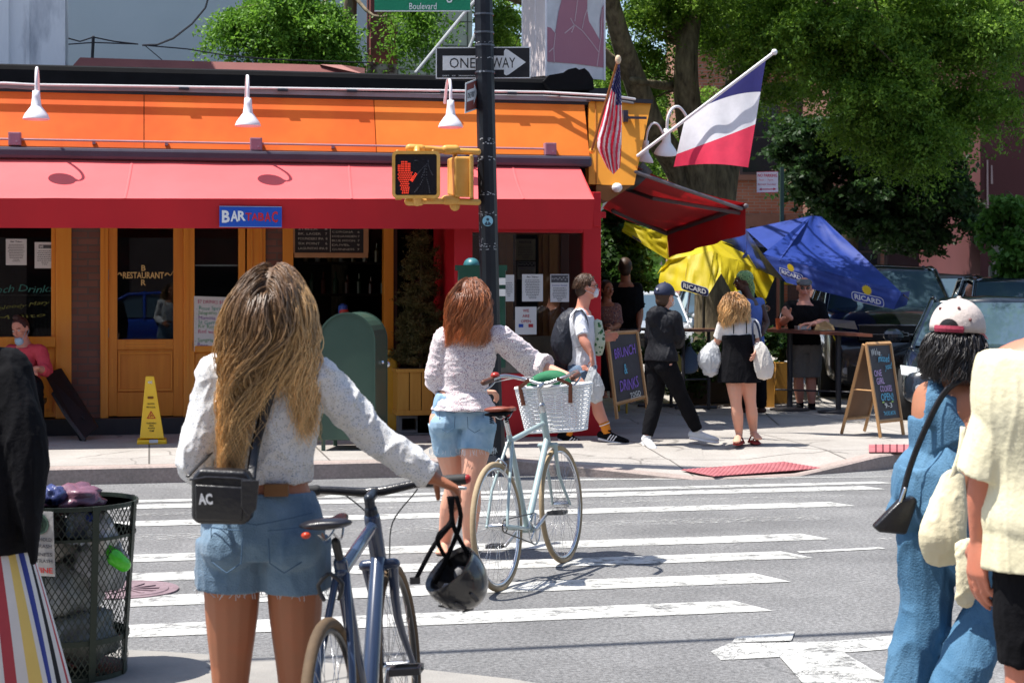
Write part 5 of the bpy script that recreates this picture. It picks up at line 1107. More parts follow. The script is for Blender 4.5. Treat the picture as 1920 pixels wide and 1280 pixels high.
# hoist runs along pole from (1440,108) to (1275,235); free edge: (1425,...)-(1403,313), bottom (1263,313)
def flag_pt(u, v):
    # u along stripes from top corner to lower-left, v across from pole side down to the red hem
    tl = V((1436, 112, 0)); bl = V((1283, 228, 0)); tr = V((1403, 314, 0)); br = V((1263, 313, 0))
    a = tl.lerp(bl, u); b__ = tr.lerp(br, u); p = a.lerp(b__, v)
    p.y += 6 * math.sin(math.pi * u) * v * v * -1
    wv = .05 * math.sin(u * 5 + v * 2.5) * (.2 + v) + .008 * math.sin(u * 17 + 3 * v)
    return D(p.x, p.y, 16.7 + .45 * u + wv)
m = MB(clb); m.smooth = True; nu = 40
def fe(u): return (max(.02, .30 - .40 * u), .60 + .12 * u)
def fv(u, j):
    a, b__ = fe(u); return a * j / 10 if j <= 10 else (a + (b__ - a) * (j - 10) / 12 if j <= 22 else b__ + (1 - b__) * (j - 22) / 10)
for i in range(nu):
    for j in range(32):
        u, u2 = i / nu, (i + 1) / nu; m.use((clw if 3 < j else clb) if (u < .05 and j > 12 and j < 22) else (clb if j < 10 else (clw if j < 22 else clr)))
        m.quad(flag_pt(u, fv(u, j)), flag_pt(u, fv(u, j + 1)), flag_pt(u2, fv(u2, j + 1)), flag_pt(u2, fv(u2, j)))
m.build('cloth', tf)
uf = thing('striped_flag', 'red and white striped flag with blue canton hanging limp from a short pole', 'flag', D(1112, 285, 17.0))
m = MB(M('brown_staff', (.25, .10, .03), .5)); m.tube([D(1110, 280, 16.75), D(1159, 112, 16.3)], .013, 8); m.use(M('finial', (.6, .45, .3), .4)); m.ell(D(1159, 112, 16.3), .03, .03, .045); m.build('flagpole', uf)
m = MB(clr); m.smooth = True; nu, nv = 48, 60
def uf_pt(u, v):   # v down, u across folds
    xl = 1156 - 36 * min(1, v * 1.5) + (6 if v > .75 else 0) * (v - .75) * 12; xr_ = 1162 + 4 * math.sin(v * 3.0)
    yy = 122 + v * 205 - 26 * abs(u - .5) * (1 if v > .8 else 0) * (v - .8) * 5
    x = xl + (xr_ - xl) * u; fold = math.sin(u * 19 + v * 3) * .045 * min(1, v * 2 + .2)
    return D(x, yy, 16.42 + fold + .12 * v)
for i in range(nu):
    for j in range(nv):
        uc, vc = (i + .5) / nu, (j + .5) / nv
        if vc < .26 + .1 * (uc - .5) or (vc < .36 and uc > .6):
            mt = clb; 
            if (i * 7 + j * 5) % 11 == 0 : mt = clw
        else: mt = clw if (math.floor((uc * 1.0 + .05 * math.sin(vc * 9)) * 9 + vc * 1.3) % 2) else clr
        m.use(mt); m.quad(uf_pt(i / nu, j / nv), uf_pt(i / nu, (j + 1) / nv), uf_pt((i + 1) / nu, (j + 1) / nv), uf_pt((i + 1) / nu, j / nv))
m.build('cloth', uf)
m = MB(yello); m.ell(D(1110, 283, 16.8), .03); m.build('bracket', uf)
# ================= A-frame boards =================
slm = M('slate_board', (.028, .026, .034), .55, rgb2=(.05, .048, .058), scale=4, bump=.1); oak = M('oak_frame', (.40, .22, .09), .5, rgb2=(.50, .29, .13), stretch=(4, 4, .7))
def aframe(name, label, quad4, back, texts):
    """quad4: front panel corners bl, br, tr, tl; back: back foot offset vector"""
    bl, br, tr, tl = quad4; t = thing('pavement_board', label, 'pavement board', (bl + br) / 2, group='framed chalk boards on the pavement')
    ex = (br - bl).normalized(); uu = ((tl + tr) / 2 - (bl + br) / 2); hh_ = uu.length; uu.normalize(); nn = ex.cross(uu).normalized()
    m = MB(oak)
    for a, b_ in ((bl, tl), (br, tr)): m.tube([a, b_], .019, 4, round_=False)
    m.tube([tl, tr], .019, 4, round_=False); lo = .17; m.tube([bl.lerp(tl, lo), br.lerp(tr, lo)], .019, 4, round_=False); m.build('front_frame', t)
    m = MB(slm); m.prism([bl.lerp(tl, lo), br.lerp(tr, lo), tr, tl], -nn * .008); m.build('front_panel', t)
    m = MB(oak); bk = [bl + back, br + back]
    for a, b_ in ((bk[0], tl), (bk[1], tr)): m.tube([a - nn * .0, b_ - nn * .03], .019, 4, round_=False)
    m.tube([bk[0].lerp(tl, lo), bk[1].lerp(tr, lo)], .019, 4, round_=False); m.build('back_frame', t)
    m = MB(M('board_back', (.20, .11, .06), .7)); m.prism([bk[0].lerp(tl, lo), bk[1].lerp(tr, lo), tr - nn * .03, tl - nn * .03], -nn * .006); m.build('back_panel', t)
    m = MB(oak); m.tube([bl.lerp(tl, .5), bk[0].lerp(tl, .5) ], .008, 6); m.build('strut', t)
    m = MB(); 
    for (s__, u, v, w_, h_, mt, jt, sh) in texts:
        m.use(mt); p = bl.lerp(br, u).lerp(tl.lerp(tr, u), v); m.text(s__, p + nn * .012, ex, uu, w=w_, h=h_, off=.01, jit=jt, shear=sh)
    m.build('lettering', t)
    return t
chW = M('chalk_white', (.62, .64, .62), .8); chP = M('chalk_purple', (.22, .12, .50), .8); chB = M('chalk_blue', (.12, .42, .60), .8); chM = M('chalk_lilac', (.50, .36, .62), .8); chG = M('chalk_lime', (.35, .6, .15), .8)
aframe('a', 'brunch and drinks chalk board beside the red bay', [D(1157, 785, 16.9), D(1214, 768, 17.1), D(1194, 622, 17.1), D(1138, 625, 16.9)], D(1150, 745, 18.3) - D(1157, 785, 16.9),
       [('BRUNCH', .5, .77, .26, .10, chP, .03, 0), ('&', .45, .56, .04, .10, chB, 0, 0), ('DRINKS', .5, .37, .23, .11, chP, .04, .1), ('TOGO', .66, .235, .13, .05, chW, .03, 0), ('_____', .66, .195, .13, .006, chW, 0, 0)])
aframe('a', 'tall wooden chalk board advertising cookies at the pavement edge', [D(1651, 820, 16.65), D(1694, 815, 16.9), D(1669, 643, 16.9), D(1624, 645, 16.65)], D(1578, 812, 17.1) - D(1651, 820, 16.65),
       [("We've", .30, .91, .14, .07, chW, .05, .3), ('missed', .60, .84, .19, .075, chB, .05, .3), ('you!', .74, .745, .12, .085, chB, .05, .3), ('ONE', .26, .685, .12, .065, chM, .02, 0), ('GIRL', .32, .60, .125, .065, chM, .02, 0), ('COOKIES', .5, .515, .19, .06, chM, .02, 0), ('OPEN!', .5, .425, .20, .075, chB, .02, 0), ('9-3', .5, .335, .12, .05, chW, .03, 0), ('. .', .5, .37, .19, .012, chG, 0, 0), ('THURS-MON', .5, .25, .19, .042, chB, .02, 0)])
# ================= parasols =================
yc_ = M('parasol_yellow', (.72, .58, .012), .55, trans=.45, var=.05, bump=.05, bscale=6, rgb2=(.78, .62, .03)); bc_ = M('parasol_blue', (.012, .034, .20), .5, trans=.10, rgb2=(.022, .05, .27), bump=.05, bscale=6)
def panel(m, a, b_, c, d, sag=.06, n=12, wr=.015, seed=0):
    """a-b top edge, d-c bottom edge"""
    g = []
    nn = (b_ - a).cross(d - a).normalized()
    for i in range(n + 1):
        row = []
        for j in range(n + 1):
            u, v = i / n, j / n; p = a.lerp(b_, u).lerp(d.lerp(c, u), v); w_ = math.sin(math.pi * u) * math.sin(math.pi * v)
            p = p - UP * (sag * w_) + nn * (wr * noise.noise(V((u * 5 + seed, v * 3, seed))) * min(1, w_ * 4 + .15)); row.append(p)
        g.append(row)
    for i in range(n):
        for j in range(n): m.quad(g[i][j], g[i][j + 1], g[i + 1][j + 1], g[i + 1][j])
    return g
def ricard(m, c, ex, uu, w_, kind):
    nn = ex.cross(uu).normalized(); nn = nn if nn.dot(FWD) < 0 else -nn
    ex = ex.normalized(); uu = uu.normalized(); h_ = w_ * .30
    def rr_(W_, H_, k, mt):
        m.use(mt); q = []
        for cx_, cy_, a0 in ((W_ / 2 - H_ / 3, H_ / 2 - H_ / 3, 0), (-W_ / 2 + H_ / 3, H_ / 2 - H_ / 3, 90), (-W_ / 2 + H_ / 3, -H_ / 2 + H_ / 3, 180), (W_ / 2 - H_ / 3, -H_ / 2 + H_ / 3, 270)):
            for t_ in range(4): a = R(a0 + t_ * 30); q.append(c + ex * (cx_ + H_ / 3 * math.cos(a)) + uu * (cy_ + H_ / 3 * math.sin(a)) + nn * k)
        m.add(q, [tuple(range(16))])
    wh = M('logo_white', (.72, .72, .72), .5); nb = M('logo_navy', (.012, .02, .10), .5)
    rr_(w_, h_, .010, wh); rr_(w_ * .95, h_ * .84, .014, nb if kind == 'y' else M('logo_blue', (.03, .06, .34), .5)); m.use(wh)
    m.text('RICARD', c + nn * .018, ex, uu, w=w_ * .82, h=h_ * .55, off=.03)
    if kind == 'b':
        m.use(M('logo_sun', (.75, .52, .02), .5)); cs_ = c + uu * (h_ * .95) + nn * .012; r0 = w_ * .13; q = []
        for t_ in range(32): a = R(t_ * 11.25); r_ = r0 * (1.25 if t_ % 2 else .95); q.append(cs_ + ex * r_ * math.cos(a) + uu * r_ * math.sin(a))
        m.add(q, [tuple(range(32))])
bp = thing('blue_parasol', 'big blue square parasol with sun logos tilted over the bar table', 'parasol', D(1527, 740, 23.10))
A_ = D(1522, 404, 22.80); A2_ = D(1540, 406, 22.90); Lf = D(1345, 452, 24.20); Rt = D(1704, 545, 21.00); Fr = D(1462, 488, 21.40); Bk = D(1602, 486, 25.1)
m = MB(bc_); m.smooth = True
Lm = D(1398, 430, 23.20)
panel(m, Lf, A_, A_, Lm, .02, 8); panel(m, A_, A_, Fr, Lm, .02, 12, .03, 2)
panel(m, A_, A2_, D(1690, 548, 21.00), D(1430, 476, 21.50), .10, 16, .05, 5)
panel(m, A2_, A2_, Bk, D(1690, 548, 21.00), .02, 8); panel(m, A_, A_, Bk, Lf, .02, 8)
m.build('canopy', bp)
m = MB(bc_); m.smooth = True
panel(m, D(1430, 476, 21.50), D(1690, 548, 21.00), D(1676, 580, 20.95), D(1475, 530, 21.35), -.02, 16, .03, 7)
panel(m, D(1690, 548, 21.00), D(1706, 546, 21.30), D(1700, 572, 21.30), D(1676, 580, 20.95), 0, 4); panel(m, Lf, Lm, D(1402, 495, 23.00), D(1348, 470, 24.10), 0, 8, .05, 3); panel(m, Lm, D(1430, 476, 21.50), D(1475, 530, 21.35), D(1402, 495, 23.00), 0, 8, .08, 4)
m.build('valance', bp)
m = MB(); ricard(m, D(1627, 561, 20.90), D(1700, 575, 20.80) - D(1600, 552, 20.90), UP + RGT * -.1, .40, 'b'); ricard(m, D(1484, 515, 21.20), D(1520, 527, 21.10) - D(1470, 510, 21.20), UP + RGT * -.1, .31, 'b'); ricard(m, D(1395, 480, 22.80), RGT * .5 + FWD + UP * .3, UP, .2, 'b'); m.build('logo', bp)
m = MB(M('parasol_pole', (.03, .03, .035), .5)); m.tube([D(1500, 760, 23.20), D(1515, 560, 23.10), A_], .022, 8); m.build('pole', bp)
m = MB(M('parasol_rib', (.05, .05, .055), .5)); 
for e_ in (Lf, Rt, Bk, Fr): m.tube([A_ - UP * .12, e_ - UP * .10], .01, 5)
m.build('rib', bp)
yp = thing('yellow_parasol', 'crumpled yellow parasol with white and navy logos below the red awning', 'parasol', D(1310, 740, 22.80))
Ay = D(1322, 440, 22.80); m = MB(yc_); m.smooth = True
rim = [D(1232, 545, 22.40), D(1282, 545, 22.00), D(1326, 556, 21.90), D(1352, 512, 22.00), D(1372, 548, 22.00), D(1412, 540, 22.20), D(1456, 516, 22.70)]
mid = [D(1240, 500, 22.50), D(1290, 480, 22.30), D(1338, 470, 22.25), D(1352, 480, 22.30), D(1385, 488, 22.40), D(1420, 505, 22.60), D(1450, 500, 23.00)]
for i in range(6): panel(m, Ay, Ay, mid[i + 1], mid[i], .0, 8, .05, i); panel(m, mid[i], mid[i + 1], rim[i + 1], rim[i], -.01, 8, .06, i + 9)
panel(m, D(1172, 416, 22.80), D(1250, 440, 22.40), D(1252, 487, 22.40), D(1166, 434, 22.80), 0, 10, .08, 20); panel(m, D(1250, 440, 22.40), Ay, D(1290, 480, 22.30), D(1252, 487, 22.40), .0, 8, .05, 22); panel(m, D(1252, 487, 22.40), D(1290, 480, 22.30), D(1240, 500, 22.50), D(1232, 515, 22.50), 0, 6)
panel(m, D(1412, 540, 22.20), D(1425, 535, 22.30), D(1437, 568, 22.20), D(1428, 575, 22.20), 0, 6, .04, 24); panel(m, D(1412, 505, 22.40), D(1455, 514, 22.60), D(1436, 560, 22.20), D(1412, 540, 22.20), 0, 6, .04, 25)
bk_ = [D(1170, 425, 24.00), D(1300, 440, 24.60), D(1430, 480, 24.20)]; panel(m, Ay, Ay, bk_[1], bk_[0], 0, 6); panel(m, Ay, Ay, bk_[2], bk_[1], 0, 6)
m.build('canopy', yp)
m = MB(); ricard(m, D(1303, 541, 21.83), D(1326, 550, 21.80) - D(1280, 536, 21.90), UP + RGT * .05, .38, 'y'); ricard(m, D(1195, 448, 22.60), D(1212, 458, 22.55) - D(1180, 440, 22.70), UP - RGT * .4, .15, 'y'); m.build('logo', yp)
m = MB(_mc['parasol_pole']); m.tube([D(1318, 750, 22.90), D(1320, 560, 22.80), Ay], .02, 8); m.build('pole', yp)
t = thing('yellow_tent_flap', 'small yellow cloth flap showing between the two parasols', 'cloth', D(1480, 530, 25.00)); m = MB(yc_); panel(m, D(1464, 520, 25.00), D(1492, 526, 25.00), D(1488, 534, 25.00), D(1462, 533, 25.00), 0, 4); m.build('cloth', t)
# ================= tables =================
tt = M('table_top_brown', (.13, .045, .03), .35, rgb2=(.18, .07, .045), coat=.3)
tb = thing('bar_table', 'long brown high table on dark legs with a takeaway meal', 'table', D(1530, 770, 20.2))
m = MB(tt); m.prism([D(1438, 617, 20.3), D(1636, 626, 19.6), D(1600, 622, 20.5), D(1450, 613, 21.0)], -UP * .035); m.build('tabletop', tb)
mp_ = _mc['parasol_pole']
for x, y, d in ((1481, 765, 20.4), (1572, 772, 20.0)):
    q = D(x, y, d); q.z = .14; m = MB(mp_); m.tube([q, V((q.x, q.y, 1.05))], .035, 8); m.build('leg', tb); m = MB(mp_); m.lathe([(.24, 0), (.24, .02), (.05, .04)], q, 20); m.build('foot', tb)
m = MB(mp_); a, b_ = D(1455, 730, 20.45), D(1600, 735, 19.9); m.tube([a, b_], .012, 6); m.build('footrail', tb)
def cup(px, py, d, label, rgb, h_=.13, r_=.042):
    t = thing('paper_cup', label, 'cup', D(px, py, d)); p = D(px, py, d); m = MB(M('cup_' + label[:6].strip(), rgb, .5)); m.lathe([(r_ * .75, 0), (r_, h_), (r_ * .93, h_), (r_ * .7, .01)], p, 16); m.build('body', t)
    m = MB(white); m.tube([p + UP * .05, p + UP * (h_ + .07) + RGT * .03], .004, 6); m.build('straw', t); return t
cup(1460, 616.5, 20.4, 'orange paper cup with a straw on the bar table', (.62, .13, .04), .125, .04)
t = thing('food_bag', 'crumpled tan paper food bag on the bar table', 'paper bag', D(1545, 620, 20.2)); m = MB(M('kraft', (.45, .28, .12), .8, scale=12, bump=.6)); c = D(1546, 617, 20.2)
m.add([c + RGT * x + UP * z + FWD * y for x, y, z in [(-.13, -.05, -.01), (.11, -.06, -.01), (.12, .08, -.01), (-.12, .08, -.01), (-.10, -.02, .06), (0, -.03, .10), (.10, -.02, .05), (.09, .06, .06), (-.1, .06, .04)]], [(0, 1, 6, 5, 4), (1, 2, 7, 6), (2, 3, 8, 7), (3, 0, 4, 8), (4, 5, 6, 7, 8)]); m.build('bag', t)
t = thing('clear_takeout_box', 'small clear plastic takeaway box with food in front of the flat capped man', 'takeaway box', D(1505, 619, 20.2)); m = MB(M('clearish', (.4, .42, .42), .15, coat=.5)); m.box(D(1505, 614, 20.2), (.16, .12, .045)); m.build('box', t)
m = MB(M('salad', (.2, .2, .06), .7, rgb2=(.35, .12, .05), scale=40)); m.ell(D(1505, 611, 20.2), .06, .05, .03, 10); m.build('food', t)
# smaller tables under the yellow parasol
for px, d, lab in ((1235, 21.0, 'small round bar table left of the yellow parasol pole'), (1305, 20.6, 'small round bar table under the yellow parasol')):
    b0 = D(px, 560, d); t = thing('round_table', lab, 'table', (b0.x, b0.y, .14), group='round bar tables under the yellow parasol'); m = MB(tt); m.lathe([(.3, 1.08), (.3, 1.11), (0, 1.11)], (b0.x, b0.y, 0), 24); m.build('tabletop', t)
    for sx in (-.16, .16): m = MB(mp_); m.tube([(b0.x + sx, b0.y, .14), (b0.x + sx, b0.y, 1.08)], .022, 8); m.build('leg', t)
    m = MB(mp_); m.tube([(b0.x - .25, b0.y, .16), (b0.x + .25, b0.y, .16)], .02, 6); m.tube([(b0.x - .16, b0.y, .5), (b0.x + .16, b0.y, .5)], .012, 6); m.build('foot', t)
for x0, x1, y0, y1, d, lab in ((1424, 1452, 682, 762, 20.9, 'narrow amber wooden planter left of the bar table leg'), (1455, 1482, 680, 752, 21.6, 'amber wooden planter behind the bar table')):
    t = thing('wood_box_planter', lab, 'planter', D((x0 + x1) / 2, y1, d), group='amber planters by the bar table'); m = MB(_mc['planter_wood']); a, b_ = D(x0, y1, d), D(x1, y0, d); m.prism([V((a.x, a.y, .14)), V((b_.x, b_.y, .14)), V((b_.x, b_.y, b_.z)), V((a.x, a.y, b_.z))], FWD * .35); m.build('box', t)
    lv = leaves([(tuple(D((x0 + x1) / 2, y0 - 25, d + .2)), .22, .2, .22, 90)], .03, D1, (.05, .12, .02), seed=int(x0), twig=.15, per=16, droop=-.2, elong=.6); npmesh('plant', lv[0], lv[1], leafM, lv[2], t)
# low dark planting and stools under the yellow parasol
lv = leaves([(tuple(D(1330, 680, 21.5)), .8, .4, .35, 260), (tuple(D(1220, 690, 22)), .4, .3, .3, 120)], .04, D1, (.045, .09, .02), seed=44, twig=.2, per=16, droop=-.1, elong=.6)
t = thing('low_hedge', 'low dark potted greenery on the ground beneath the yellow parasol', 'plant', D(1300, 745, 21.5)); npmesh('foliage', lv[0], lv[1], leafM, lv[2], t)
m = MB(M('dark_trough', (.02, .02, .022), .7)); a = D(1290, 740, 21.5); m.prism([V((a.x, a.y, .14)), V((a.x + 1.2, a.y + .3, .14)), V((a.x + 1.2, a.y + .3, .45)), V((a.x, a.y, .45))], FWD * .4); m.build('trough', t)
for px, py, rgb, lab in ((1262, 672, (.45, .36, .08), 'small yellow bag on the ground under the tables'), (1292, 668, (.10, .16, .26), 'small blue bag on the ground beside the yellow one')):
    t = thing('shopping_bag', lab, 'bag', D(px, py + 25, 20.8)); m = MB(M('bagcol%d' % px, rgb, .6)); m.smooth = True; m.tube([D(px, py + 22, 20.8), D(px, py, 20.8), D(px, py - 14, 20.8)], [(.11, .07), (.12, .07), (.04, .03)], 10, side=RGT); m.build('body', t)
    m = MB(M('bagcol%d' % px, rgb)); m.tube([D(px - 6, py - 12, 20.8), D(px, py - 26, 20.8), D(px + 6, py - 12, 20.8)], .006, 6, sub=3); m.build('handle', t)
# ================= litter bin =================
tc_ = D(128, 1262, 7.1); tc_.z = .006; lb = thing('litter_bin', 'dark wire mesh litter bin overflowing with bags at the near kerb', 'litter bin', tc_)
bmm = M('bin_metal', (.022, .032, .022), .5, metal=.2); r0, r1, hb = .235, .282, .715; m = MB(bmm)
nst = 62; ns_ = 17
def bp_(a, z): t = z / hb; r_ = r0 + (r1 - r0) * t; dent = 1 - .10 * math.exp(-((a - 5.9) % 6.283 - .0) ** 2 * 3) * math.exp(-((t - .18) / .1) ** 2); dent2 = 1 + .05 * math.exp(-((t - .09) / .05) ** 2) * (math.cos(a + .2) > 0); return tc_ + V((r_ * dent * dent2 * math.cos(a), r_ * dent * dent2 * math.sin(a), z))
NL = ns_ * 2
for j in range(NL):
    z0_, z1_ = hb * j / NL, hb * (j + 1) / NL
    for k_ in range(nst):
        a0 = 2 * math.pi * (k_ + .5 * (j % 2)) / nst
        for sg_ in (-1, 1):
            a1 = a0 + sg_ * math.pi / nst; p, q_ = bp_(a0, z0_), bp_(a1, z1_); wv = (q_ - p).cross(V((math.cos(a0), math.sin(a0), 0))).normalized() * .0022
            m.quad(p - wv, p + wv, q_ + wv, q_ - wv)
m.build('mesh_wall', lb)
m = MB(bmm)
for z_, w_, o__ in ((hb, .018, .004), (hb - .13, .012, .003), (.17, .022, .003), (.02, .03, .004)): m.lathe([(r0 + (r1 - r0) * z_ / hb + o__, z_ - w_), (r0 + (r1 - r0) * z_ / hb + o__, z_), (r0 + (r1 - r0) * z_ / hb - .004, z_), (r0 + (r1 - r0) * z_ / hb - .004, z_ - w_)], tc_, 40)
m.lathe([(r0, .0), (r0, .02), (0, .02)], tc_, 30); m.build('band', lb)
for k_ in range(8):
    a = -math.pi / 2 + YAW * -1 + (k_ - .5) * 2 * math.pi / 8 + .25; m = MB(bmm); 
    ta = V((-math.sin(a), math.cos(a), 0)) * .014; n_ = V((math.cos(a), math.sin(a), 0)) * .005
    p, q_ = bp_(a, .0) + n_, bp_(a, hb) + n_; m.prism([p - ta, p + ta, q_ + ta, q_ - ta], n_); m.build('upright', lb)
pa_ = -math.pi / 2 - YAW - .28; nP = V((math.cos(pa_), math.sin(pa_), 0)); ePx = V((-math.sin(pa_), math.cos(pa_), 0)); cP = bp_(pa_, hb - .14) + nP * .014; uP = (bp_(pa_, hb) - bp_(pa_, .1)).normalized()
nt_ = thing('bin_notice', 'weathered white litter rules plate fixed to the wire bin', 'notice', cP); m = MB(M('plate_white', (.45, .44, .42), .6, rgb2=(.30, .29, .27), scale=14)); m.prism([cP + ePx * a * .105 + uP * b_ * .13 for a, b_ in ((-1, -1), (1, -1), (1, 1), (-1, 1))], -nP * .004)
m.use(M('plate_green', (.05, .10, .07), .6)); m.lathe([(.042, 0), (.042, .002), (.034, .002), (.034, 0)], cP + uP * .08 + ePx * .045 + nP * .002, 24, Matrix((tuple(ePx), tuple(uP), tuple(nP))).transposed()); m.ell(cP + uP * .08 + ePx * .04 + nP * .003, .02, .02, .02, 8)
m.use(ink)
for i, s__ in enumerate(('NO HOUSEHOLD', 'TRASH', 'NO BUSINESS', 'TRASH')): m.text(s__, cP + ePx * .098 + uP * (.018 - i * .027 - (.006 if i > 1 else 0)) + nP * .003, ePx, uP, h=.015, w=.16 if i % 2 == 0 else .075, off=.02, align='R')
m.use(M('plate_red', (.5, .02, .02), .6)); m.text('$100 FINE', cP + ePx * .098 + uP * -.108 + nP * .003, ePx, uP, w=.16, h=.026, off=.02, align='R'); m.build('plate', nt_)
def bag(px, py, d, r_, rgb, label, sq_=(1, 1, 1), seed=0, rough=.3, grp='rubbish stuffed in the wire bin'):
    m = MB(M('rubbish_%d' % seed, rgb, rough, spec=.5, scale=9, var=.3, bump=.5, bscale=25)); m.smooth = True; c = D(px, py, d); n0 = len(m.v); m.ell((0, 0, 0), r_, n=28)
    m.v = [tuple(c + V((p[0] * sq_[0], p[1] * sq_[1], p[2] * sq_[2])) * (1 + .35 * noise.noise(V(p) * (2.2 / r_) + V((seed, 0, 0))) + .1 * noise.noise(V(p) * (7 / r_)))) for p in m.v]
    return tag(m.build('rubbish_bag'), label, 'rubbish', grp)
bag(110, 1110, 7.12, .17, (.34, .36, .36), 'large grey green bag filling the middle of the bin', (1, 1, .9), 1)
bag(150, 1190, 7.1, .15, (.20, .21, .20), 'dark grey bag low down in the bin', (1, 1, .8), 2)
bag(185, 1060, 7.12, .115, (.50, .52, .56), 'pale grey plastic bag in the upper right of the bin', (1, 1, 1), 3)
bag(158, 985, 7.05, .075, (.50, .58, .70), 'bluish white bag near the top of the bin', (1, 1, 1.1), 4)
bag(190, 1000, 7.0, .065, (.68, .68, .69), 'white crumpled bag beside the bright green bottle', (.9, 1, 1.3), 5)
bag(140, 935, 7.1, .115, (.16, .07, .10), 'purplish bag bulging over the bin rim', (1.05, 1, .52), 6)
bag(100, 928, 7.0, .06, (.04, .05, .14), 'dark blue wrapper beside the purplish bag on the rim', (.8, 1, .7), 7)
bag(75, 1010, 7.1, .14, (.36, .34, .32), 'brownish grey bag behind the litter rules plate', (1, 1, 1), 8)
bag(100, 1225, 7.1, .11, (.10, .04, .02), 'rust brown carton at the bottom of the bin', (1, 1, .5), 9)
m = MB(M('cap_blue', (.01, .06, .5), .3)); m.smooth = True; m.ell(D(169, 969, 6.93), .017, .017, .019); tag(m.build('blue_bottle'), 'small bright blue bottle end inside the wire bin', 'bottle')
m = MB(M('bottle_lime', (.08, .55, .03), .2, var=.3)); m.smooth = True; m.tube([D(205, 1030, 6.98), D(215, 1045, 6.95), D(232, 1058, 6.98)], [.02, .035, .03], 12); tag(m.build('plastic_bottle'), 'bright green plastic bottle inside the wire bin', 'bottle')
# ================= bodies =================
_later = []
def soft(mb, name, parent, vox=.008, smooth_it=2, wr=0, wf=9.0, wst=(1, 1, 1), fn=None):
    """one continuous skin over overlapping closed shapes (voxel remesh), folds added afterwards"""
    o = mb.build(name, parent, smooth=True); mod(o, 'REMESH', mode='VOXEL', voxel_size=vox, use_smooth_shade=True)
    if smooth_it: mod(o, 'SMOOTH', factor=.5, iterations=smooth_it)
    _later.append((o, wr, wf, wst, fn)); return o
def finish_soft():
    dg = bpy.context.evaluated_depsgraph_get(); res = []
    for o, *r_ in _later: res.append(bpy.data.meshes.new_from_object(o.evaluated_get(dg)))
    for (o, wr, wf, wst, fn), me in zip(_later, res):
        nv = len(me.vertices); co = np.empty(nv * 3, 'f'); me.vertices.foreach_get('co', co); co = co.reshape(-1, 3)
        no = np.empty(nv * 3, 'f'); me.vertices.foreach_get('normal', no); no = no.reshape(-1, 3)
        if wr:
            st_ = np.array(wst) * wf; q = co * st_; dsp = np.empty(nv, 'f')
            for i in range(nv):
                a = noise.noise(V(q[i])); b_ = noise.noise(V(q[i] * 2.3 + 5)); r1 = max(0, 1 - abs(a) * 3.2); r2 = max(0, 1 - abs(b_) * 3.4); dsp[i] = r1 ** 2 * .9 + r2 ** 2 * .45 - .35
            co = co + no * (dsp[:, None] * wr)
        if fn: co = fn(co, no)
        me.vertices.foreach_set('co', co.astype('f').ravel()); me.update()
        old = o.data; mats = [m for m in old.materials]; o.modifiers.clear(); o.data = me; me.name = old.name
        if not me.materials:
            for m in mats: me.materials.append(m)
        me.polygons.foreach_set('use_smooth', [True] * len(me.polygons))
        bpy.data.meshes.remove(old)
def mkJ(dct, d0): return {k: D(v[0], v[1], v[2] if len(v) > 2 else d0) for k, v in dct.items()}
def skinM(name, c): return M(name, c, .5, rgb2=[min(1, x * y) for x, y in zip(c, (1.15, 1.0, .95))], scale=14, bump=.06, bscale=120, spec=.35)
def hand(m, wr, dv, pn, th, curl=.5, k=1.0, spread=.0):
    """dv wrist->knuckles, pn palm normal, th thumb side"""
    dv = dv.normalized(); pn = (pn - dv * pn.dot(dv)).normalized(); th = (th - dv * th.dot(dv) - pn * th.dot(pn)).normalized()
    m.tube([wr - dv * .03 * k, wr + dv * .015 * k, wr + dv * .05 * k, wr + dv * .082 * k], [(.023 * k, .019 * k), (.028 * k, .017 * k), (.038 * k, .015 * k), (.038 * k, .012 * k)], 12, side=th, sub=2)
    for i, (ln, rd) in enumerate(((.92, 1), (1.05, 1.05), (.98, 1), (.78, .88))):
        p = wr + dv * ((.084 - .004 * abs(i - 1.2)) * k) + th * ((.030 - .0195 * i) * k); a = curl * (.55 + .05 * i); pts = [p - dv * .012 * k, p]; d = (dv + th * (spread * (1.5 - i) * .1)).normalized()
        for seg, L_ in enumerate((.042, .026, .020)):
            ax = dv.cross(pn); d = (Matrix.Rotation(a * (1.0 if seg else .8), 3, ax) @ d).normalized(); p = p + d * (L_ * ln * k); pts.append(p)
        m.tube(pts, [.0085 * k * rd, .0092 * k * rd, .0084 * k * rd, .0076 * k * rd, .0064 * k * rd], 8)
    p0 = wr + dv * .022 * k + th * .022 * k; p1 = p0 + (dv * .55 + th * .75 + pn * .25).normalized() * .036 * k; p2 = p1 + (dv * .85 + th * .3 + pn * (.3 + curl * .5)).normalized() * .03 * k; p3 = p2 + (dv * .8 - th * .1 + pn * (.4 + curl * .6)).normalized() * .024 * k
    m.tube([p0, p1, p2, p3], [.013 * k, .0115 * k, .0098 * k, .0075 * k], 8)
def nrmz(v): return v.normalized()
def axes(J):
    sv = nrmz(J['shr'] - J['shl']); hv = nrmz(J['hpr'] - J['hpl']); return sv, hv
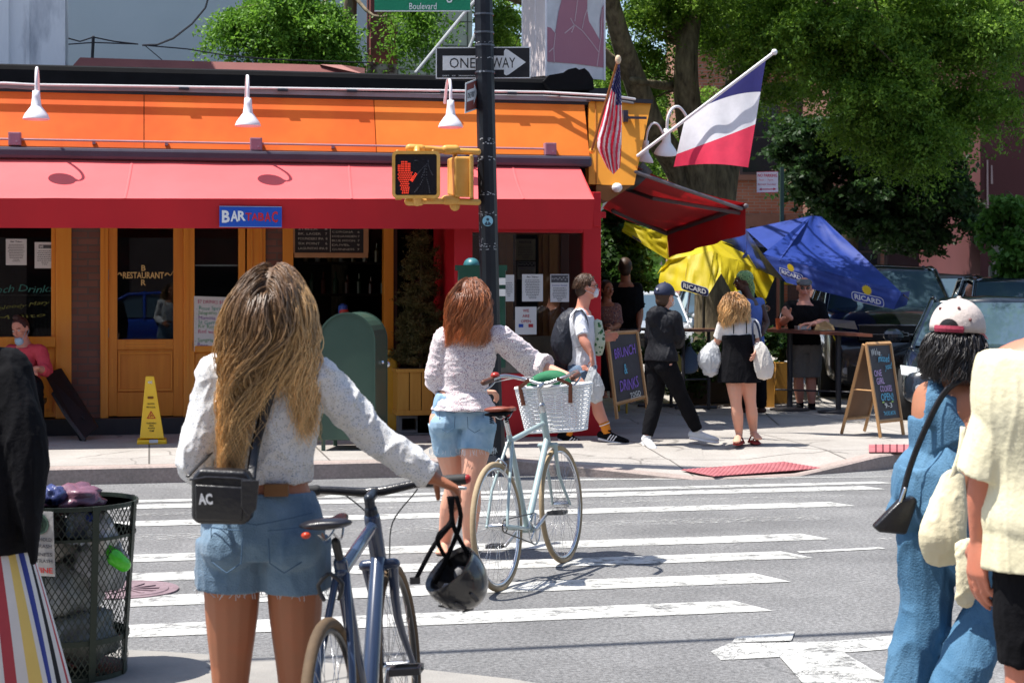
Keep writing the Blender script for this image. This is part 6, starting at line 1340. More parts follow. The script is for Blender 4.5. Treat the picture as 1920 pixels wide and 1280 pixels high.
def torso_rings(J, k, male, gx=0.0, lo=None, hi=None):
    sv, hv = axes(J); pel, chs, nk = J['pel'], J['chs'], J['nk']; L = [
        (pel - UP * .09 * k, .115, .10, hv), (pel - UP * .03 * k, .168 if not male else .158, .118, hv), (pel + UP * .05 * k, .160 if not male else .155, .108, hv),
        (pel.lerp(chs, .42), .124 if not male else .145, .090 if not male else .105, nrmz(hv + sv)), (pel.lerp(chs, .72), .138 if not male else .158, .103 if not male else .115, sv), (chs, .152 if not male else .172, .108 if not male else .12, sv),
        (chs.lerp(nk, .55), .148 if not male else .168, .088 if not male else .10, sv), (chs.lerp(nk, .85), .105 if not male else .098, .070 if not male else .08, sv)]
    return [(p, (a + gx) * k, (b_ + gx) * k, s_) for p, a, b_, s_ in L]
def ringtube(m, L, n=24, capr=False):
    """tube whose rings keep horizontal-ish side vectors"""
    rings = []; K = len(L)
    # refine
    P = []
    for i in range(K - 1):
        for t_ in range(4):
            t = t_ / 4; i0, i1, i2, i3 = max(i - 1, 0), i, i + 1, min(i + 2, K - 1)
            c = (-.5 * t ** 3 + t * t - .5 * t, 1.5 * t ** 3 - 2.5 * t * t + 1, -1.5 * t ** 3 + 2 * t * t + .5 * t, .5 * t ** 3 - .5 * t * t)
            P.append(tuple(sum((L[j][q] * w_ for j, w_ in zip((i0, i1, i2, i3), c)), V((0, 0, 0)) if q in (0, 3) else 0) for q in range(4)))
    P.append(L[-1])
    for i, (p, a, b_, s_) in enumerate(P):
        t = nrmz(P[min(i + 1, len(P) - 1)][0] - P[max(i - 1, 0)][0]); s2 = nrmz(s_ - t * s_.dot(t)); f_ = t.cross(s2)
        rings.append([p + s2 * (a * math.cos(2 * math.pi * j / n)) + f_ * (b_ * math.sin(2 * math.pi * j / n)) for j in range(n)])
    m.ring_loft(rings)
def limb(m, a, b_, c, radii, off=None, n=14, round_=True):
    mid1 = a.lerp(b_, .5); mid2 = b_.lerp(c, .38)
    if off is not None: mid2 = mid2 + off
    m.tube([a, mid1, b_, mid2, b_.lerp(c, .72), c], radii, n, sub=3, round_=round_)
def head(m, J, k, hf):
    hd = J['hd']; hu = nrmz(J['hd'] - J['nk']) * .6 + UP * .6; hf = nrmz(hf); hu = nrmz(hu - hf * hu.dot(hf)); hs = hf.cross(hu); Q_ = Matrix((tuple(hs), tuple(hf), tuple(hu))).transposed()
    m.ell(hd + hu * .022 * k - hf * .012 * k, .076 * k, .094 * k, .092 * k, 20, Q_); m.ell(hd - hu * .035 * k + hf * .022 * k, .056 * k, .064 * k, .074 * k, 16, Q_); m.ell(hd - hu * .083 * k + hf * .052 * k, .026 * k, .026 * k, .024 * k, 12, Q_)
    m.tube([hd + hf * .082 * k + hu * .022 * k, hd + hf * .099 * k - hu * .008 * k, hd + hf * .108 * k - hu * .024 * k], [.008 * k, .010 * k, .014 * k], 8); m.ell(hd + hf * .086 * k - hu * .053 * k, .022 * k, .012 * k, .011 * k, 10, Q_)
    m.ell(hd + hf * .078 * k + hu * .032 * k, .05 * k, .012 * k, .010 * k, 10, Q_)
    for s_ in (-1, 1): m.ell(hd + hs * s_ * .076 * k - hu * .002 * k - hf * .008 * k, .008 * k, .019 * k, .031 * k, 10, Q_); m.ell(hd + hs * s_ * .034 * k + hf * .066 * k - hu * .02 * k, .022 * k, .018 * k, .02 * k, 10, Q_)
    return hf, hs, hu
def person(label, J, k, hf, skin, male=False, vox=.008, hands=None, feet=True, cat='person', legs=True, grp=None, armr=1.0, legr=1.0, bare=None):
    base = (J['anl'] + J['anr']) / 2; t = thing('person', label, cat, (base.x, base.y, 0 if base.z < .5 else .14), group=grp)
    m = MB(skin); ringtube(m, torso_rings(J, k, male) + [(J['nk'], .062 * k, .058 * k, axes(J)[0]), (J['nk'].lerp(J['hd'], .45), .050 * k * (1.15 if male else 1), .053 * k * (1.12 if male else 1), axes(J)[0]), (J['nk'].lerp(J['hd'], .8), .048 * k, .05 * k, axes(J)[0])])
    sv, hv = axes(J); fwd = hv.cross(UP) * -1
    fwd = nrmz(UP.cross(hv))
    f = head(m, J, k, hf)
    for s_, S in ((-1, 'l'), (1, 'r')):
        sh, el_, wr = J['sh' + S], J['el' + S], J['wr' + S]; am = armr * (1.12 if male else 1)
        m.tube([J['chs'].lerp(J['nk'], .5), sh], [.06 * k, .056 * k * am], 12)
        limb(m, sh, el_, wr, [r_ * k * am for r_ in (.054, .045, .037, .039, .031, .0235)])
        hp, kn, an = J['hp' + S], J['kn' + S], J['an' + S]
        limb(m, hp, kn, an, [r_ * k * legr for r_ in (.092, .078, .053, .056, .045, .034)], off=-fwd * .012 * k)
        m.ell(hp - fwd * .035 * k - UP * .015 * k, .078 * k, .08 * k, .085 * k, 16)
        if feet:
            to = J.get('to' + S, an + fwd * .17 * k - UP * .05 * k); m.tube([an - UP * .03 * k - (to - an).normalized() * .03 * k, an.lerp(to, .35) - UP * .012 * k, an.lerp(to, .8) - UP * .01 * k, to], [(.03 * k, .036 * k), (.033 * k, .030 * k), (.042 * k, .018 * k), (.034 * k, .012 * k)], 10, side=(to - an).cross(UP), sub=2)
        h_ = (hands or {}).get(S)
        if h_ is None:
            dv = nrmz(wr - el_); h_ = (dv, nrmz(-sv * s_ + V((0, 0, .01))), fwd, .45)
        hand(m, wr, h_[0], h_[1], h_[2], h_[3], k * (1.1 if male else 1))
    soft(m, 'body', t, vox); return t, f
def face(t, J, k, f, eye=True, brow=(.05, .03, .02), lip=(.45, .16, .13)):
    hf, hs, hu = f; hd = J['hd']
    for s_ in (-1, 1):
        if eye:
            m = MB(M('eye_white', (.6, .6, .58), .3, bump=0)); m.ell(hd + hs * s_ * .032 * k + hf * .080 * k + hu * .010 * k, .012 * k, .010 * k, .008 * k, 10, Matrix((tuple(hs), tuple(hf), tuple(hu))).transposed()); m.use(M('iris', (.03, .02, .015), .2, bump=0)); m.ell(hd + hs * s_ * .032 * k + hf * .087 * k + hu * .010 * k, .005 * k, n=8); m.build('eye', t)
        m = MB(M('brow%.2f' % brow[0], brow, .8)); m.tube([hd + hs * s_ * .018 * k + hf * .089 * k + hu * .030 * k, hd + hs * s_ * .035 * k + hf * .086 * k + hu * .034 * k, hd + hs * s_ * .052 * k + hf * .074 * k + hu * .028 * k], .003 * k, 5); m.build('eyebrow', t)
    m = MB(M('lips', lip, .5)); m.tube([hd + hs * -.024 * k + hf * .084 * k - hu * .050 * k, hd + hf * .097 * k - hu * .052 * k, hd + hs * .024 * k + hf * .084 * k - hu * .050 * k], [.003 * k, .006 * k, .003 * k], 6, sub=3); m.build('lips', t)
def headQ(f): hf, hs, hu = f; return Matrix((tuple(hs), tuple(hf), tuple(hu))).transposed()
def hair(t, J, k, f, n, length, roots, tips, wave=.012, wfreq=28, seed=1, r_=.0032, spread=1.0, cover=.1, nseg=26, torso_r=(.155, .12), clump=40, name='hair', topcut=2, pullk=.66, lenfn=None, lat=None):
    """strands laid over the scalp, neck and back; each strand is a thin tapered tube"""
    rs = np.random.RandomState(seed); hf, hs, hu = [np.array(a) for a in f]; hd = np.array(J['hd']) + hu * .022 * k - hf * .012 * k
    ax_ = np.array([.079, .097, .096]) * k
    # roots on the scalp: everything but the face
    u = rs.normal(size=(n * 4, 3)); u /= np.linalg.norm(u, axis=1)[:, None]
    ok = (u[:, 2] < topcut) & (u[:, 2] > -.35 + .9 * np.clip(u[:, 1] + .1, 0, 1)) & (u[:, 1] < .72) & (u[:, 2] > cover - 1) ; u = u[ok][:n]; n = len(u)
    Lw = lambda a: a[:, 0:1] * hs + a[:, 1:2] * hf + a[:, 2:3] * hu
    p = hd + Lw(u * ax_); pts = [p.copy()]; Lg = length * rs.uniform(.78, 1.05, n) * (lenfn(u) if lenfn else 1); stp = Lg / nseg
    side_dir = np.sign(u[:, 0:1] + .02 * rs.normal(size=(n, 1))) * hs
    d = Lw(u) * np.where(u[:, 2:3] > .6, .08, .3) + side_dir * .75 * (u[:, 2:3] > .3) - hf * .5 * (u[:, 2:3] > -.2); d /= np.linalg.norm(d, axis=1)[:, None]
    nk, ch, pe = np.array(J['nk']), np.array(J['chs']), np.array(J['pel']); sv = np.array(axes(J)[0]); fv = np.cross([0, 0, 1], sv); lay = rs.uniform(0, 1, n)[:, None]
    for i in range(nseg):
        d = d * .80 + np.array([0, 0, -1.]) * .30 + rs.normal(size=(n, 3)) * .012; d /= np.linalg.norm(d, axis=1)[:, None]
        p = p + d * stp[:, None]
        if lat: p = p + (sv * lat - sv * ((p - ch) @ sv)[:, None]) * ((u[:, 0:1] < .25) * (p[:, 2:3] < nk[2] + .04) * .09)
        q = (p - hd); l = np.stack([q @ hs, q @ hf, q @ hu], 1) / (ax_ * (1.0 + .20 * lay * spread)); ln = np.linalg.norm(l, axis=1)[:, None]; ins = ln < 1
        l2 = np.where(ins, l / np.maximum(ln, 1e-6), l) * (ax_ * (1.0 + .20 * lay * spread)); p = np.where(ins, hd + Lw(l2), p)
        # torso / neck: elliptical column around the spine
        z = p[:, 2]; tt = np.clip((z - ch[2]) / (nk[2] - ch[2]), -3, 1)[:, None]; cc = ch + (nk - ch) * tt
        wa = np.where(z[:, None] > nk[2], .055, np.where(tt > .35, torso_r[0] * (1.25 - .75 * np.clip(tt, 0, 1)), torso_r[0])) * k; wb = np.where(z[:, None] > nk[2], .06, torso_r[1] * np.where(tt > .3, 1.15 - .5 * np.clip(tt, 0, 1), 1)) * k
        q = p - cc; a = (q @ sv)[:, None]; b_ = (q @ fv)[:, None]; e = np.sqrt((a / wa) ** 2 + (b_ / wb) ** 2); ins = (e < 1 + .12 * lay) & (z[:, None] < hd[2] - .06 * k)
        b2 = np.where(ins, np.sign(b_) * wb * np.sqrt(np.clip((1 + .12 * lay) ** 2 - (a / wa) ** 2, .02, 9)), b_); p = np.where(ins, p + fv * (b2 - b_), p)
        pts.append(p.copy())
    P = np.stack(pts, 1)                                            # n, nseg+1, 3
    cl = rs.randint(0, clump, n); ph = rs.uniform(0, 6.28, clump)[cl][:, None] + u[:, 0:1] * 2; am = (rs.uniform(.5, 1.3, clump)[cl] * wave)[:, None]; s_ = (np.arange(nseg + 1) / nseg)[None, :] * Lg[:, None]
    grow = np.clip(s_ / (.25 * length) - .3, 0, 1.3)
    # pull strands toward their clump's guide so that locks form
    guide = np.zeros((clump, nseg + 1, 3)); cnt = np.zeros(clump)
    cx = rs.uniform(-1, 1, clump)
    th = np.arctan2(u[:, 0], -u[:, 1]); order = np.argsort(th + rs.normal(size=n) * .15); cl2 = np.empty(n, int); cl2[order] = (np.arange(n) * clump // n); cl = cl2
    ph = rs.uniform(0, 6.28, clump)[cl][:, None]; am = (rs.uniform(.5, 1.4, clump)[cl] * wave)[:, None]
    np.add.at(guide, cl, P); np.add.at(cnt, cl, 1); guide /= np.maximum(cnt, 1)[:, None, None]
    pull = (np.clip(np.arange(nseg + 1) / nseg * 1.2 - .15, 0, pullk))[None, :, None]; P = P * (1 - pull) + guide[cl] * pull
    P = P + np.cumsum(rs.normal(size=P.shape) * .0011, 1)
    P = P + (np.sin(s_ * wfreq + ph) * am * grow)[:, :, None] * sv + (np.cos(s_ * wfreq * .9 + ph) * am * .6 * grow)[:, :, None] * fv
    T = np.gradient(P, axis=1); T /= np.linalg.norm(T, axis=2)[:, :, None] + 1e-9; A = np.cross(T, fv); A /= np.linalg.norm(A, axis=2)[:, :, None] + 1e-9; B_ = np.cross(T, A)
    tp = np.clip(1.15 - np.arange(nseg + 1) / nseg, .12, 1)[None, :, None] * r_ * rs.uniform(.7, 1.4, n)[:, None, None]
    ring = np.stack([P + A * tp, P + (-.5 * A + .87 * B_) * tp, P + (-.5 * A - .87 * B_) * tp], 2).reshape(n, -1, 3)
    vs = ring.reshape(-1, 3); base = (np.arange(n) * (nseg + 1) * 3)[:, None, None]; ii = (np.arange(nseg) * 3)[None, :, None]; jj = np.arange(3)[None, None, :]; j2 = (jj + 1) % 3
    quads = np.stack([base + ii + jj, base + ii + j2, base + ii + 3 + j2, base + ii + 3 + jj], -1).reshape(-1, 4)
    mixv = np.clip(np.arange(nseg + 1)[None, :] / nseg * 1.2 - .15 + 1.3 * np.clip(np.abs(u[:, 0:1]) - .55, 0, 1), 0, 1)[:, :, None]; rv = (rs.uniform(.55, 1.45, n) * rs.uniform(.75, 1.3, clump)[cl])[:, None, None]  # outer side strands shifted to the tip colour: edge light put into the colour
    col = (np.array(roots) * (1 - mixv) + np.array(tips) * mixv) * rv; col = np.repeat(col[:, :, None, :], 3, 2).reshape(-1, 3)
    npmesh(name, vs, quads, attrM('hair_strands', .42, .55), col, t, True)
def scalp(t, J, k, f, mat, back=0, g=1.0):
    m = MB(mat); m.ell(J['hd'] + f[2] * .028 * k - f[0] * .022 * k, .080 * k * g, .092 * k * g, .095 * k * g, 20, headQ(f)); m.ell(J['hd'] - f[2] * .03 * k - f[0] * .045 * k, .066 * k * g, .058 * k * g, .07 * k * g, 16, headQ(f)); return soft(m, 'hair_base', t, .008)
def shirt(t, J, k, mat, hemt=.40, neckt=.92, gx=.018, sleeve=.5, srad=None, male=False, wr=.005, name='shirt', vox=.008, puff=0, hem_flare=0, extra=None, wst=(1, 1, .45), wf=11):
    m = MB(mat); Ls = torso_rings(J, k, male, gx); sv, hv = axes(J); pel, chs, nk = J['pel'], J['chs'], J['nk']
    def atp(q):   # parameter: 0 = pelvis-.09, 1 = neck
        pts = [Ls[i] for i in range(len(Ls))]; q = q * (len(pts) - 1); i = min(int(q), len(pts) - 2); t_ = q - i; a, b_ = pts[i], pts[i + 1]; return (a[0].lerp(b_[0], t_), a[1] + (b_[1] - a[1]) * t_, a[2] + (b_[2] - a[2]) * t_, a[3].lerp(b_[3], t_))
    st_ = atp(hemt); L2 = [(st_[0], st_[1] + hem_flare, st_[2] + hem_flare, st_[3])] + [Ls[i] for i in range(len(Ls)) if i / (len(Ls) - 1) > hemt + .03 and i / (len(Ls) - 1) < neckt] + [atp(neckt)]
    ringtube(m, L2, 28)
    for S in 'lr':
        sh, el_, wr_ = J['sh' + S], J['el' + S], J['wr' + S]; m.tube([chs.lerp(nk, .45), sh], [.07 * k, (.062 + gx * .5) * k], 12)
        path = [sh, sh.lerp(el_, .5), el_, el_.lerp(wr_, .35), el_.lerp(wr_, .7), wr_]; base = srad or [.064, .056, .050, .050, .044, .034]
        base = [(b_ + gx * .4 + puff * pf) * k for b_, pf in zip(base, (.3, .7, 1, 1.1, 1, .1))]
        if sleeve < 1:
            tot = 5 * sleeve; nkeep = int(tot); pp_ = path[:nkeep + 1]; rr__ = base[:nkeep + 1]
            if tot > nkeep: pp_ = pp_ + [path[nkeep].lerp(path[nkeep + 1], tot - nkeep)]; rr__ = rr__ + [base[nkeep] + (base[nkeep + 1] - base[nkeep]) * (tot - nkeep)]
        else: pp_, rr__ = path, base
        if sleeve > 0: m.tube(pp_, rr__, 16, sub=3, round_=False)
    if extra: extra(m)
    return soft(m, name, t, vox, 2, wr, wf, wst)
def trousers(t, J, k, mat, top=.18, legf=1.0, gx=.012, radii=None, male=False, wr=.005, name='trousers', vox=.008, extra=None, wst=(1, 1, .6), wf=10, flare=0):
    m = MB(mat); Ls = torso_rings(J, k, male, gx); sv, hv = axes(J); fwd = nrmz(UP.cross(hv)); q = top * (len(Ls) - 1); L2 = [Ls[0], Ls[1]] + [Ls[i] for i in range(2, int(q) + 1)]; i = int(q); t_ = q - i
    if t_ > .02: a, b_ = Ls[i], Ls[i + 1]; L2.append((a[0].lerp(b_[0], t_), a[1] + (b_[1] - a[1]) * t_, a[2] + (b_[2] - a[2]) * t_, a[3].lerp(b_[3], t_)))
    ringtube(m, L2, 28)
    for S in 'lr':
        hp, kn, an = J['hp' + S], J['kn' + S], J['an' + S]; path = [hp, hp.lerp(kn, .5), kn, kn.lerp(an, .38), kn.lerp(an, .72), kn.lerp(an, .97)]; base = [(b_ + gx) * k for b_ in (radii or (.098, .088, .068, .066, .058, .052))]
        m.ell(hp - fwd * .038 * k - UP * .015 * k, (.082 + gx) * k, (.084 + gx) * k, .088 * k, 16)
        tot = 5 * legf; nk_ = min(int(tot), 5); pp_ = path[:nk_ + 1]; rr__ = base[:nk_ + 1]
        if tot > nk_ and nk_ < 5: pp_ = pp_ + [path[nk_].lerp(path[nk_ + 1], tot - nk_)]; rr__ = rr__ + [base[nk_] + (base[nk_ + 1] - base[nk_]) * (tot - nk_) + flare]
        m.tube(pp_, rr__, 18, sub=3, round_=False)
    if extra: extra(m)
    return soft(m, name, t, vox, 2, wr, wf, wst)
def shoe(t, an, to, k, mat, sole, h_=.05, name='shoe', stripe=None):
    d = to - an; d = V((d.x, d.y, d.z)).normalized(); sd = d.cross(UP).normalized(); upn = sd.cross(d); b0 = an - UP * .0 * k - upn * .045 * k
    m = MB(mat); m.tube([b0 - d * .05 * k, b0 + d * .02 * k, b0 + d * .09 * k, b0 + d * .17 * k, b0 + d * .20 * k], [(.034 * k, .036 * k), (.038 * k, .048 * k), (.043 * k, .036 * k), (.043 * k, .024 * k), (.030 * k, .018 * k)], 12, side=sd, sub=3); m.tube([b0 + upn * .02 * k, b0 + upn * .065 * k], [.042 * k, .040 * k], 12, round_=False)
    o = soft(m, name, t, .007, 1)
    m = MB(sole); m.tube([b0 - upn * .036 * k - d * .052 * k, b0 - upn * .036 * k + d * .02 * k, b0 - upn * .034 * k + d * .10 * k, b0 - upn * .030 * k + d * .175 * k, b0 - upn * .024 * k + d * .21 * k], [(.036 * k, .014 * k), (.040 * k, .014 * k), (.046 * k, .014 * k), (.045 * k, .014 * k), (.028 * k, .012 * k)], 12, side=sd, sub=2); m.build('sole', o, smooth=True)
    if stripe:
        for s_ in (-1, 1):
            m = MB(stripe)
            for q in (.03, .055, .08): m.tube([b0 + d * q * k + sd * s_ * .043 * k - upn * .02 * k, b0 + d * (q + .02) * k + sd * s_ * .036 * k + upn * .024 * k], .006 * k, 5)
            m.build('stripe', o)
def strap(pts, w_, mat, name, parent, nrm=None, th=.003, sub=4):
    m = MB(mat); m.tube(pts, [(w_ / 2, th)] * len(pts), 6, side=nrm, sub=sub, round_=False); return m.build(name, parent, smooth=True)
def poly_bag(t, pts, radii, mat, side, name='body', wr=.012, vox=.007, wf=16):
    m = MB(mat); m.tube(pts, radii, 18, side=side, sub=4); return soft(m, name, t, vox, 2, wr, wf, (1, 1, .3))
sk1 = skinM('tanned_skin', (.34, .14, .072)); sk2 = skinM('fair_skin', (.62, .33, .23)); sk3 = skinM('brown_skin', (.36, .16, .09)); sk4 = skinM('dark_skin', (.07, .032, .02)); sk5 = skinM('pink_skin', (.60, .28, .20))
denim = M('denim', (.055, .115, .19), .85, rgb2=(.16, .25, .34), scale=7, bump=.5, bscale=220, sheen=.2); denimd = M('denim_light', (.16, .30, .44), .85, rgb2=(.36, .50, .62), scale=9, bump=.5, bscale=220)
def printM(name, base, spots, sc_=110, thr_=.62, rough=.85, trans=0):
    m = M(name, base, rough, var=.03, bump=.25, bscale=60, sheen=.2, trans=0); nt = m.node_tree; L = nt.links.new; P = nt.nodes['Principled BSDF']; src = P.inputs['Base Color'].links[0].from_socket
    for i, c in enumerate(spots):
        tc = nd(nt, 'ShaderNodeTexCoord'); mp = nd(nt, 'ShaderNodeMapping'); mp.inputs['Location'].default_value = (i * 3.7, i * 1.3, 0); L(tc.outputs['Object'], mp.inputs[0])
        vo = nd(nt, 'ShaderNodeTexVoronoi', Scale=float(sc_)); vo.inputs['Randomness'].default_value = 1; L(mp.outputs[0], vo.inputs[0]); n_ = nd(nt, 'ShaderNodeTexNoise', Scale=sc_ * .35); L(mp.outputs[0], n_.inputs[0])
        a = nd(nt, 'ShaderNodeMath', operation='LESS_THAN'); L(vo.outputs['Distance'], a.inputs[0]); a.inputs[1].default_value = .30; b_ = nd(nt, 'ShaderNodeMath', operation='GREATER_THAN'); L(n_.outputs[0], b_.inputs[0]); b_.inputs[1].default_value = thr_ - .12
        mu = nd(nt, 'ShaderNodeMath', operation='MULTIPLY'); L(a.outputs[0], mu.inputs[0]); L(b_.outputs[0], mu.inputs[1]); mx = nd(nt, 'ShaderNodeMix', data_type='RGBA'); L(mu.outputs[0], mx.inputs[0]); L(src, mx.inputs[6]); mx.inputs[7].default_value = (*c, 1); src = mx.outputs[2]
    L(src, P.inputs['Base Color']); return m
blackc = M('black_cloth', (.0035, .0035, .0045), .9, rgb2=(.007, .007, .009), scale=8, bump=.3, spec=.12)
maskm = M('mask_white', (.66, .68, .72), .7)

# ---------- long haired woman with the dark bicycle (foreground) ----------
k = 1.03; J1 = mkJ(dict(pel=(493, 985), chs=(497, 770), nk=(506, 668), hd=(512, 578), shl=(410, 706), shr=(596, 708), ell=(364, 868, 5.02), wrl=(430, 905, 5.28), elr=(708, 824, 5.10), wrr=(808, 893, 5.10),
    hpl=(437, 1010), hpr=(552, 1010), knl=(432, 1290, 5.10), knr=(556, 1290, 5.12), anl=(428, 1535, 5.0), anr=(562, 1540, 5.14)), 5.06)
W1, f1 = person('woman with long wavy hair, white blouse and denim shorts pushing the dark bicycle', J1, k, FWD + RGT * .05, sk1, vox=.0055,
    hands={'r': (D(864, 920, 5.14) - D(808, 893, 5.10), V((0, 0, -1)) * 1 + FWD * .1, FWD * 1 - RGT * .1, 1.35)}, legr=.98)
hairb = M('hair_light_brown', (.13, .07, .032), .5)
scalp(W1, J1, k, f1, hairb, g=.98)
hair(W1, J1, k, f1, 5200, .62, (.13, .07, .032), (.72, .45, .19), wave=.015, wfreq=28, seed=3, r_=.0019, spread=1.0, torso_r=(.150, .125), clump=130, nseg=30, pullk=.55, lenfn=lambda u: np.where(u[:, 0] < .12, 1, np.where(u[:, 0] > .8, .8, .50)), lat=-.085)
bl1 = printM('speckled_blouse', (.64, .64, .64), [(.16, .22, .30), (.40, .38, .30)], 190, .60)
shirt(W1, J1, k, bl1, hemt=.41, gx=.008, sleeve=1.0, wr=.008, name='blouse', vox=.0055, puff=.004, srad=[.058, .050, .043, .044, .040, .033], wst=(1, 1, .6), wf=12)
def rear_pockets(m): pass
so1 = trousers(W1, J1, k, denim, top=.37, legf=.125, gx=.008, wr=.004, name='denim_shorts', vox=.0055, flare=.008)
def detail_shorts(t, J, k, mat, hemz, rl, seed, dsz, gxx=.014):
    rs = random.Random(seed); m = MB(M('frayed_thread', (.60, .66, .70), .9)); sv, hv = axes(J); fwd = nrmz(UP.cross(hv))
    for S in 'lr':
        hp, kn = J['hp' + S], J['kn' + S]; c = hp.lerp(kn, hemz)
        for i in range(46):
            a = rs.uniform(0, 2 * math.pi); p = c + hv * rl * math.cos(a) + fwd * rl * math.sin(a); l_ = rs.uniform(.008, .035); m.tube([p + UP * .006, p - UP * l_ * .5 + hv * rs.uniform(-.006, .006), p - UP * l_ + hv * rs.uniform(-.01, .01)], .0011, 3)
    m.build('frayed_hem', t)['kind'] = 'stuff'
detail_shorts(W1, J1, k, denim, .30, .104, 1, 1)
# pockets, seams and patch on the back of the shorts
def backpt(J, k, x, z, off):   # x across the hips in m, z above the pelvis
    sv, hv = axes(J); fwd = nrmz(UP.cross(hv)); return J['pel'] + hv * x + UP * z - fwd * off
def shorts_details(t, J, k, sgn=1):
    m = MB(M('denim_seam', (.05, .10, .17), .9))
    for s_ in (-1, 1):
        X = lambda a: s_ * a * k
        prof = lambda x, z: (.128 + .020 * math.exp(-((abs(x) - .085) / .05) ** 2) * (1 if z < 0 else .5)) * k * math.sqrt(max(.15, 1 - (x / (.198 * k)) ** 2)) + .006
        P_ = [(.035, .005), (.13, .012), (.128, -.085), (.08, -.112), (.04, -.085), (.035, .005)]
        P2 = []
        for (a, b_), (c, d) in zip(P_, P_[1:]):
            for q in range(4): P2.append((a + (c - a) * q / 4, b_ + (d - b_) * q / 4))
        m.tube([backpt(J, k, X(x), z * k, prof(x * k, z) + .002) for x, z in P2], .0016, 4)
        m.tube([backpt(J, k, X(x), (.05 - .03 * (1 - x / .16)) * k, prof(x * k, .05) - .004) for x in (.0, .05, .1, .15)], .0016, 4)
    m.build('stitching', t)
shorts_details(so1, J1, k)
m = MB(M('leather_patch', (.16, .07, .02), .6)); pc = backpt(J1, k, .055, .115 * k, .118); m.prism([pc + RGT * a * .035 + UP * b_ * .018 for a, b_ in ((-1, -1), (1, -1), (1, 1), (-1, 1))], FWD * .02); bevel(m.build('waist_patch', so1), .002)
# crossbody bag
cb1 = thing('crossbody_bag', 'small black crossbody bag with white letters on the long haired woman', 'bag', D(415, 935, 4.840))
blea = M('black_leather', (.010, .010, .012), .35, bump=.2, bscale=60, spec=.5)
dB = 4.80; c = D(414, 932, dB); m = MB(blea)
cx_ = RGT; m.prism([c + cx_ * x + UP * z for x, z in [(-.084, -.060), (-.066, -.076), (.066, -.078), (.084, -.062), (.086, .045), (.070, .074), (-.062, .080), (-.084, .052)]], FWD * .07); bo = m.build('body', cb1, smooth=True); bevel(bo, .024, 5)
m = MB(blea); m.prism([c - FWD * .012 + cx_ * x + UP * z for x, z in [(-.07, -.062), (.06, -.066), (.068, .03), (-.072, .038)]], FWD * .02); bevel(m.build('pocket', cb1, smooth=True), .006, 3)
m = MB(M('logo_white', (.72, .72, .72), .5)); pl_c = D(385, 935, dB - .02); m.text('AC', pl_c, RGT, UP + RGT * -.1, w=.040, h=.032, off=.045); m.build('logo', cb1)
m = MB(M('zip_dark', (.04, .04, .045), .3, metal=.6)); m.tube([c - FWD * .004 + cx_ * x + UP * z for x, z in [(-.085, .05), (-.04, .058), (.04, .055), (.085, .048)]], .003, 6); m.build('zip', cb1)
strap([D(470, 905, 4.840), D(478, 840, 4.905), D(500, 760, 4.920), D(522, 690, 4.920), D(540, 668, 4.950), D(546, 662, 5.05), D(538, 690, 5.18)], .028, blea, 'strap', cb1, nrm=RGT)
strap([D(352, 893, 4.840), D(372, 872, 4.920), D(398, 845, 5.020), D(402, 830, 5.170)], .014, blea, 'strap', cb1, nrm=RGT)
m = MB(blea); m.prism([D(x, y, 4.39) for x, y in [(452, 900), (486, 900), (480, 955), (466, 968), (452, 950)]], FWD * .006); bevel(m.build('strap_end', cb1), .002); m = MB(M('stud', (.6, .5, .35), .25, metal=.9)); m.ell(D(466, 945, 4.805), .007, .004, .007, 10); m.build('stud', cb1)

# ---------- redhead with the pale bicycle ----------
k = 1.0; J2 = mkJ(dict(pel=(866, 772), chs=(878, 668), nk=(884, 612), hd=(884, 561), shl=(836, 632), shr=(934, 630), ell=(822, 712, 10.25), wrl=(905, 735, 10.62), elr=(1000, 684, 10.28), wrr=(1064, 704, 10.15),
    hpl=(836, 790), hpr=(898, 790), knl=(852, 905, 10.28), knr=(884, 903, 10.1), anl=(833, 1018, 10.38), anr=(880, 1012, 10.2), tol=(827, 1036, 10.2), tor=(886, 1030, 10.38)), 10.2)
W2, f2 = person('redhead in a floral peplum blouse and cutoff denim shorts, pushing the pale bicycle', J2, k, FWD + RGT * .55, sk2, vox=.007,
    hands={'r': (D(1090, 712, 10.1) - D(1064, 704, 10.15), V((0, 0, -1)), FWD, 1.3), 'l': (RGT * .8 + FWD * .6, V((0, 0, -1)), FWD - RGT * .5, 1.3)}, legr=1.12)
scalp(W2, J2, k, f2, M('hair_auburn', (.12, .035, .012), .5))
hair(W2, J2, k, f2, 2400, .36, (.19, .06, .02), (.56, .19, .06), wave=.016, wfreq=38, seed=8, r_=.0025, spread=1.0, torso_r=(.15, .125), clump=45, nseg=22)
bl2 = printM('floral_blouse', (.68, .60, .60), [(.25, .07, .10), (.20, .16, .24)], 120, .55)
def peplum(m):
    L = torso_rings(J2, 1.0, False, .03); a = J2['pel'].lerp(J2['chs'], .34); sv, hv = axes(J2)
    m.tube([a, a - UP * .04, a - UP * .085, a - UP * .10], [(.140, .112), (.165, .135), (.190, .158), (.196, .163)], 36, side=hv, sub=3, round_=False, fold=(11, .06, 1.5))
shirt(W2, J2, k, bl2, hemt=.37, gx=.014, sleeve=.62, wr=.005, name='blouse', vox=.007, puff=.030, extra=peplum, wst=(.4, .4, 1.3), wf=20)
so2 = trousers(W2, J2, k, denimd, top=.33, legf=.20, gx=.012, wr=.004, name='denim_shorts', vox=.007, flare=.012); detail_shorts(W2, J2, k, denim, .46, .122, 2, 1); shorts_details(so2, J2, k)
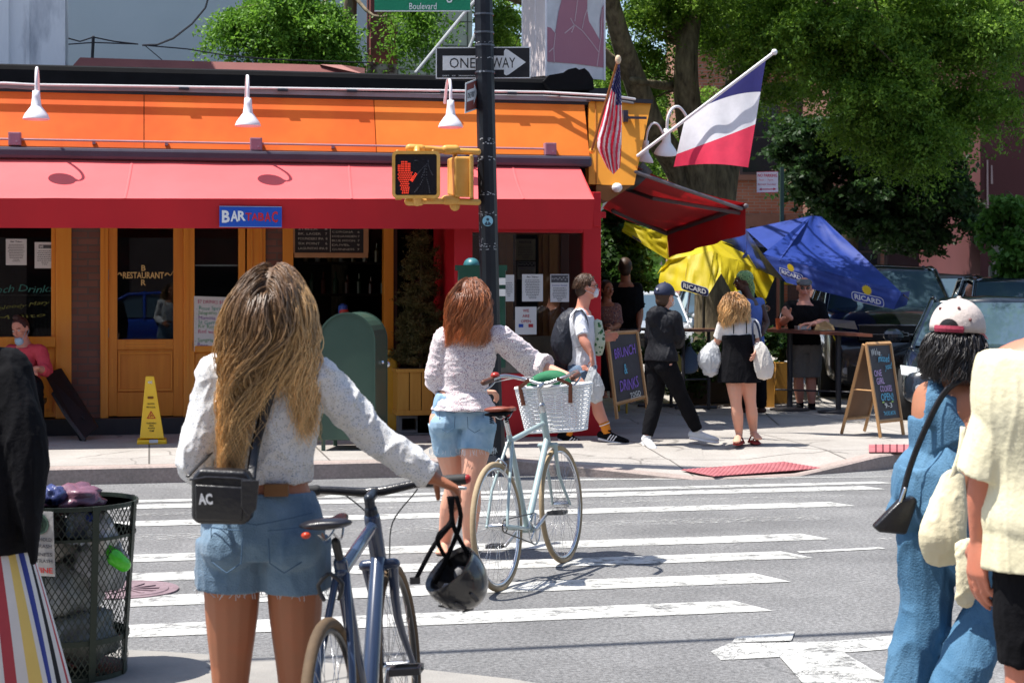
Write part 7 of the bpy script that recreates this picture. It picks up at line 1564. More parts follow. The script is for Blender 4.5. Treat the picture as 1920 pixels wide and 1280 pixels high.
def mask(t, J, k, f, mat=maskm, low=0):
    hf, hs, hu = f; c = J['hd'] + hf * (.082) * k - hu * (.048 + low) * k; m = MB(mat); m.ell(c, .048 * k, .030 * k, .046 * k, 14, headQ(f)); o = m.build('face_mask', t, smooth=True); m = MB(mat)
    for s_ in (-1, 1): m.tube([c + hs * s_ * .044 * k + hu * .02 * k, J['hd'] + hs * s_ * .082 * k + hu * .012 * k - hf * .01 * k, J['hd'] + hs * s_ * .082 * k - hu * .03 * k - hf * .012 * k, c + hs * s_ * .044 * k - hu * .02 * k], .002 * k, 5)
    m.build('ear_loop', o)
mask(W2, J2, k, f2)
wsan = M('white_sandal', (.62, .60, .58), .5)
for S in 'lr':
    an, to = J2['an' + S], J2['to' + S]; m = MB(wsan); d = nrmz(to - an); b0 = an - UP * .065; dd = V((d.x, d.y, 0)).normalized(); sd_ = dd.cross(UP); m.tube([b0 - dd * .05, b0 + dd * .06, b0 + dd * .18], [(.035, .012), (.038, .011), (.036, .010)], 10, side=sd_, sub=2); o = m.build('sandal', W2, smooth=True)
    m = MB(wsan); m.tube([b0 + dd * .11 + sd_ * .042, b0 + dd * .10 + UP * .05, b0 + dd * .11 - sd_ * .042], .006, 6, sub=4); m.tube([b0 - dd * .03 + sd_ * .036, b0 - dd * .05 + UP * .055, b0 - dd * .03 - sd_ * .036], .005, 6, sub=4); m.build('sandal_strap', o)

# ---------- man with rucksack, facing right ----------
k = 1.06; J3 = mkJ(dict(pel=(1092, 684), chs=(1087, 615), nk=(1092, 577), hd=(1100, 538), shl=(1092, 592, 16.46), shr=(1086, 592, 16.14), ell=(1108, 634, 16.52), wrl=(1127, 634, 16.36), elr=(1093, 634, 16.02), wrr=(1108, 664, 15.98),
    hpl=(1093, 694, 16.4), hpr=(1093, 694, 16.2), knr=(1118, 752, 16.2), anr=(1138, 808, 16.2), tor=(1172, 816, 16.15), knl=(1090, 756, 16.42), anl=(1064, 812, 16.4), tol=(1098, 824, 16.4)), 16.3)
M1, f3 = person('man in white tee walking right with a dark rucksack, mask and orange socks', J3, k, RGT + V((0, 0, -.05)), sk5, male=True, vox=.0075, feet=False,
    hands={'r': (V((0, 0, -1)) + RGT * .2, RGT * -1 + FWD * .3, FWD * -.2 + RGT, 1.2), 'l': (RGT * .9 + UP * .1, FWD * -1, UP, .9)})
face(M1, J3, k, f3); mask(M1, J3, k, f3)
hb3 = M('hair_dark_brown', (.045, .022, .012), .55); scalp(M1, J3, k, f3, hb3, g=1.03); hair(M1, J3, k, f3, 700, .075, (.05, .025, .012), (.10, .05, .025), wave=.004, seed=9, r_=.0035, spread=.6, nseg=7, clump=60, torso_r=(.05, .05))
m = MB(M('glasses_black', (.015, .015, .015), .3)); hf, hs, hu = f3
for s_ in (-1, 1): m.tube([J3['hd'] + hf * .095 * k + hs * s_ * (.034 + .02 * math.cos(a)) * k + hu * (.012 + .017 * math.sin(a)) * k for a in np.linspace(0, 6.28, 14)], .0025, 5); m.tube([J3['hd'] + hf * .092 * k + hs * s_ * .055 * k + hu * .015 * k, J3['hd'] + hs * s_ * .08 * k + hu * .015 * k], .0025, 5)
m.build('glasses', M1)
whtee = M('white_tee', (.66, .68, .74), .85, bump=.2)
shirt(M1, J3, k, whtee, hemt=.12, gx=.016, sleeve=.36, male=True, wr=.007, name='tee_shirt', vox=.0075)
trousers(M1, J3, k, M('chambray_shorts', (.09, .14, .22), .85, rgb2=(.13, .19, .28)), top=.2, legf=.37, gx=.016, male=True, wr=.005, name='shorts', vox=.0075)
for S in 'lr':
    an, kn = J3['an' + S], J3['kn' + S]; m = MB(M('orange_sock', (.75, .25, .02), .8)); a_ = an.lerp(kn, .30); m.tube([an - UP * .02, an.lerp(kn, .15), a_], [.042 * k, .043 * k, .050 * k], 12, round_=False); o = m.build('sock', M1, smooth=True)
    m = MB(white); m.tube([an.lerp(kn, .22), an.lerp(kn, .245)], .0505 * k, 12, round_=False); m.build('sock_band', o)
    shoe(M1, an, J3['to' + S], k, blackc, white, stripe=white)
rk = thing('rucksack', 'dark navy rucksack on the back of the man in the white tee', 'rucksack', D(1062, 640, 16.3)); nv = M('navy_nylon', (.018, .022, .035), .6, bump=.3)
poly_bag(rk, [D(1062, 662, 16.3), D(1058, 640, 16.3), D(1062, 606, 16.3), D(1072, 588, 16.3)], [(.11, .15), (.13, .17), (.10, .15), (.06, .10)], nv, RGT, 'body', .006)
for d in (16.08, 16.50): strap([D(1070, 596, d), D(1084, 578, d), D(1098, 590, d), D(1103, 615, d), D(1094, 645, d), D(1078, 652, d)], .035, nv, 'shoulder_strap', rk, nrm=FWD)
plm = M('clear_carrier', (.62, .64, .66), .25, bump=.6, bscale=30, trans=.4, spec=.6)
pb_ = thing('carrier_bag', 'crinkled white plastic bag dangling from the hand of the man in the white tee', 'bag', D(1115, 745, 15.95)); poly_bag(pb_, [D(1116, 746, 15.95), D(1115, 728, 15.95), D(1112, 708, 15.95), D(1109, 692, 15.96)], [(.07, .05), (.095, .065), (.07, .05), (.03, .03)], plm, RGT)
for s_ in (-1, 1): strap([D(1109 + s_ * 4, 700, 15.95), D(1109 + s_ * 5, 688, 15.96), D(1109, 676, 15.97)], .02, plm, 'handle', pb_, nrm=FWD)
m = MB(M('smiley_yellow', (.75, .55, .02), .5)); m.ell(D(1099, 725, 15.90), .03, .015, .04, 12); m.use(_mc['print_red']); m.ell(D(1098, 727, 15.884), .012, .004, .012, 8); m.build('print', pb_)
gb2 = thing('leaf_print_bag', 'pale green leaf printed packet under the arm of the man in the white tee', 'packet', D(1128, 640, 16.3)); poly_bag(gb2, [D(1122, 660, 16.32), D(1124, 640, 16.3), D(1120, 605, 16.3)], [(.045, .035), (.058, .045), (.045, .035)], printM('leafy_print', (.50, .58, .45), [(.05, .16, .05), (.03, .12, .05)], 18, .5), RGT, 'body', .006)

# ---------- woman in black with navy cap ----------
k = .99; Jc = mkJ(dict(pel=(1240, 672), chs=(1241, 605), nk=(1243, 584), hd=(1247, 557), shl=(1226, 597, 16.02), shr=(1264, 596, 15.82), ell=(1222, 634, 16.1), wrl=(1252, 640, 16.3), elr=(1270, 630, 15.84), wrr=(1272, 645, 16.02),
    hpl=(1232, 684, 15.98), hpr=(1250, 684, 15.84), knr=(1278, 745, 15.92), anr=(1308, 807, 16.0), tor=(1333, 812, 16.0), knl=(1229, 752, 15.95), anl=(1213, 818, 15.9), tol=(1228, 834, 15.7)), 15.9)
Cw, fc = person('woman all in black with a navy baseball cap, striding right past the tables', Jc, k, FWD * .7 + RGT * .7, sk2, vox=.0075, feet=False, hands={'r': (UP * .3 + RGT * .3 + FWD * .5, -RGT, UP, .8), 'l': (RGT * .6 + FWD * .3, -RGT * .1 + UP, UP, .8)})
scalp(Cw, Jc, k, fc, M('hair_cropped', (.06, .03, .015), .6)); mask(Cw, Jc, k, fc); bk2 = M('black_jersey', (.006, .006, .009), .7, rgb2=(.012, .013, .017), scale=5, bump=.3, spec=.2)
def hood(m): m.ell(Jc['nk'] - FWD * .07 - RGT * .05 - UP * .05, .12, .07, .11, 14)
shirt(Cw, Jc, k, bk2, hemt=.16, gx=.024, sleeve=1.0, wr=.009, name='hooded_top', vox=.0075, puff=.01, extra=hood)
trousers(Cw, Jc, k, blackc, top=.2, legf=1.0, gx=.004, radii=(.098, .084, .066, .068, .060, .050), wr=.004, vox=.0075)
for S in 'lr': shoe(Cw, Jc['an' + S], Jc['to' + S], k, M('white_leather', (.66, .67, .68), .5), white)
def cap(t, J, k, f, mat, brim=None, bk=False, star=False, g=1.0):
    hf, hs, hu = f; c = J['hd'] + hu * .035 * k - hf * .012 * k; Q_ = headQ(f); m = MB(mat); m.smooth = True; prof = [(math.cos(a), math.sin(a)) for a in np.linspace(-.12, 1.5, 9)]
    m.ring_loft([[c + Q_ @ V((.094 * g * k * r_ * math.cos(b_), .108 * g * k * r_ * math.sin(b_), .105 * g * k * z)) for b_ in np.linspace(0, 2 * math.pi, 25)[:-1]] for r_, z in prof]); m.ell(c + hu * .105 * g * k, .009 * k, n=8)
    o = m.build('cap', t); m = MB(brim or mat); m.smooth = True; rows_ = []
    for i in range(4):
        u = i / 3; rows_.append([c + Q_ @ V((.085 * g * k * math.sin(a) * (1 - .12 * u), .100 * g * k * math.cos(a) * (1 + .0 * u) + .075 * k * u, -.006 * k - .012 * k * u - .016 * k * abs(math.sin(a)) * u)) for a in np.linspace(-1.25, 1.25, 11)])
    for a, b_ in zip(rows_, rows_[1:]):
        for i in range(10): m.quad(a[i], a[i + 1], b_[i + 1], b_[i])
    bo_ = m.build('brim', o); mod(bo_, 'SOLIDIFY', thickness=.003)
    return o, c, Q_
navy = M('navy_cap', (.010, .016, .045), .7); co_, cc_, Qc = cap(Cw, Jc, k, fc, navy); 
m = MB(white); 
for a in (60, 90, 120): m.tube([cc_ + Qc @ V((0, -.108, .03)) , cc_ + Qc @ V((.016 * math.cos(R(a)), -.106, .03 + .018 * math.sin(R(a))))], .0035, 5)
m.build('logo', co_)
mg = thing('magazine', 'rolled white and lilac magazine in the hand of the woman in black', 'magazine', D(1273, 630, 15.9)); m = MB(M('magazine_print', (.55, .52, .66), .5, rgb2=(.7, .7, .72), scale=14)); m.tube([D(1266, 643, 15.9), D(1270, 628, 15.88), D(1275, 606, 15.9)], [.03, .032, .022], 10, round_=False); m.build('pages', mg)

# ---------- blonde in a black slip dress ----------
k = .96; Jb = mkJ(dict(pel=(1386, 676), chs=(1384, 615), nk=(1382, 597), hd=(1375, 577), shl=(1357, 610), shr=(1411, 610), ell=(1345, 640, 15.95), wrl=(1336, 648, 16.1), elr=(1420, 640, 15.9), wrr=(1417, 655, 15.8),
    hpl=(1375, 688), hpr=(1398, 688), knl=(1380, 755, 15.85), anl=(1386, 812, 15.9), tol=(1380, 828, 15.75), knr=(1407, 754), anr=(1413, 808, 15.98), tor=(1424, 822, 15.8)), 15.9)
Bw, fb = person('blonde woman in a black slip dress, seen from behind carrying two bags', Jb, k, FWD * .9 - RGT * .4 - UP * .35, sk2, vox=.0075, legr=1.05)
scalp(Bw, Jb, k, fb, M('hair_blonde', (.30, .16, .06), .5)); hair(Bw, Jb, k, fb, 1600, .27, (.34, .17, .06), (.72, .46, .20), wave=.012, wfreq=36, seed=21, r_=.003, spread=2.2, torso_r=(.16, .13), clump=50, nseg=16)
shirt(Bw, Jb, k, M('white_tee_warm', (.68, .66, .64), .85), hemt=.5, gx=.014, sleeve=.32, wr=.005, name='tee_shirt', vox=.0075)
m = MB(blackc); hv = axes(Jb)[1]; pe, ch = Jb['pel'], Jb['chs']; m.tube([pe - UP * .20, pe - UP * .08, pe + UP * .02, pe.lerp(ch, .45), pe.lerp(ch, .80)], [(.205, .165), (.19, .155), (.18, .145), (.155, .125), (.165, .128)], 32, side=hv, sub=4, round_=False, fold=(9, .03, .3)); ds = soft(m, 'slip_dress', Bw, .0075, 2, .006, 9, (1, 1, .3))
for x in (-.06, .06): strap([ch + RGT * x - FWD * .135 - UP * .05, ch + RGT * x - FWD * .13 + UP * .03, ch.lerp(Jb['nk'], .9) + RGT * x * 1.1 - FWD * .07 + UP * .03, ch + RGT * x + FWD * .12 + UP * .02], .01, blackc, 'dress_strap', ds, nrm=RGT)
for S in 'lr':
    an, to = Jb['an' + S], Jb['to' + S]; dd = V(((to - an).x, (to - an).y, 0)).normalized(); sd_ = dd.cross(UP); b0 = V((an.x, an.y, .14 + .018)); m = MB(M('red_sandal', (.28, .03, .03), .6)); m.tube([b0 - dd * .07, b0 + dd * .02, b0 + dd * .12], [(.04, .018), (.042, .016), (.04, .014)], 10, side=sd_, sub=2); o = m.build('sandal', Bw, smooth=True)
    m = MB(_mc['red_sandal']); 
    for q, h_ in ((-.03, .07), (.05, .04)): m.tube([b0 + dd * q + sd_ * .042, b0 + dd * q + UP * h_, b0 + dd * q - sd_ * .042], .008, 6, sub=4)
    m.build('sandal_strap', o)
t = thing('carrier_bag', 'bulging white plastic carrier bag in the left hand of the blonde woman', 'bag', D(1332, 697, 15.9)); poly_bag(t, [D(1332, 692, 15.9), D(1331, 676, 15.9), D(1334, 658, 15.92), D(1338, 643, 15.95)], [(.08, .07), (.115, .09), (.09, .07), (.03, .03)], plm, RGT)
strap([D(1334, 652, 15.92), D(1340, 640, 15.98), D(1343, 650, 15.92)], .02, plm, 'handle', t, nrm=FWD)
canv = M('canvas_tote', (.62, .58, .52), .85, bump=.4, bscale=40)
t = thing('tote_bag', 'off white canvas tote with a navy strap on the right shoulder of the blonde woman', 'bag', D(1432, 705, 15.75)); poly_bag(t, [D(1434, 704, 15.75), D(1432, 685, 15.75), D(1427, 660, 15.75), D(1422, 645, 15.76)], [(.075, .04), (.095, .05), (.07, .035), (.045, .02)], canv, RGT, 'body', .006)
strap([D(1414, 648, 15.76), D(1411, 620, 15.74), D(1412, 601, 15.78), D(1421, 612, 15.80), D(1428, 648, 15.76)], .02, M('navy_strap', (.02, .03, .07), .7), 'strap', t, nrm=RGT)

# ---------- man in flat cap at the bar table ----------
k = 1.13; Jf = mkJ(dict(pel=(1508, 646), chs=(1507, 590), nk=(1508, 564), hd=(1508, 540), shl=(1535, 575, 20.6), shr=(1482, 575, 20.6), elr=(1466, 604, 20.45), wrr=(1480, 593, 20.15), ell=(1548, 604, 20.5), wrl=(1524, 607, 20.2),
    hpl=(1520, 655), hpr=(1496, 655), knl=(1521, 707), knr=(1497, 707), anl=(1522, 758, 20.6), anr=(1500, 756, 20.7), tol=(1526, 768, 20.4), tor=(1496, 766, 20.5)), 20.6)
Fm, ff = person('man in flat cap, sunglasses and black tee eating at the bar table', Jf, k, -FWD * 1 - RGT * .05 - UP * .1, sk5, male=True, vox=.008, feet=False, hands={'r': (-RGT * .6 + UP * .6 - FWD * .3, -FWD, UP, 1.2), 'l': (-RGT * .9 - FWD * .2, -UP, -FWD, .7)})
face(Fm, Jf, k, ff); hf, hs, hu = ff; m = MB(M('dark_lenses', (.01, .01, .012), .1, coat=1, bump=0))
for s_ in (-1, 1): m.ell(Jf['hd'] + hf * .093 + hs * s_ * .032 + hu * .010, .024, .008, .019, 12, headQ(ff)); m.tube([Jf['hd'] + hf * .09 + hs * s_ * .052 + hu * .014, Jf['hd'] + hs * s_ * .08 + hu * .012], .003, 5)
m.tube([Jf['hd'] + hf * .098 - hs * .012 + hu * .016, Jf['hd'] + hf * .098 + hs * .012 + hu * .016], .003, 5); m.build('sunglasses', Fm)
m = MB(M('tweed_cap', (.10, .10, .105), .85, rgb2=(.16, .16, .165), scale=30)); m.smooth = True; m.ell(Jf['hd'] + hu * .068 - hf * .008, .097, .108, .05, 20, headQ(ff)); m.ell(Jf['hd'] + hu * .05 + hf * .07, .075, .06, .02, 16, headQ(ff)); soft(m, 'flat_cap', Fm, .008)
shirt(Fm, Jf, k, blackc, hemt=.14, gx=.022, sleeve=.36, male=True, wr=.006, name='tee_shirt', vox=.008)
trousers(Fm, Jf, k, M('grey_shorts', (.13, .12, .11), .85, rgb2=(.18, .17, .155)), top=.2, legf=.40, gx=.028, male=True, wr=.006, name='shorts', vox=.008)
for S in 'lr': shoe(Fm, Jf['an' + S], Jf['to' + S], k, blackc, blackc)

# ---------- person in blue vest and green headwrap ----------
k = .97; Jt = mkJ(dict(pel=(1412, 640), chs=(1409, 585), nk=(1402, 556), hd=(1392, 528), shl=(1398, 570, 19.35), shr=(1424, 568, 19.75), ell=(1390, 605, 19.2), wrl=(1372, 612, 19.1), elr=(1438, 605, 19.6), wrr=(1430, 625, 19.3),
    hpl=(1405, 655, 19.4), hpr=(1420, 655, 19.7), knl=(1395, 715, 19.4), knr=(1425, 715, 19.7), anl=(1398, 765, 19.4), anr=(1428, 765, 19.7)), 19.6)
Tp, ft = person('person in a bright blue vest and green headwrap facing left by the parasols', Jt, k, -RGT - FWD * .25, sk4, vox=.008); face(Tp, Jt, k, ft, lip=(.12, .04, .035))
hf, hs, hu = ft; m = MB(printM('green_wrap', (.16, .30, .12), [(.02, .06, .03), (.4, .5, .2)], 45, .5)); m.ell(Jt['hd'] + hu * .045 - hf * .03, .090, .105, .088, 18, headQ(ft)); m.tube([Jt['hd'] - hf * .08 + hu * .01, Jt['hd'] - hf * .11 - hu * .07, Jt['hd'] - hf * .12 - hu * .18], [.05, .045, .02], 10); soft(m, 'headwrap', Tp, .008, 2, .004, 20)
shirt(Tp, Jt, k, M('blue_vest', (.07, .13, .42), .8), hemt=.14, neckt=.80, gx=.014, sleeve=0, wr=.004, name='vest', vox=.008); trousers(Tp, Jt, k, blackc, top=.22, gx=.01, vox=.009)
# ---------- seated woman in a coral top ----------
k = .98; Js = mkJ(dict(pel=(44, 712), chs=(48, 668), nk=(46, 644), hd=(38, 617), shl=(76, 659, 16.55), shr=(20, 659, 16.70), ell=(88, 695, 16.45), wrl=(66, 690, 16.25), elr=(10, 695, 16.55), wrr=(48, 692, 16.28),
    hpl=(58, 722, 16.60), hpr=(34, 722, 16.65), knl=(66, 728, 16.18), knr=(40, 728, 16.18), anl=(68, 805, 16.16), anr=(42, 805, 16.16)), 16.65)
Sw, fs_ = person('woman in a coral top seated by the left window, mask under her chin', Js, k, -FWD - RGT * .25 - UP * .35, sk5, vox=.008, hands={'l': (-RGT * .8 - FWD * .2 - UP * .1, -FWD * .2 - UP * .6, -FWD, .9), 'r': (RGT * .8 - FWD * .3, -UP, -FWD, .9)})
face(Sw, Js, k, fs_); mask(Sw, Js, k, fs_, M('mask_blue', (.35, .50, .62), .7), low=.055); scalp(Sw, Js, k, fs_, M('hair_dark_red', (.05, .018, .015), .6), g=1.02); m = MB(_mc['hair_dark_red']); m.ell(Js['hd'] + fs_[2] * .12, .04, .035, .03, 10); m.build('hair_bun', Sw, smooth=True)
shirt(Sw, Js, k, M('coral_jersey', (.62, .06, .085), .8), hemt=.12, gx=.022, sleeve=.66, wr=.006, name='top', vox=.008); trousers(Sw, Js, k, blackc, top=.2, vox=.009)
t = thing('stool', 'dark wooden stool under the seated woman in coral', 'stool', D(46, 800, 16.60)); q = D(46, 735, 16.62); m = MB(M('dark_stool', (.04, .02, .012), .5)); m.box((q.x, q.y, .50), (.40, .36, .04)); m.build('seat', t)
for a in (-1, 1):
    for b_ in (-1, 1): m = MB(_mc['dark_stool']); m.box((q.x + a * .16, q.y + b_ * .14, .31), (.035, .035, .34)); m.build('leg', t)
# ---------- two people in the shade under the side awning ----------
k = 1.03; Jx = mkJ(dict(pel=(1174, 615), chs=(1174, 560), nk=(1173, 528), hd=(1172, 502), shl=(1154, 540), shr=(1194, 540), ell=(1150, 582), wrl=(1152, 612, 20.3), elr=(1200, 582), wrr=(1198, 612, 20.3), hpl=(1166, 628), hpr=(1182, 628), knl=(1166, 682), knr=(1184, 682), anl=(1166, 738), anr=(1186, 738)), 20.6)
X1, fx_ = person('man in black tee and grey shorts, back turned, in the shade under the awning', Jx, k, FWD, sk3, male=True, vox=.009, feet=False); scalp(X1, Jx, k, fx_, hb3, g=1.03); shirt(X1, Jx, k, blackc, hemt=.14, gx=.02, sleeve=.36, male=True, name='tee_shirt', vox=.009); trousers(X1, Jx, k, M('dark_grey_shorts', (.055, .055, .06), .85), top=.2, legf=.4, gx=.02, male=True, name='shorts', vox=.009)
for S in 'lr': shoe(X1, Jx['an' + S], Jx['an' + S] + FWD * .2 - UP * .04, k, blackc, white)
k = .95; Jy = mkJ(dict(pel=(1140, 640), chs=(1139, 592), nk=(1138, 566), hd=(1138, 543), shl=(1155, 578), shr=(1124, 578), ell=(1160, 608), wrl=(1148, 615, 19.8), elr=(1118, 608), wrr=(1132, 615, 19.8), hpl=(1147, 650), hpr=(1133, 650), knl=(1148, 655, 19.7), knr=(1133, 655, 19.7), anl=(1148, 735, 19.7), anr=(1133, 735, 19.7)), 20.1)
Y1, fy = person('woman in a floral top sitting in the shade just right of the red bay', Jy, k, -FWD + RGT * .6, sk3, vox=.009); scalp(Y1, Jy, k, fy, hb3, g=1.04); face(Y1, Jy, k, fy); shirt(Y1, Jy, k, printM('shade_floral', (.22, .10, .08), [(.35, .25, .2), (.05, .05, .08)], 40, .5), hemt=.14, sleeve=.4, name='top', vox=.009); trousers(Y1, Jy, k, blackc, top=.2, vox=.009)
t = thing('cafe_chair', 'yellow cafe chair under the woman in the floral top', 'chair', D(1142, 735, 20.1)); q = D(1140, 655, 20.15); m = MB(M('chair_yellow', (.50, .32, .03), .5)); m.box((q.x, q.y, .66), (.42, .4, .03)); m.build('seat', t); m = MB(_mc['chair_yellow']); m.box((q.x, q.y + .2, .86), (.4, .03, .18)); m.build('backrest', t)
for a in (-1, 1):
    for b_ in (-1, 1): m = MB(_mc['chair_yellow']); m.tube([(q.x + a * .18, q.y + b_ * .17, .14), (q.x + a * .18, q.y + b_ * .17, .65)], .014, 6); m.build('leg', t)

# ---------- passer-by in black coat and striped skirt, left edge ----------
k = 1.0; Jl = mkJ(dict(pel=(-58, 905), chs=(-62, 725), nk=(-66, 650), hd=(-76, 570), shl=(-150, 680), shr=(18, 690), ell=(-160, 820), wrl=(-130, 900, 6.3), elr=(44, 830, 6.0), wrr=(22, 935, 6.15), hpl=(-75, 925), hpr=(-10, 925), knl=(-75, 1150), knr=(-10, 1150), anl=(-75, 1345), anr=(-10, 1345)), 6.0)
Lp, fl = person('passer-by in a loose black coat and a multicoloured striped skirt at the left edge', Jl, k, FWD, sk2, vox=.008, feet=False); scalp(Lp, Jl, k, fl, hb3)
def coat(m):
    c = Jl['chs']; m.tube([c - UP * .0, Jl['pel'].lerp(c, .45), Jl['pel'] - UP * .02, Jl['pel'] - UP * .24], [(.19, .14), (.225, .17), (.245, .19), (.235, .18)], 30, side=RGT, sub=4, round_=False, fold=(7, .03, .6))
    m.tube([D(18, 710, 5.95), D(48, 830, 5.92), D(56, 940, 5.9), D(64, 1052, 5.9)], [(.06, .06), (.075, .08), (.05, .07), (.008, .02)], 12, side=RGT, sub=3)
shirt(Lp, Jl, k, blackc, hemt=.12, gx=.03, sleeve=1.0, wr=.008, name='coat', vox=.0085, puff=.02, extra=coat, wf=7)
# striped skirt: real folds, stripes run with the cloth
sc1 = Jl['pel'] - UP * .10; m = MB(); m.smooth = True; nA, nZ = 180, 26
seqc = [('stripe_white', (.62, .60, .58)), ('stripe_black', (.012, .012, .014)), ('stripe_white', 0), ('stripe_taupe', (.16, .10, .08)), ('stripe_peach', (.62, .27, .16)), ('stripe_cobalt', (.02, .10, .36)), ('stripe_white', 0), ('stripe_pink', (.52, .14, .25)), ('stripe_white', 0), ('stripe_red', (.40, .05, .06)), ('stripe_white', 0), ('stripe_amber', (.66, .48, .14)), ('stripe_white', 0), ('stripe_navy', (.02, .035, .22))]
wts = [4, 2, 5, 3, 4, 4, 2, 5, 3, 5, 4, 4, 2, 5]; seq = []
for (nme, c_), w_ in zip(seqc, wts): seq += [M(nme, c_, .85, var=.05) if c_ else _mc[nme]] * w_
grd = []
for i in range(nZ + 1):
    z = i / nZ; rx = .165 + .20 * z ** .8; ry = .14 + .17 * z ** .8; grd.append([sc1 - UP * (z * .82) + RGT * (rx * (1 + .07 * z * math.sin(11 * a + .5)) * math.cos(a) + .02 * z) + FWD * (ry * (1 + .07 * z * math.sin(11 * a + .5)) * math.sin(a)) for a in [2 * math.pi * j / nA for j in range(nA)]])
for j in range(nA):
    m.use(seq[(j + 36) % len(seq)])
    for i in range(nZ): j2 = (j + 1) % nA; m.quad(grd[i][j], grd[i + 1][j], grd[i + 1][j2], grd[i][j2])
m.build('striped_skirt', Lp)
for S in 'lr': shoe(Lp, Jl['an' + S], Jl['an' + S] + FWD * .2 - UP * .04, k, blackc, blackc)

# ---------- woman in a denim jumpsuit and pale cap, right ----------
k = .98; Jj = mkJ(dict(pel=(1757, 915), chs=(1784, 775), nk=(1790, 712), hd=(1797, 634), shl=(1744, 742, 6.06), shr=(1836, 744, 5.93), ell=(1722, 840, 6.15), wrl=(1712, 925, 6.25), elr=(1818, 872, 5.85), wrr=(1795, 965, 5.85),
    hpl=(1732, 948, 6.06), hpr=(1784, 950, 5.94), knl=(1738, 1130, 6.05), anl=(1690, 1352, 6.0), knr=(1862, 1125, 6.0), anr=(1772, 1340, 5.8)), 6.0)
Jw, fj = person('woman in a blue denim jumpsuit and a pale cap walking away at the right', Jj, k, FWD + RGT * .75 - UP * .05, sk3, vox=.006)
scalp(Jw, Jj, k, fj, M('hair_black', (.012, .010, .010), .4), g=1.0)
hair(Jw, Jj, k, fj, 2600, .17, (.010, .008, .008), (.03, .026, .025), wave=.012, wfreq=45, seed=31, r_=.0026, spread=1.3, torso_r=(.13, .10), clump=60, nseg=20, topcut=-.05)
jd = M('jumpsuit_denim', (.035, .115, .21), .85, rgb2=(.095, .21, .33), scale=3.5, bump=.4, bscale=150)
def jtop(m):
    ch = Jj['chs']; m.tube([ch - UP * .08, ch - RGT * .035 + UP * .0, Jj['nk'] - UP * .05 - RGT * .035], [(.145, .138), (.078, .128), (.055, .108)], 20, side=RGT, sub=3, round_=False)
    m.tube([D(1748, 800, 5.90), D(1752, 745, 5.92), D(1757, 712, 6.0), D(1757, 720, 6.10)], [(.034, .010)] * 4, 10, side=RGT, sub=3)
m = MB(jd); Ls = torso_rings(Jj, k, False, .02); Ls = [(a_, b_ * .92, c_, d_) for a_, b_, c_, d_ in Ls]; ringtube(m, [Ls[0], Ls[1], Ls[2], Ls[3], Ls[4], (Ls[4][0].lerp(Ls[5][0], .5), .15, .122, Ls[5][3])], 28); jtop(m); soft(m, 'jumpsuit_top', Jw, .006, 2, .007, 9, (1, 1, .3))
trousers(Jw, Jj, k, jd, top=.3, legf=1.0, gx=.022, radii=(.082, .080, .074, .074, .072, .070), wr=.010, name='jumpsuit_legs', vox=.0065, wf=6, wst=(1, 1, .55))
pcap = M('pale_cap', (.50, .43, .39), .85, rgb2=(.60, .52, .48), scale=12, bump=.3); pnk = M('pink_brim', (.62, .25, .30), .8)
cj, cc2, Qj = cap(Jw, Jj, k, fj, pcap, pnk, g=1.03); bkp = lambda a, z, r_=1.0: cc2 + Qj @ V((.0957 * r_ * math.sin(a) * math.sqrt(1 - z * z), -.1103 * r_ * math.cos(a) * math.sqrt(1 - z * z), .1075 * z))
m = MB(_mc['hair_black']); m.smooth = True; gq_ = [[bkp(.12 - .36 * math.cos(x), .0 + (.30 * math.sin(x)) * w_, 1.012) for w_ in np.linspace(0, 1, 6)] for x in np.linspace(0, math.pi, 16)]
for a_, b_ in zip(gq_, gq_[1:]):
    for i in range(5): m.quad(a_[i], b_[i], b_[i + 1], a_[i + 1])
m; m.build('cap_opening', cj)
m = MB(M('cap_strap', (.30, .03, .06), .7)); m.tube([bkp(a_, -.03, 1.02) for a_ in np.linspace(-.40, .62, 8)], [(.005, .013)] * 8, 6); m.build('cap_strap', cj)
m = MB(M('eyelet', (.2, .08, .08), .6)); [m.ell(bkp(a_, z_, 1.0), .006, n=8) for a_, z_ in ((-.5, .62), (.45, .66), (.9, .3))]; m.build('eyelet', cj)
hb_ = thing('handbag', 'small black handbag on a long strap beside the woman in the jumpsuit', 'handbag', D(1672, 985, 5.9)); m = MB(blea); m.prism([D(x, y, 5.85) for x, y in [(1638, 988), (1650, 998), (1700, 1003), (1722, 940), (1715, 930), (1688, 938)]], FWD * .05); bo = m.build('body', hb_, smooth=True); bevel(bo, .01, 3)
strap([D(1690, 940, 5.86), D(1705, 880, 5.88), D(1732, 810, 5.88), D(1768, 740, 5.88), D(1800, 712, 5.88), D(1818, 700, 5.97), D(1812, 715, 6.12)], .022, blea, 'strap', hb_, nrm=RGT); m = MB(_mc['chrome']); 
for i in range(4): m.tube([D(1688 + i * 2.2, 940 - i * 6, 5.855), D(1690 + i * 2.2, 934 - i * 6, 5.855)], .006, 6)
m.build('chain', hb_)
ybg = M('cream_cotton', (.62, .55, .36), .85, rgb2=(.68, .62, .44), scale=4, bump=.3)
t = thing('cotton_tote', 'cream cotton tote hanging between the jumpsuit woman and the man in yellow', 'bag', D(1775, 1050, 5.75)); poly_bag(t, [D(1792, 890, 5.74), D(1780, 945, 5.72), D(1768, 1005, 5.70), D(1772, 1040, 5.70)], [(.035, .02), (.065, .04), (.082, .055), (.075, .04)], ybg, RGT, 'body', .008, .007, 8)
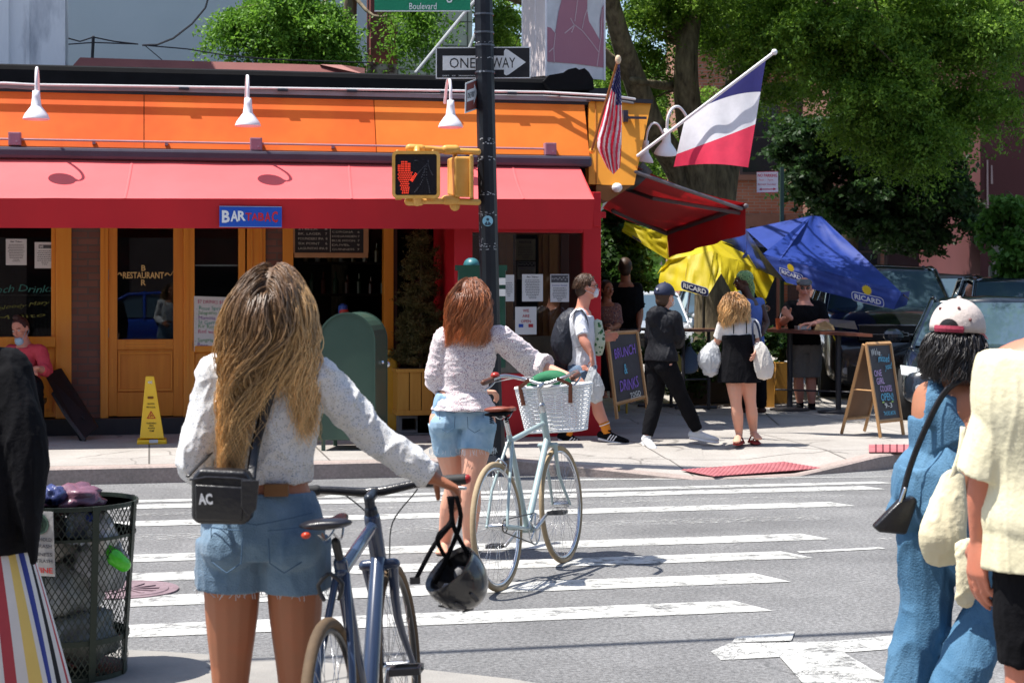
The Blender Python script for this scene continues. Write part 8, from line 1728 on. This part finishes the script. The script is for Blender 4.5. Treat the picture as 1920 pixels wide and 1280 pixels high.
m = MB(ybg); m.tube([D(1812, 1020, 5.6), D(1818, 1070, 5.58), D(1812, 1110, 5.58), D(1808, 1132, 5.58)], [(.04, .02), (.045, .022), (.038, .018), (.03, .012)], 14, side=RGT, sub=3); soft(m, 'hanging_end', t, .007, 2, .006, 20)
strap([D(1780, 905, 5.72), D(1800, 850, 5.74), D(1806, 800, 5.78)], .02, ybg, 'handle', t, nrm=RGT)

# ---------- man in pale yellow tee, right edge ----------
k = 1.10; Jm = mkJ(dict(pel=(1985, 965), chs=(1975, 752), nk=(1985, 622), hd=(2020, 530), shl=(1898, 745), shr=(2090, 722), ell=(1848, 888, 4.62), wrl=(1836, 1008, 4.66), elr=(2110, 880), wrr=(2110, 1000), hpl=(1935, 985), hpr=(2035, 985), knl=(1925, 1260), knr=(2040, 1260), anl=(1930, 1560), anr=(2040, 1560)), 4.6)
Mm, fm2 = person('man in a pale yellow tee and black shorts cut off by the right edge', Jm, k, FWD + RGT * .3, skinM('ruddy_skin', (.50, .19, .12)), male=True, vox=.006, hands={'l': (V((0, 0, -1)) - RGT * .05, FWD * .3 + RGT * .9, FWD, .55)}, armr=.9)
scalp(Mm, Jm, k, fm2, hb3, g=1.03)
shirt(Mm, Jm, k, M('pale_yellow_tee', (.70, .64, .42), .85, rgb2=(.74, .69, .50), scale=3, bump=.25), hemt=-.0, gx=.026, sleeve=.42, male=True, wr=.006, name='tee_shirt', vox=.0065, wst=(1, 1, .12), wf=7, srad=[.066, .066, .060, .05, .04, .03], hem_flare=.0, extra=lambda m: m.tube([Jm['pel'] + UP * .05, Jm['pel'] - UP * .05, Jm['pel'] - UP * .145], [(.195, .145), (.200, .152), (.204, .156)], 28, side=RGT, sub=3, round_=False, fold=(8, .03, 1)))
trousers(Mm, Jm, k, blackc, top=.14, legf=.38, gx=.0, male=True, wr=.006, name='shorts', vox=.0075)
finish_soft()
# ================= bicycles =================
def bike(label, P0, P1, lean, wb, r, cols, style):
    h = (P1 - P0); h.z = 0; h.normalize(); L = UP.cross(h); u2 = UP * math.cos(lean) + L * math.sin(lean); l2 = L * math.cos(lean) - UP * math.sin(lean)
    t = thing('bicycle', label, 'bicycle', P0); Mx = Matrix((tuple(h), tuple(l2), tuple(u2))).transposed(); t.rotation_euler = Mx.to_euler()
    fr, tyr, rimc, sad, grip = cols; sv_ = M('bike_silver', (.50, .50, .51), .25, metal=.9, bump=0); ch = M('chain_steel', (.10, .09, .08), .45, metal=.8, bump=0)
    B_ = lambda nm, fn, mat, p=t, sm=True: (lambda m: (setattr(m, 'smooth', sm), fn(m), m.build(nm, p, world=False))[2])(MB(mat))
    def circ(c, rad, n=56): return [V((c[0] + rad * math.cos(a), c[1], c[2] + rad * math.sin(a))) for a in np.linspace(0, 2 * math.pi, n + 1)[:-1]]
    HA = V((wb - .06 - .10, 0, .72)); HT = V((wb - .205, 0, .90 if style == 'city' else .86)); steer = 0
    for c in ((0, 0, r), (wb, 0, r)):
        w_ = B_('wheel', lambda m: [m.tube([(c[0], -.035, c[2]), (c[0], .035, c[2])], .018, 10)] + [m.tube([V(c) + V((.017 * math.cos(a + .5 * (i % 2)), .026 * (1 if i % 4 < 2 else -1), .017 * math.sin(a))), V(c) + V(((r - .03) * math.cos(a + (.35 if i % 2 else -.35) * 0 + 0), 0, (r - .03) * math.sin(a)))], .0011, 3, round_=False) for i, a in enumerate(np.linspace(0, 2 * math.pi, 33)[:-1])], sv_)
        B_('tyre', lambda m: m.tube(circ(c, r - .014), .0155 if style == 'city' else .017, 10, side=V((0, 1, 0)), closed=True), tyr, w_)
        B_('rim', lambda m: m.tube(circ(c, r - .034), [(.010, .010)] * 56, 8, side=V((0, 1, 0)), closed=True), rimc, w_)
    bb_z = .27; BBp = V((.43, 0, bb_z)); seat = V((.43 - .16, 0, .80 if style == 'city' else .74)); St = BBp.lerp(V((.43 - .20, 0, .90)), .84)
    q = 1.0 if style == 'city' else 1.35
    def frame(m):
        m.tube([BBp, St], .0155 * q, 10); m.tube([HA.lerp(HT, .1), BBp], [.018 * q, .020 * q], 10); m.tube([HA.lerp(HT, .85 if style != 'city' else .6), St - UP * .03], .0145 * q, 10); m.tube([HA - (HT - HA) * .05, HT + (HT - HA) * .02], .020 * q, 12)
        for s_ in (-1, 1): m.tube([V((0, s_ * .058, r)), V((.08, s_ * .05, r + .18)), St - UP * .04 + V((0, s_ * .015, 0))], .0085 * q, 8); m.tube([V((0, s_ * .058, r)), V((.36, s_ * .04, bb_z + .01)), BBp], .010 * q, 8)
        m.tube([V((BBp.x, -.035, bb_z)), V((BBp.x, .035, bb_z))], .022, 12)
    B_('frame', frame, fr)
    def fork(m):
        cr = HA - (HT - HA) * .12; m.tube([HA, cr], .019 * q, 10); m.tube([cr + V((0, -.05, 0)), cr + V((0, .05, 0))], .014 * q, 8)
        for s_ in (-1, 1): m.tube([cr + V((0, s_ * .045, 0)), cr.lerp(V((wb, s_ * .05, r)), .5) + V((-.015, s_ * .008, 0)), V((wb, s_ * .055, r))], [.013 * q, .011 * q, .007 * q], 8, sub=3)
    B_('fork', fork, fr)
    ax_ = (HT - HA).normalized(); top = HT + ax_ * (.14 if style == 'city' else .07)
    B_('stem', lambda m: (m.tube([HT, top], .0125 if style == 'city' else .017, 10), m.tube([top, top + V((.075, 0, .015 if style == 'city' else .01))], .014 if style == 'city' else .018, 10), m.tube([HT, HT + ax_ * .03], .022, 12)), sv_ if style == 'city' else M('black_alloy', (.03, .035, .045), .3, metal=.5))
    bc = top + V((.078, 0, .015))
    if style == 'city':
        hp_ = [bc + V((-.235, .27, .035)), bc + V((-.14, .265, .045)), bc + V((-.04, .22, .06)), bc + V((.03, .12, .03)), bc, bc + V((.03, -.12, .03)), bc + V((-.04, -.22, .06)), bc + V((-.14, -.265, .045)), bc + V((-.235, -.27, .035))]
        B_('handlebar', lambda m: m.tube(hp_, .0112, 10, sub=5), sv_)
        for s_, i0 in ((1, 0), (-1, 8)):
            e = hp_[i0]; d = (hp_[1 if i0 == 0 else 7] - e).normalized(); B_('grip', lambda m: m.tube([e - d * .01, e + d * .10], .0165, 10), grip); B_('brake_lever', lambda m: m.tube([e + d * .14 - UP * .02, e + d * .08 - UP * .035, e - d * .0 - UP * .045], .006, 6, sub=3), sv_)
            B_('brake_cable', lambda m: m.tube([e + d * .14 - UP * .02, bc + V((.12, s_ * .13, .04)), bc + V((.10, s_ * .05, -.04)), HA + V((.03, 0, .05))], .0028, 5, sub=5), M('cable_white', (.6, .6, .6), .5))
        B_('bell', lambda m: m.lathe([(.028, 0), (.028, .01), (.018, .024), (0, .028)], bc + V((-.10, .255, .06)), 14), M('bell_red', (.35, .03, .02), .3))
    else:
        hp_ = [bc + V((-.045, .31, .022)), bc + V((-.02, .18, .02)), bc + V((0, .04, 0)), bc, bc + V((0, -.04, 0)), bc + V((-.02, -.18, .02)), bc + V((-.045, -.31, .022))]
        B_('handlebar', lambda m: m.tube(hp_, [.0125, .013, .0158, .0158, .0158, .013, .0125], 12, sub=4), M('bar_black', (.015, .015, .018), .25))
        for s_, e, nx in ((1, hp_[0], hp_[1]), (-1, hp_[-1], hp_[-2])):
            d = (nx - e).normalized(); B_('grip', lambda m: m.tube([e, e + d * .13], .0175, 12), grip); B_('bar_end', lambda m: m.ell(e - d * .006, .016, n=10), M('end_red', (.35, .02, .02), .4))
            B_('brake_lever', lambda m: m.tube([e + d * .17 + V((.02, 0, -.01)), e + d * .12 + V((.05, 0, -.02)), e + d * .01 + V((.055, 0, -.035))], [.011, .008, .006], 8, sub=3), sv_)
            B_('brake_cable', lambda m: m.tube([e + d * .17 + V((.02, 0, -.01)), e.lerp(bc, .62) + V((.14, 0, -.03)), bc + V((.12, s_ * .03, -.12)), HA + V((.07, s_ * .02, -.02)), HA + V((.06, 0, -.10))], .0026, 5, sub=6), M('cable_black', (.02, .02, .02), .5))
    # seatpost + saddle
    sp_top = V((.43 - .2 * 1.02, 0, .885 if style == 'city' else .865)); B_('seatpost', lambda m: m.tube([St, sp_top], .0132, 10), sv_ if style == 'city' else M('post_black', (.015, .015, .017), .35))
    c = sp_top + V((-.02, 0, .055))
    def saddle(m):
        m.tube([c + V((-.12, 0, .012)), c + V((-.09, 0, .012)), c + V((-.03, 0, .004)), c + V((.05, 0, .0)), c + V((.13, 0, .002)), c + V((.155, 0, -.004))], [(.06, .012), (.078, .017), (.064, .017), (.032, .015), (.020, .013), (.012, .009)], 16, side=V((0, 1, 0)), sub=4)
    so_ = B_('saddle', saddle, sad)
    if style == 'city':
        B_('saddle_underside', lambda m: (m.tube([c + V((-.115, 0, -.012)), c + V((-.03, 0, -.014)), c + V((.10, 0, -.012))], [(.07, .012), (.058, .012), (.018, .01)], 14, side=V((0, 1, 0)), sub=3), [m.tube([c + V((-.07 + .011 * math.cos(a), s_ * .045 + .011 * math.sin(a), -.025 - a * .0016)) for a in np.linspace(0, 25, 50)], .0025, 4) for s_ in (-1, 1)]), blackc, so_)
    B_('saddle_rail', lambda m: [m.tube([c + V((-.09, s_ * .022, -.018)), c + V((0, s_ * .022, -.045)), c + V((.11, s_ * .008, -.012))], .0035, 6, sub=3) for s_ in (-1, 1)], sv_, so_)
    if style != 'city': B_('tail_light', lambda m: m.ell(c + V((-.125, .05, -.012)), .014, .014, .010, 10), M('tail_red', (.5, .05, .02), .3), so_)
    # drivetrain (right side = -Y)
    B_('chainring', lambda m: (m.tube(circ((BBp.x, -.045, bb_z), .085, 36), [(.004, .006)] * 36, 6, side=V((0, 1, 0)), closed=True), [m.tube([V((BBp.x, -.045, bb_z)), V((BBp.x + .083 * math.cos(a), -.045, bb_z + .083 * math.sin(a)))], .006, 6) for a in np.linspace(0, 6.28, 6)[:-1]]), sv_)
    for s_, a in ((-1, R(25) if style == 'city' else R(80)), (1, R(205) if style == 'city' else R(260))):
        e = BBp + V((.165 * math.cos(a), s_ * .075, .165 * math.sin(a))); B_('crank', lambda m: m.tube([BBp + V((0, s_ * .05, 0)), e], [.014, .010], 8), sv_)
        B_('pedal', lambda m: (m.box(e + V((.035, s_ * .055, 0)), (.012, .085, .02)), m.box(e + V((-.035, s_ * .055, 0)), (.012, .085, .02)), m.box(e + V((0, s_ * .097, 0)), (.08, .01, .02)), m.box(e + V((0, s_ * .013, 0)), (.08, .01, .02)), m.tube([e, e + V((0, s_ * .1, 0))], .007, 8)), M('pedal_black', (.04, .04, .042), .4), sm=False)
    B_('chain', lambda m: (m.tube([V((.0, -.045, r + .034)), V((BBp.x, -.045, bb_z + .086))], .004, 5), m.tube([V((.0, -.045, r - .034)), V((BBp.x, -.045, bb_z - .086))], .004, 5), m.tube(circ((0, -.045, r), .034, 20), .004, 5, closed=True)), ch)
    for hx, at_ in ((wb - .01, HA + V((.045, 0, -.055))), (0, St + V((-.16, 0, -.03)) if style != 'city' else V((.085, 0, .665)))):
        B_('brake', lambda m: [m.tube([at_ + V((.01, s_ * .005, .02)), at_ + V((.012, s_ * .036, -.01)), at_ + V((.01, s_ * .022, -.05))], .0065, 6, sub=2) for s_ in (-1, 1)], sv_ if style == 'city' else M('brake_black', (.02, .02, .022), .4))
    return t, Mx, dict(bc=bc, top=top, HA=HA, HT=HT, hp=hp_)
tan_ty = M('tan_tyre', (.30, .22, .13), .85, rgb2=(.38, .29, .18), scale=8); bl_ty = M('black_tyre', (.02, .02, .021), .85); gum = M('gumwall', (.05, .035, .022), .8, rgb2=(.16, .10, .05), scale=4)
rim_s = M('polished_rim', (.55, .56, .60), .22, metal=.85, bump=0)
pale_f = M('pale_blue_frame', (.33, .42, .42), .3, coat=.5, var=.05, bump=0)
q0, q1 = G(940, 1107), G(1060, 1054)
b2, Mb2, pts2 = bike('pale grey blue city bicycle with a white wicker basket and tan tyres', q0, q1, R(4.2), (q1 - q0).length, .34, (pale_f, tan_ty, rim_s, M('saddle_brown', (.20, .045, .022), .45), M('grip_brown', (.10, .035, .018), .5)), 'city')
# wicker basket in front of the bars, with green cloth
bk = thing('wicker_basket', 'white wicker basket strapped to the pale bicycle bars', 'basket', b2.location); bk.rotation_euler = b2.rotation_euler
wk_ = M('white_wicker', (.82, .82, .82), .6, bump=.2); c = pts2['bc'] + V((.165, 0, -.155)); m = MB(wk_); m.smooth = True
def bkp_(a, z):   # rounded rectangle, tapering down
    sx, sy = .112 + .025 * z, .168 + .042 * z; ca, sa = math.cos(a), math.sin(a); e = .45
    return c + V((sx * abs(ca) ** e * (1 if ca > 0 else -1), sy * abs(sa) ** e * (1 if sa > 0 else -1), -.125 + .26 * z))
NA = 84
for i in range(22):
    z = (i + .5) / 22; m.tube([bkp_(2 * math.pi * j / NA, z) * 1 + (bkp_(2 * math.pi * j / NA, z) - c - V((0, 0, -.125 + .26 * z))) * (.02 * (1 if (j + i * 2) % 4 < 2 else -1)) for j in range(NA)], .0052, 5, closed=True)
m.build('weave', bk, world=False); m = MB(wk_); m.smooth = True
for j in range(0, NA, 4): m.tube([bkp_(2 * math.pi * (j + .5) / NA, z) for z in (0, .5, 1)], .004, 5)
m.build('stake', bk, world=False); m = MB(wk_); m.smooth = True
for zz, r_ in ((1.0, .011), (.0, .008)): m.tube([bkp_(2 * math.pi * j / NA, zz) for j in range(NA)], r_, 6, closed=True)
m.prism([bkp_(2 * math.pi * j / 24, 0) for j in range(24)], (0, 0, .006)); m.build('rim', bk, world=False)
ls = M('strap_leather', (.16, .045, .02), .5)
for s_ in (-1, 1): m = MB(ls); m.tube([pts2['bc'] + V((.0, s_ * .085, .028)), bkp_(math.pi - s_ * 0 + s_ * -.55, .95) + V((-.014, 0, .02)), bkp_(math.pi - s_ * .55, .62) + V((-.012, 0, 0))], [(.013, .003)] * 3, 6, side=V((0, 1, 0)), round_=False); m.build('leather_strap', bk, world=False)
gc = thing('green_cloth', 'folded green cloth poking out of the white wicker basket', 'cloth', b2.location); gc.rotation_euler = b2.rotation_euler; m = MB(M('green_cloth_m', (.015, .14, .06), .8, bump=.3)); m.smooth = True
m.tube([c + V((.0, -.09, .11)), c + V((.0, -.05, .17)), c + V((.01, .04, .185)), c + V((.0, .12, .15)), c + V((0, .15, .10))], [(.03, .03), (.05, .045), (.055, .04), (.045, .04), (.03, .02)], 12, side=V((1, 0, 0)), sub=4); m.build('cloth', gc, world=False)
# dark bicycle in the foreground
q0 = G(608, 1000, 0); q0 = RGT * ((646 - CX) / F * 4.74) + FWD * 4.74; q1 = RGT * ((758 - CX) / F * 5.66) + FWD * 5.66
navf = M('navy_frame', (.022, .035, .075), .25, coat=.6, rgb2=(.03, .05, .10), scale=3, bump=0)
b1, Mb1, pts1 = bike('dark navy flat bar bicycle wheeled by the long haired woman', q0, q1, R(5.0), (q1 - q0).length + .04, .34, (navf, gum, M('black_rim', (.02, .02, .022), .3), M('saddle_black', (.012, .012, .018), .35, coat=.2), M('grip_black', (.02, .02, .02), .7)), 'flat')
# helmet hanging from the hand
hl_ = thing('bicycle_helmet', 'black bicycle helmet dangling by its straps from the dark bicycle grip', 'helmet', D(848, 1085, 5.15)); hm = M('helmet_black', (.014, .014, .016), .3, coat=.5); hin = M('helmet_foam', (.05, .05, .055), .8)
hc = D(852, 1078, 5.12); axz = (RGT * .62 + FWD * .25 - UP * .74).normalized(); axx = axz.cross(FWD).normalized(); axy = axz.cross(axx); Hm = Matrix((tuple(axx), tuple(axy), tuple(axz))).transposed()
def dome(mb, sc_, zs, flip=False):
    rings = [[hc + Hm @ V((.092 * sc_ * r_ * math.cos(b_) , .108 * sc_ * r_ * math.sin(b_), .115 * sc_ * z)) for b_ in np.linspace(0, 2 * math.pi, 37)[:-1]] for r_, z in zs]; mb.ring_loft(rings, cap=False); return rings
zs = [(math.cos(a), math.sin(a)) for a in np.linspace(-.25, 1.54, 16)]
m = MB(hm); m.smooth = True; dome(m, 1.0, zs); rI = dome(m, .84, zs); 
A_0 = [hc + Hm @ V((.092 * r_ * math.cos(b_), .108 * r_ * math.sin(b_), .115 * zs[0][1])) for r_ in (zs[0][0],) for b_ in np.linspace(0, 2 * math.pi, 37)[:-1]]; B_0 = rI[0]; m.add(A_0 + B_0, [(i, (i + 1) % 36, (i + 1) % 36 + 36, i + 36) for i in range(36)]); m.build('shell', hl_)
m = MB(M('vent_grey', (.30, .31, .33), .35)); 
for a, z in ((2.0, .45), (2.5, .5), (3.0, .48), (3.5, .5), (4.0, .45), (1.4, .5), (2.2, .8), (3.2, .82), (4.6, .5), (5.2, .5)):
    th = math.sqrt(1 - z * z); p = hc + Hm @ V((.093 * th * math.cos(a), .109 * th * math.sin(a), .116 * z)); nn = (p - hc).normalized(); tt_ = (axz - nn * axz.dot(nn)).normalized(); m.use(hin if a != 2.5 else M('vent_grey', (.3, .3, .33))); m.tube([p - tt_ * .022, p + tt_ * .022], [(.005, .003), (.007, .003)], 8, side=nn.cross(tt_))
m.build('vent', hl_)
m = MB(M('helmet_pad', (.22, .22, .23), .9)); m.smooth = True
for a in (0, 1.2, 2.4, 3.6, 4.8): m.ell(hc + Hm @ V((.06 * math.cos(a), .075 * math.sin(a), .04)), .022, .016, .03, 10)
m.build('pad', hl_); hg = D(848, 930, 5.05)
for a, pts in enumerate(([hg, D(850, 985, 5.08), hc - axz * .01 + axx * .07], [hg + RGT * .012, D(862, 985, 5.10), hc - axz * .02 - axx * .06], [D(846, 982, 5.07), D(815, 1020, 5.05), D(792, 1062, 5.05), D(780, 1085, 5.05)], [hg - RGT * .01, D(846, 975, 5.06), D(820, 1010, 5.04), hc - axz * .0 - axy * .08])):
    strap(pts, .014, blackc, 'strap', hl_, nrm=RGT)
m = MB(M('buckle', (.03, .03, .032), .4)); m.box(D(778, 1088, 5.05), (.03, .012, .02)); m.build('buckle', hl_)
tag(car('bright blue parked car across the road, mirrored in the restaurant glass', (.4, -3.4, 0), R(90), paintM('bright_blue_paint', (.01, .06, .45)), 4.6, 1.85, 1.5, .98, 'sedan', grp=None))
